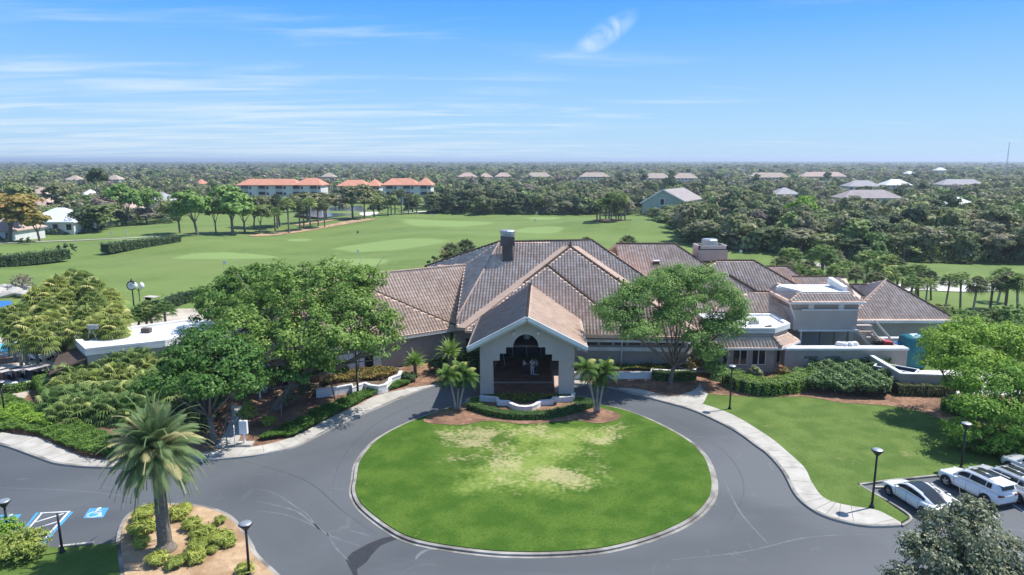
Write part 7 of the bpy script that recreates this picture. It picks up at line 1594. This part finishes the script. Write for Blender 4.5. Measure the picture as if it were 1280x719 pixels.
# ---- golf carts
def cart(loc, rz, label, body='white'):
    t = thing('golf_cart', loc, label, 'golf cart', 'golf carts', rz=rz)
    lo = loft([(-1.15, .32, .70, .50), (-1.0, .25, .82, .58), (-.5, .22, .80, .60), (.1, .22, .42, .58), (.55, .22, .45, .58), (.75, .22, .78, .56), (1.05, .26, .72, .5), (1.18, .34, .55, .36)], BODY); obj('body', lo, MT[body], t, smooth=True)
    obj('seat', MB().box((-.35, 0, .88), (.55, 1.0, .16)), MT['black'], t, bevel=.04); obj('seat_back', MB().box((-.66, 0, 1.12), (.12, 1.0, .4), ry=-.15), MT['black'], t, bevel=.03)
    obj('canopy', MB().box((-.15, 0, 1.86), (2.0, 1.2, .07)), MT['stucco_pale'], t, bevel=.03)
    for sx, sx2 in ((.62, .5), (-.95, -.85)):
        for sg in (-1, 1): obj('canopy_post', MB().tube([(sx, sg * .5, .75), (sx2, sg * .54, 1.84)], .022, 6), MT['dark_metal'], t)
    obj('windscreen', MB().box((.58, 0, 1.3), (.02, 1.0, .95), ry=-.1), MT['glass_blue'], t); obj('bag_rack', MB().box((-1.12, 0, .95), (.2, .9, .5)), MT['dark_metal'], t)
    obj('steering_wheel', MB().lathe([(.16, 0), (.18, .02), (.16, .04)], (.3, -.22, .98), 12), MT['black'], t)
    for sx in (-.8, .82):
        for sg in (-1, 1):
            w_ = MB(); w_.tube([(sx, sg * .42, .22), (sx, sg * .60, .22)], .22, 14); wo = obj('wheel', w_, MT['black'], t); obj('hub', MB().tube([(sx, sg * .59, .22), (sx, sg * .612, .22)], .11, 10), MT['white'], wo)
    return t
a = G(50, 450, .16); cart(a, R(-25), 'white golf cart under the palms, left of the boarded one'); 
a = G(76, 447, .16); cart(a, R(-35), 'white golf cart beside the dark awning of the flat roof annex')
for k, (u, v, lb) in enumerate([(46, 482, 'front golf cart of the parked row, nearest the hedge corner'), (29, 483, 'second golf cart of the parked row'), (12, 485, 'third golf cart of the parked row'), (-5, 487, 'last golf cart of the parked row, cut by the left edge')]): a = G(u, v, .16); cart(a, R(245), lb)
a = G(190, 386, .15); cart(a, R(160), 'dark framed golf cart beside the street clock', 'stucco')
# ---- street clock, lantern lamps
def clock(u, v, top):
    L0 = G(u, v, .15); h = Yd(u, top, L0.y).z; t = thing('street_clock', L0, 'black post clock with round white dial on the cart yard path', 'street clock')
    obj('pole', MB().lathe([(.26, 0), (.26, .5), (.14, .6), (.10, .9), (.08, h - 1.5), (.14, h - 1.4)], n=12), MT['dark_metal'], t, smooth=True)
    hd2 = obj('clock_head', MB().tube([(0, -.22, h - .75), (0, .22, h - .75)], .68, 24), MT['dark_metal'], t); obj('finial', MB().lathe([(.3, 0), (.12, .15), (.04, .4)], (0, 0, h - .12), 10), MT['dark_metal'], t)
    d_ = obj('dial', MB().tube([(0, -.24, h - .75), (0, -.225, h - .75)], .52, 24), MT['white'], hd2); mb = MB(); c = Vector((0, -.25, h - .75)); mb.beam(c, c + Vector((.12, 0, .26)), .03, .05, up=(0, 1, 0)); mb.beam(c, c + Vector((-.3, 0, .18)), .03, .04, up=(0, 1, 0)); obj('hands', mb, MT['black'], hd2)
clock(168, 388, 352)
def lantern(u, v, top, label, n=1):
    L0 = G(u, v, .15); h = Yd(u, top, L0.y).z; t = thing('lantern_post', L0, label, 'lamp post'); obj('pole', MB().lathe([(.16, 0), (.16, .4), (.07, .5), (.06, h - .9)], n=10), MT['dark_metal'], t, smooth=True)
    for k in range(n):
        x = (k - (n - 1) / 2) * 1.0; 
        if n > 1: obj('arm', MB().beam((0, 0, h - 1.3), (x, 0, h - .95), .06, .06), MT['dark_metal'], t)
        obj('lantern', MB().lathe([(.12, 0), (.30, .1), (.36, .6), (.2, .85), (.05, 1.0)], (x, 0, h - 1.0), 12), MT['white'], t, smooth=True)
lantern(176, 388, 354, 'twin white globe lamp just right of the street clock', 2); lantern(113, 395, 345, 'single white lantern rising above the palm grove')
# ---- white curved planters
def planter(path, h, label, z=.14, w_=.28, soil=None, closed=False, sm=3):
    P = [Vector((p[0], p[1])) for p in path]; c = sum(P, Vector((0, 0))) / len(P); t = thing('white_planter', (c.x, c.y, z), label, 'planter'); S = [p - c for p in P]
    obj('planter_wall', ribbon(MB(), offset_path(S, w_ / 2), offset_path(S, -w_ / 2), -.1, h), MT['white'], t)
    obj('coping', ribbon(MB(), offset_path(S, w_ / 2 + .04), offset_path(S, -w_ / 2 - .04), h - .02, h + .07), MT['trim'], t)
    if soil: q = [p - c for p in soil]; obj('soil', MB().prism([tuple(p) for p in q], -.05, h - .15), MT['soil'], t)
    return t
g_ = lambda pts, z: [G(u, v, z).xy for u, v in pts]
pp = g_([(600, 496), (621, 498), (623, 502), (635, 502.5), (641, 506), (648, 508.5), (656, 509.3), (664, 508.5), (670, 506), (676, 502), (690, 501), (692, 498), (715, 497), (717, 492)], .55)
planter(pp, .45, 'white stepped and curved flower planter before the porch', soil=pp + g_([(600, 491)], .55))
lp = g_([(395, 489), (418, 486), (440, 482), (441, 486), (450, 482), (456, 480), (463, 483), (473, 484), (482, 482), (487, 478), (488, 474), (499, 470), (501, 465)], .8)
planter(lp, .75, 'white wavy planter wall under the louvred screens of the left wing', soil=lp + g_([(498, 458), (470, 462), (420, 470), (395, 478)], .8))
rp1 = g_([(712, 466), (768, 466), (814, 465.5), (815, 462), (840, 463.5), (868, 464), (869, 458)], .8); planter(rp1, .65, 'long white planter along the wall right of the porch', soil=rp1 + g_([(866, 456), (800, 457), (714, 459)], .8))
cover([(402, 484), (440, 478), (482, 476), (498, 466), (480, 462), (430, 470), (402, 478)], .7, 'croton', 'x', 141, 5000, kind='stuff', leaf=.22, z=.7); cover([(720, 463), (810, 463), (866, 461), (866, 457), (800, 458), (720, 459)], .4, 'flower', 'x', 142, 3500, kind='stuff', leaf=.16, z=.72)
# ---- ramp walk, handrail, box sign
sheet('path', g_([(268, 560), (292, 560), (300, 548), (306, 520), (302, 508), (288, 506), (290, 520), (282, 540)], .14), -.05, .168, MT['concrete'])
t0_ = G(294, 556, .15); t = thing('handrail', t0_, 'white tubular handrail beside the ramp walk', 'handrail'); mb = MB()
A_ = [Vector((0, 0, .95)), G(293, 545, .15) - t0_ + Vector((0, 0, .95)), G(301, 530, .15) - t0_ + Vector((0, 0, .95)), G(306, 517, .15) - t0_ + Vector((0, 0, 1.0))]
obj('rail', mb.tube(A_, .04, 8), MT['white'], t)
for k in range(4): obj('post', MB().tube([A_[k] - Vector((0, 0, .95)), A_[k]], .035, 8), MT['white'], t)
L0 = G(306, 556, .15); t = thing('box_sign', L0, 'white box sign on a post and concrete pad beside the ramp walk', 'sign'); obj('pad', MB().box((0, 0, .06), (1.25, .8, .2)), MT['concrete'], t, bevel=.02); obj('post', MB().tube([(0, 0, .1), (0, 0, .9)], .08, 8), MT['white'], t); obj('sign_box', MB().box((0, 0, 1.45), (.62, .30, 1.1)), MT['white'], t, bevel=.03)
# ---- entry canopy posts under the oaks
can = thing('entry_canopy', G(312, 498, .1), 'grey flat canopy with white posts half hidden under the large oak', 'canopy')
for dx in (-1.6, 1.0): obj('post', MB().box((dx, 0, 1.3), (.14, .14, 2.6)), MT['white'], can)
obj('beam', MB().box((-.3, 0, 2.6), (3.6, .3, .25)), MT['trim'], can); obj('roof', MB().box((-.3, 1.2, 2.8), (4, 2.8, .15)), MT['stucco_pale'], can); obj('low_wall', MB().box((-3.8, .4, .5), (4.4, .3, 1.0)), MT['stucco_pale'], can)
# ---- service yard bits
sb = G(1093, 434, 2.0); yS = 71.5; a = Yd(1072, 413, yS); b = Yd(1091, 434, yS - 1.0)
t = thing('wooden_stair', (a.x, yS, 0), 'steep timber stair with pale treads in the service yard', 'stair'); v0 = Vector((0, 0, a.z)); v1 = Vector((b.x - a.x, -1.0, b.z - .3)); sd = Vector((.0, 0, 0))
wood = noisy('weathered_timber', (.35, .25, .17), (.46, .35, .26), 4, .9)
for o_ in (0, 1.5): obj('stringer', MB().beam(v0 + Vector((o_, 0, 0)), v1 + Vector((o_, 0, 0)), .12, .25), MT['stucco_pale'], t)
for k in range(9): q = v0.lerp(v1, (k + .5) / 9) + Vector((.75, 0, 0)); obj('tread', MB().box(q, (1.4, .32, .06)), wood, t)
obj('hand_rail', MB().beam(v0 + Vector((1.7, 0, 1.1)), v1 + Vector((1.9, 0, 1.1)), .12, .2), MT['stucco_pale'], t)
def onyard(u, v, y=70.6): p = Yd(u, v, y); return p
def bin_(u, vt, w_, h_, m, label, name='storage_bin', cat='bin', y=71.0):
    p = Yd(u, vt, y); t = thing(name, (p.x, y, .17), label, cat); H2 = p.z - .17
    obj('body', MB().add([(s * w_ / 2 * f, q * w_ / 2 * f, z) for z, f in ((0, .85), (H2 - .12, 1)) for s, q in ((-1, -1), (1, -1), (1, 1), (-1, 1))], [(0, 3, 2, 1), (4, 5, 6, 7), (0, 1, 5, 4), (1, 2, 6, 5), (2, 3, 7, 6), (3, 0, 4, 7)]), m, t, bevel=.03); obj('lid', MB().box((0, 0, H2 - .06), (w_ * 1.06, w_ * 1.06, .1)), m, t, bevel=.03); return t
red = plain('red_plastic', (.42, .05, .05), .5); blu = plain('blue_plastic', (.06, .25, .6), .5); teal = noisy('teal_tarpaulin', (.01, .13, .16), (.02, .19, .22), 1.5, .5, bump=.6, bscale=4); sky_ = noisy('pale_cloth', (.45, .62, .68), (.6, .72, .76), 3, .8)
bin_(1108, 426, 1.0, 1, red, 'red plastic bin between the timber stair and the blue bin'); bin_(1123.5, 428, .8, 1, blu, 'blue plastic bin beside the white yard post'); bin_(1096, 426, .8, 1, MT['black'], 'left black bin at the foot of the timber stair'); bin_(1101, 426, .7, 1, MT['black'], 'right black bin at the foot of the timber stair')
p = Yd(1142, 419, 70.5); t = thing('covered_skip', (p.x, 70.5, .17), 'teal tarpaulin covered skip with a pale cloth thrown over it', 'skip'); hz_ = p.z - .17; obj('skip_body', loft([(-1.15, .1, hz_ - .3, .8), (-1.0, 0, hz_ - .05, .95), (0, 0, hz_, 1.0), (1.0, 0, hz_ - .05, .95), (1.15, .1, hz_ - .3, .8)], BODY), teal, t, smooth=True)
cl_ = obj('cloth', MB().slab([(-.2, -1.02, hz_ - .8), (.5, -1.04, hz_ - .6), (.7, -.6, hz_ + .07), (.6, .5, hz_ + .06), (-.3, .3, hz_ + .07), (-.4, -.5, hz_ + .07)], .04), sky_, t)
p = G(1130, 462, 1.5); t = thing('open_skip', (p.x - .9, 65.2, .17), 'dark blue open skip inside the loading enclosure', 'skip', rz=R(-42)); mb = MB()
for c, d in (((0, -.8, .8), (3.6, .08, 1.5)), ((0, .8, .8), (3.6, .08, 1.5)), ((-1.8, 0, .8), (.08, 1.6, 1.5)), ((1.8, 0, .8), (.08, 1.6, 1.5)), ((0, 0, .15), (3.6, 1.6, .1))): mb.box(c, d)
obj('skip_body', mb, plain('blue_steel', (.02, .07, .14), .5), t); mb = MB()
for c, d in (((0, -.8, 1.57), (3.7, .14, .08)), ((0, .8, 1.57), (3.7, .14, .08)), ((-1.8, 0, 1.575), (.14, 1.7, .08)), ((1.8, 0, 1.575), (.14, 1.7, .08))): mb.box(c, d)
obj('rim', mb, MT['trim'], t)
r = np.random.default_rng(55)
for k, u in enumerate((1052, 1058, 1064, 1070)):
    p = Yd(u, 433.5, 69.2); o = obj('rubble_sack', loft([(-.45, 0, .15, .2), (-.2, 0, .42, .3), (.15, 0, .38, .32), (.45, 0, .12, .2)], BODY), MT['trim'], loc=(p.x, 69.6, zt2 + .16), smooth=True); o.rotation_euler = (0, 0, k * 1.1); tag(o, 'crumpled white sack lying on the pale yard wall', 'sack', 'white sacks on the yard wall')
# ---- left: swimming pool, fence, blue tarp, rocks
sheet('swimming_pool', xy([(-40, 445), (12, 441), (26, 436), (24, 430), (-40, 434)]), -.1, .20, noisy('pool_water', (.10, .42, .50), (.16, .52, .60), .8, .1))
t = thing('pool_fence', G(14, 445, .15), 'thin dark metal fence round the swimming pool', 'fence'); P_ = [G(u, v, .15) - G(14, 445, .15) for u, v in [(-30, 452), (-10, 450), (12, 446), (35, 440), (36, 430)]]
for k in range(5): obj('post', MB().tube([P_[k], P_[k] + Vector((0, 0, 1.9))], .05, 6), MT['dark_metal'], t)
for dz in (.3, 1.8):
    for k in range(4): obj('rail', MB().beam(P_[k] + Vector((0, 0, dz)), P_[k + 1] + Vector((0, 0, dz)), .04, .04), MT['dark_metal'], t)
o = obj('blue_cover', MB().slab([tuple(G(u, v, 1.0) - G(8, 382, 0)) for u, v in [(-20, 390), (6, 387), (20, 381), (12, 376), (-20, 377)]], .5), plain('blue_tarp', (.03, .16, .5), .6), loc=G(8, 382, 0)); tag(o, 'bright blue pool cover at the left edge behind the palm grove', 'cover')
rk = np.random.default_rng(3)
for k in range(7):
    u = -8 + k * 6.5; p = G(u, 368 - (k % 3) * 4, .3); mb = MB(); mb.lathe([(.3, -.3), (1.2, 0), (1.4, .5), (.9, 1.0), (.2, 1.25)], n=7); o = obj('boulder', mb, MT['concrete'], loc=(p.x, p.y, 0), bevel=.1); o.scale = (1.2 + .5 * (k % 2), .9, .8); o.rotation_euler = (.1, .2, k * 1.3); tag(o, 'pale grey boulder beside the blue pool cover', 'boulder', 'boulders by the pool')
shrub(28, 362, 2.2, 2.6, 'brown', 'bare twiggy grey bush behind the boulders at the left edge', 150, n=2600, leaf=.2); shrub(60, 445, .8, 1.2, 'dark', 'dark shrub between the golf carts and the pool fence', 151, n=900)
o = thing('plywood_board', G(60, 440, .16), 'tan plywood board standing between two golf carts', 'board'); obj('panel', MB().box((0, 0, 1.0), (1.1, .08, 1.9)), wood, o); obj('foot', MB().box((0, .2, .1), (1.1, .6, .1)), wood, o)
# ---- people in the porch
skin = plain('skin', (.42, .27, .20), .6); hairm = plain('brown_hair', (.07, .045, .03), .8); hairg = plain('grey_hair', (.35, .33, .31), .8)
def person(loc, rz, h, top, legs, hair, shoes, label, pose='stand', armf=.2, stride=.12, lean=0.0):
    t = thing('person', loc, label, 'person', rz=rz); s = h / 1.75; W = lambda *a: Vector(a) * s
    J = {'pel': (0, 0, .95), 'wst': (0, lean * .3, 1.10), 'chs': (0, lean * .7, 1.32), 'nck': (0, lean, 1.50), 'hed': (0, lean + .02, 1.60), 'top': (0, lean + .02, 1.73)}
    for sg, n_ in ((-1, 'l'), (1, 'r')):
        J['sh' + n_] = (sg * .185, lean * .9, 1.42); J['el' + n_] = (sg * .25, lean + armf * .35, 1.15); J['wr' + n_] = (sg * .22, lean + armf * 1.1 + .04, .96 + armf * .5)
        J['hp' + n_] = (sg * .095, 0, .90); J['kn' + n_] = (sg * .10, .04 + stride * sg * .6, .50); J['an' + n_] = (sg * .10, stride * sg, .09); J['to' + n_] = (sg * .12, stride * sg + .17, .04)
    E_ = [('pel', 'wst'), ('wst', 'chs'), ('chs', 'nck'), ('nck', 'hed'), ('hed', 'top')]
    for n_ in 'lr': E_ += [('chs', 'sh' + n_), ('sh' + n_, 'el' + n_), ('el' + n_, 'wr' + n_), ('pel', 'hp' + n_), ('hp' + n_, 'kn' + n_), ('kn' + n_, 'an' + n_), ('an' + n_, 'to' + n_)]
    RD = {'pel': .145, 'wst': .125, 'chs': .15, 'nck': .055, 'hed': .095, 'top': .075, 'sh': .062, 'el': .045, 'wr': .03, 'hp': .095, 'kn': .062, 'an': .042, 'to': .035}
    def sk(name, keys, edges, grow, m, root, sub=2):
        idx = {k: i for i, k in enumerate(keys)}; me = bpy.data.meshes.new(name); me.from_pydata([W(*J[k]) for k in keys], [(idx[a], idx[b]) for a, b in edges], []); o = link(name, me, m, t)
        md = o.modifiers.new('skin', 'SKIN'); 
        for k in keys: rr = RD.get(k, RD.get(k[:2], .05)) * s + grow; me.skin_vertices[0].data[idx[k]].radius = (rr, rr * (.72 if k in ('chs', 'wst', 'pel') else 1)); me.skin_vertices[0].data[idx[k]].use_root = (k == root)
        sb_ = o.modifiers.new('sub', 'SUBSURF'); sb_.levels = 1; sb_.render_levels = sub; return o
    keys = list(J); sk('body', keys, E_, 0, skin, 'pel')
    sk('shirt', ['wst', 'chs', 'shl', 'shr', 'ell', 'elr', 'pel'], [('pel', 'wst'), ('wst', 'chs'), ('chs', 'shl'), ('chs', 'shr'), ('shl', 'ell'), ('shr', 'elr')], .022, top, 'pel')
    sk('trousers', ['pel', 'hpl', 'hpr', 'knl', 'knr', 'anl', 'anr'], [('pel', 'hpl'), ('pel', 'hpr'), ('hpl', 'knl'), ('hpr', 'knr'), ('knl', 'anl'), ('knr', 'anr')], .018, legs, 'pel')
    for n_ in 'lr':
        a = W(*J['an' + n_]); b = W(*J['to' + n_]); obj('shoe', loft([(-.08, 0, .09, .035), (0, 0, .11, .045), (.12, 0, .08, .048), (.2, 0, .05, .03)], BODY), shoes, t, smooth=True, loc=(a.x, a.y, 0)).rotation_euler = (0, 0, R(90))
        wv = W(*J['wr' + n_]); hd3 = MB(); sgx = -1 if n_ == 'l' else 1; hd3.tube([wv, wv + Vector((0, .03, -.05)), wv + Vector((0, .05, -.09))], [.026, .036, .032], 8)
        for k in range(4): q = wv + Vector(((k - 1.5) * .018, .05, -.085)); ln_ = (.06, .072, .068, .052)[k]; hd3.tube([q, q + Vector((0, .012, -ln_ * .55)), q + Vector((0, .03, -ln_))], [.0095, .009, .007], 6)
        q = wv + Vector((-sgx * .03, .03, -.04)); hd3.tube([q, q + Vector((-sgx * .02, .025, -.025)), q + Vector((-sgx * .018, .045, -.05))], [.011, .0095, .007], 6); obj('hand', hd3, skin, t, smooth=True)
    hc = W(*J['hed']) + Vector((0, .005, .02)); mb = MB(); mb.lathe([(.02, -.125), (.06, -.105), (.078, -.05), (.086, .0), (.085, .05), (.065, .10), (.02, .13)], n=14); mb.v = [(x * .95, y * 1.12, z) for x, y, z in mb.v]; mb.tube([(0, .09, .005), (0, .118, -.03)], [.012, .018], 6)
    for sg in (-1, 1): mb.tube([(sg * .08, 0, -.02), (sg * .094, -.005, .02)], [.018, .022], 6)
    obj('head', mb, skin, t, smooth=True, loc=hc); em = MB(); em.box((-.032, .094, .008), (.022, .01, .012)); em.box((.032, .094, .008), (.022, .01, .012)); obj('eyes', em, MT['black'], t, loc=hc); obj('mouth', MB().box((0, .09, -.065), (.045, .012, .01)), plain('lips', (.35, .14, .12), .6), t, loc=hc)
    mb = MB(); mb.lathe([(.088, -.05), (.100, .0), (.098, .06), (.075, .115), (.02, .145)], n=14); mb.v = [(x * .97, (y - .022) * 1.1, z) for x, y, z in mb.v]; obj('hair', mb, hair, t, smooth=True, loc=hc)
    return t
wtop = plain('pale_shirt', (.72, .70, .70), .8); gtop = plain('grey_blue_shirt', (.34, .40, .48), .8); dark_ = plain('dark_trousers', (.03, .03, .04), .8); wleg = plain('white_trousers', (.72, .72, .74), .8); wsh = plain('white_shoes', (.75, .75, .75), .6)
def ploc(u, v): p = G(u, v, .02); return p
person(ploc(655, 467.5), R(-70), 1.68, wtop, dark_, hairm, MT['black'], 'person in pale top and dark trousers, leftmost in the porch', armf=.42, stride=.16)
person(ploc(665.5, 468), R(160), 1.76, plain('white_polo', (.76, .76, .78), .8), wleg, hairg, wsh, 'person dressed all in white standing in the porch', armf=.2, stride=.06)
person(ploc(670.5, 468.5), R(120), 1.74, gtop, dark_, hairm, wsh, 'person in grey blue shirt, rightmost in the porch', armf=.25, stride=.12)
# porch furniture glimpsed in the shade
q = G(625, 466, .02); t = thing('bell_cart', (q.x, 70.5, .02), 'dark upright luggage stand in the shaded left side of the porch', 'luggage stand'); obj('base', MB().box((0, 0, .25), (1.1, .6, .12)), MT['cap'], t); obj('frame', MB().beam((-.5, 0, .3), (-.3, 0, 1.9), .06, .06).beam((.5, 0, .3), (.3, 0, 1.9), .06, .06).beam((-.3, 0, 1.9), (.3, 0, 1.9), .06, .06), MT['grey_metal'], t)
# wall letters seen beside the planter: two pale rings
q = Yd(861.5, 436, 67.9); t = thing('ring_ornament', (q.x, q.y, q.z), 'two pale stacked rings mounted on the wall corner by the path', 'wall ornament')
for dz in (-.32, .32):
    mb = MB(); n = 18; pts = [(.24 * math.cos(a), 0, dz + .26 * math.sin(a)) for a in np.linspace(0, 2 * math.pi, n)]; mb.tube(pts, .06, 6, cap=False); obj('ring', mb, MT['white'], t, smooth=True)
obj('bracket', MB().box((0, .3, 0), (.1, .6, .1)), MT['white'], t)
# ---- air
hz_m = bpy.data.materials.new('haze'); hz_m.use_nodes = True; n_ = hz_m.node_tree; n_.nodes.clear(); o_ = n_.nodes.new('ShaderNodeOutputMaterial'); pv = n_.nodes.new('ShaderNodeVolumePrincipled')
pv.inputs['Color'].default_value = (.72, .84, 1.0, 1); pv.inputs['Density'].default_value = HAZE; pv.inputs['Anisotropy'].default_value = .3; n_.links.new(pv.outputs[0], o_.inputs['Volume'])
hz_o = obj('haze', MB().box((0, 15100, 20.25), (30600, 31000, 49.5)), hz_m); hz_o.location = (0, 0, 0); tag(hz_o, kind='stuff'); scene.cycles.volume_step_rate = 1
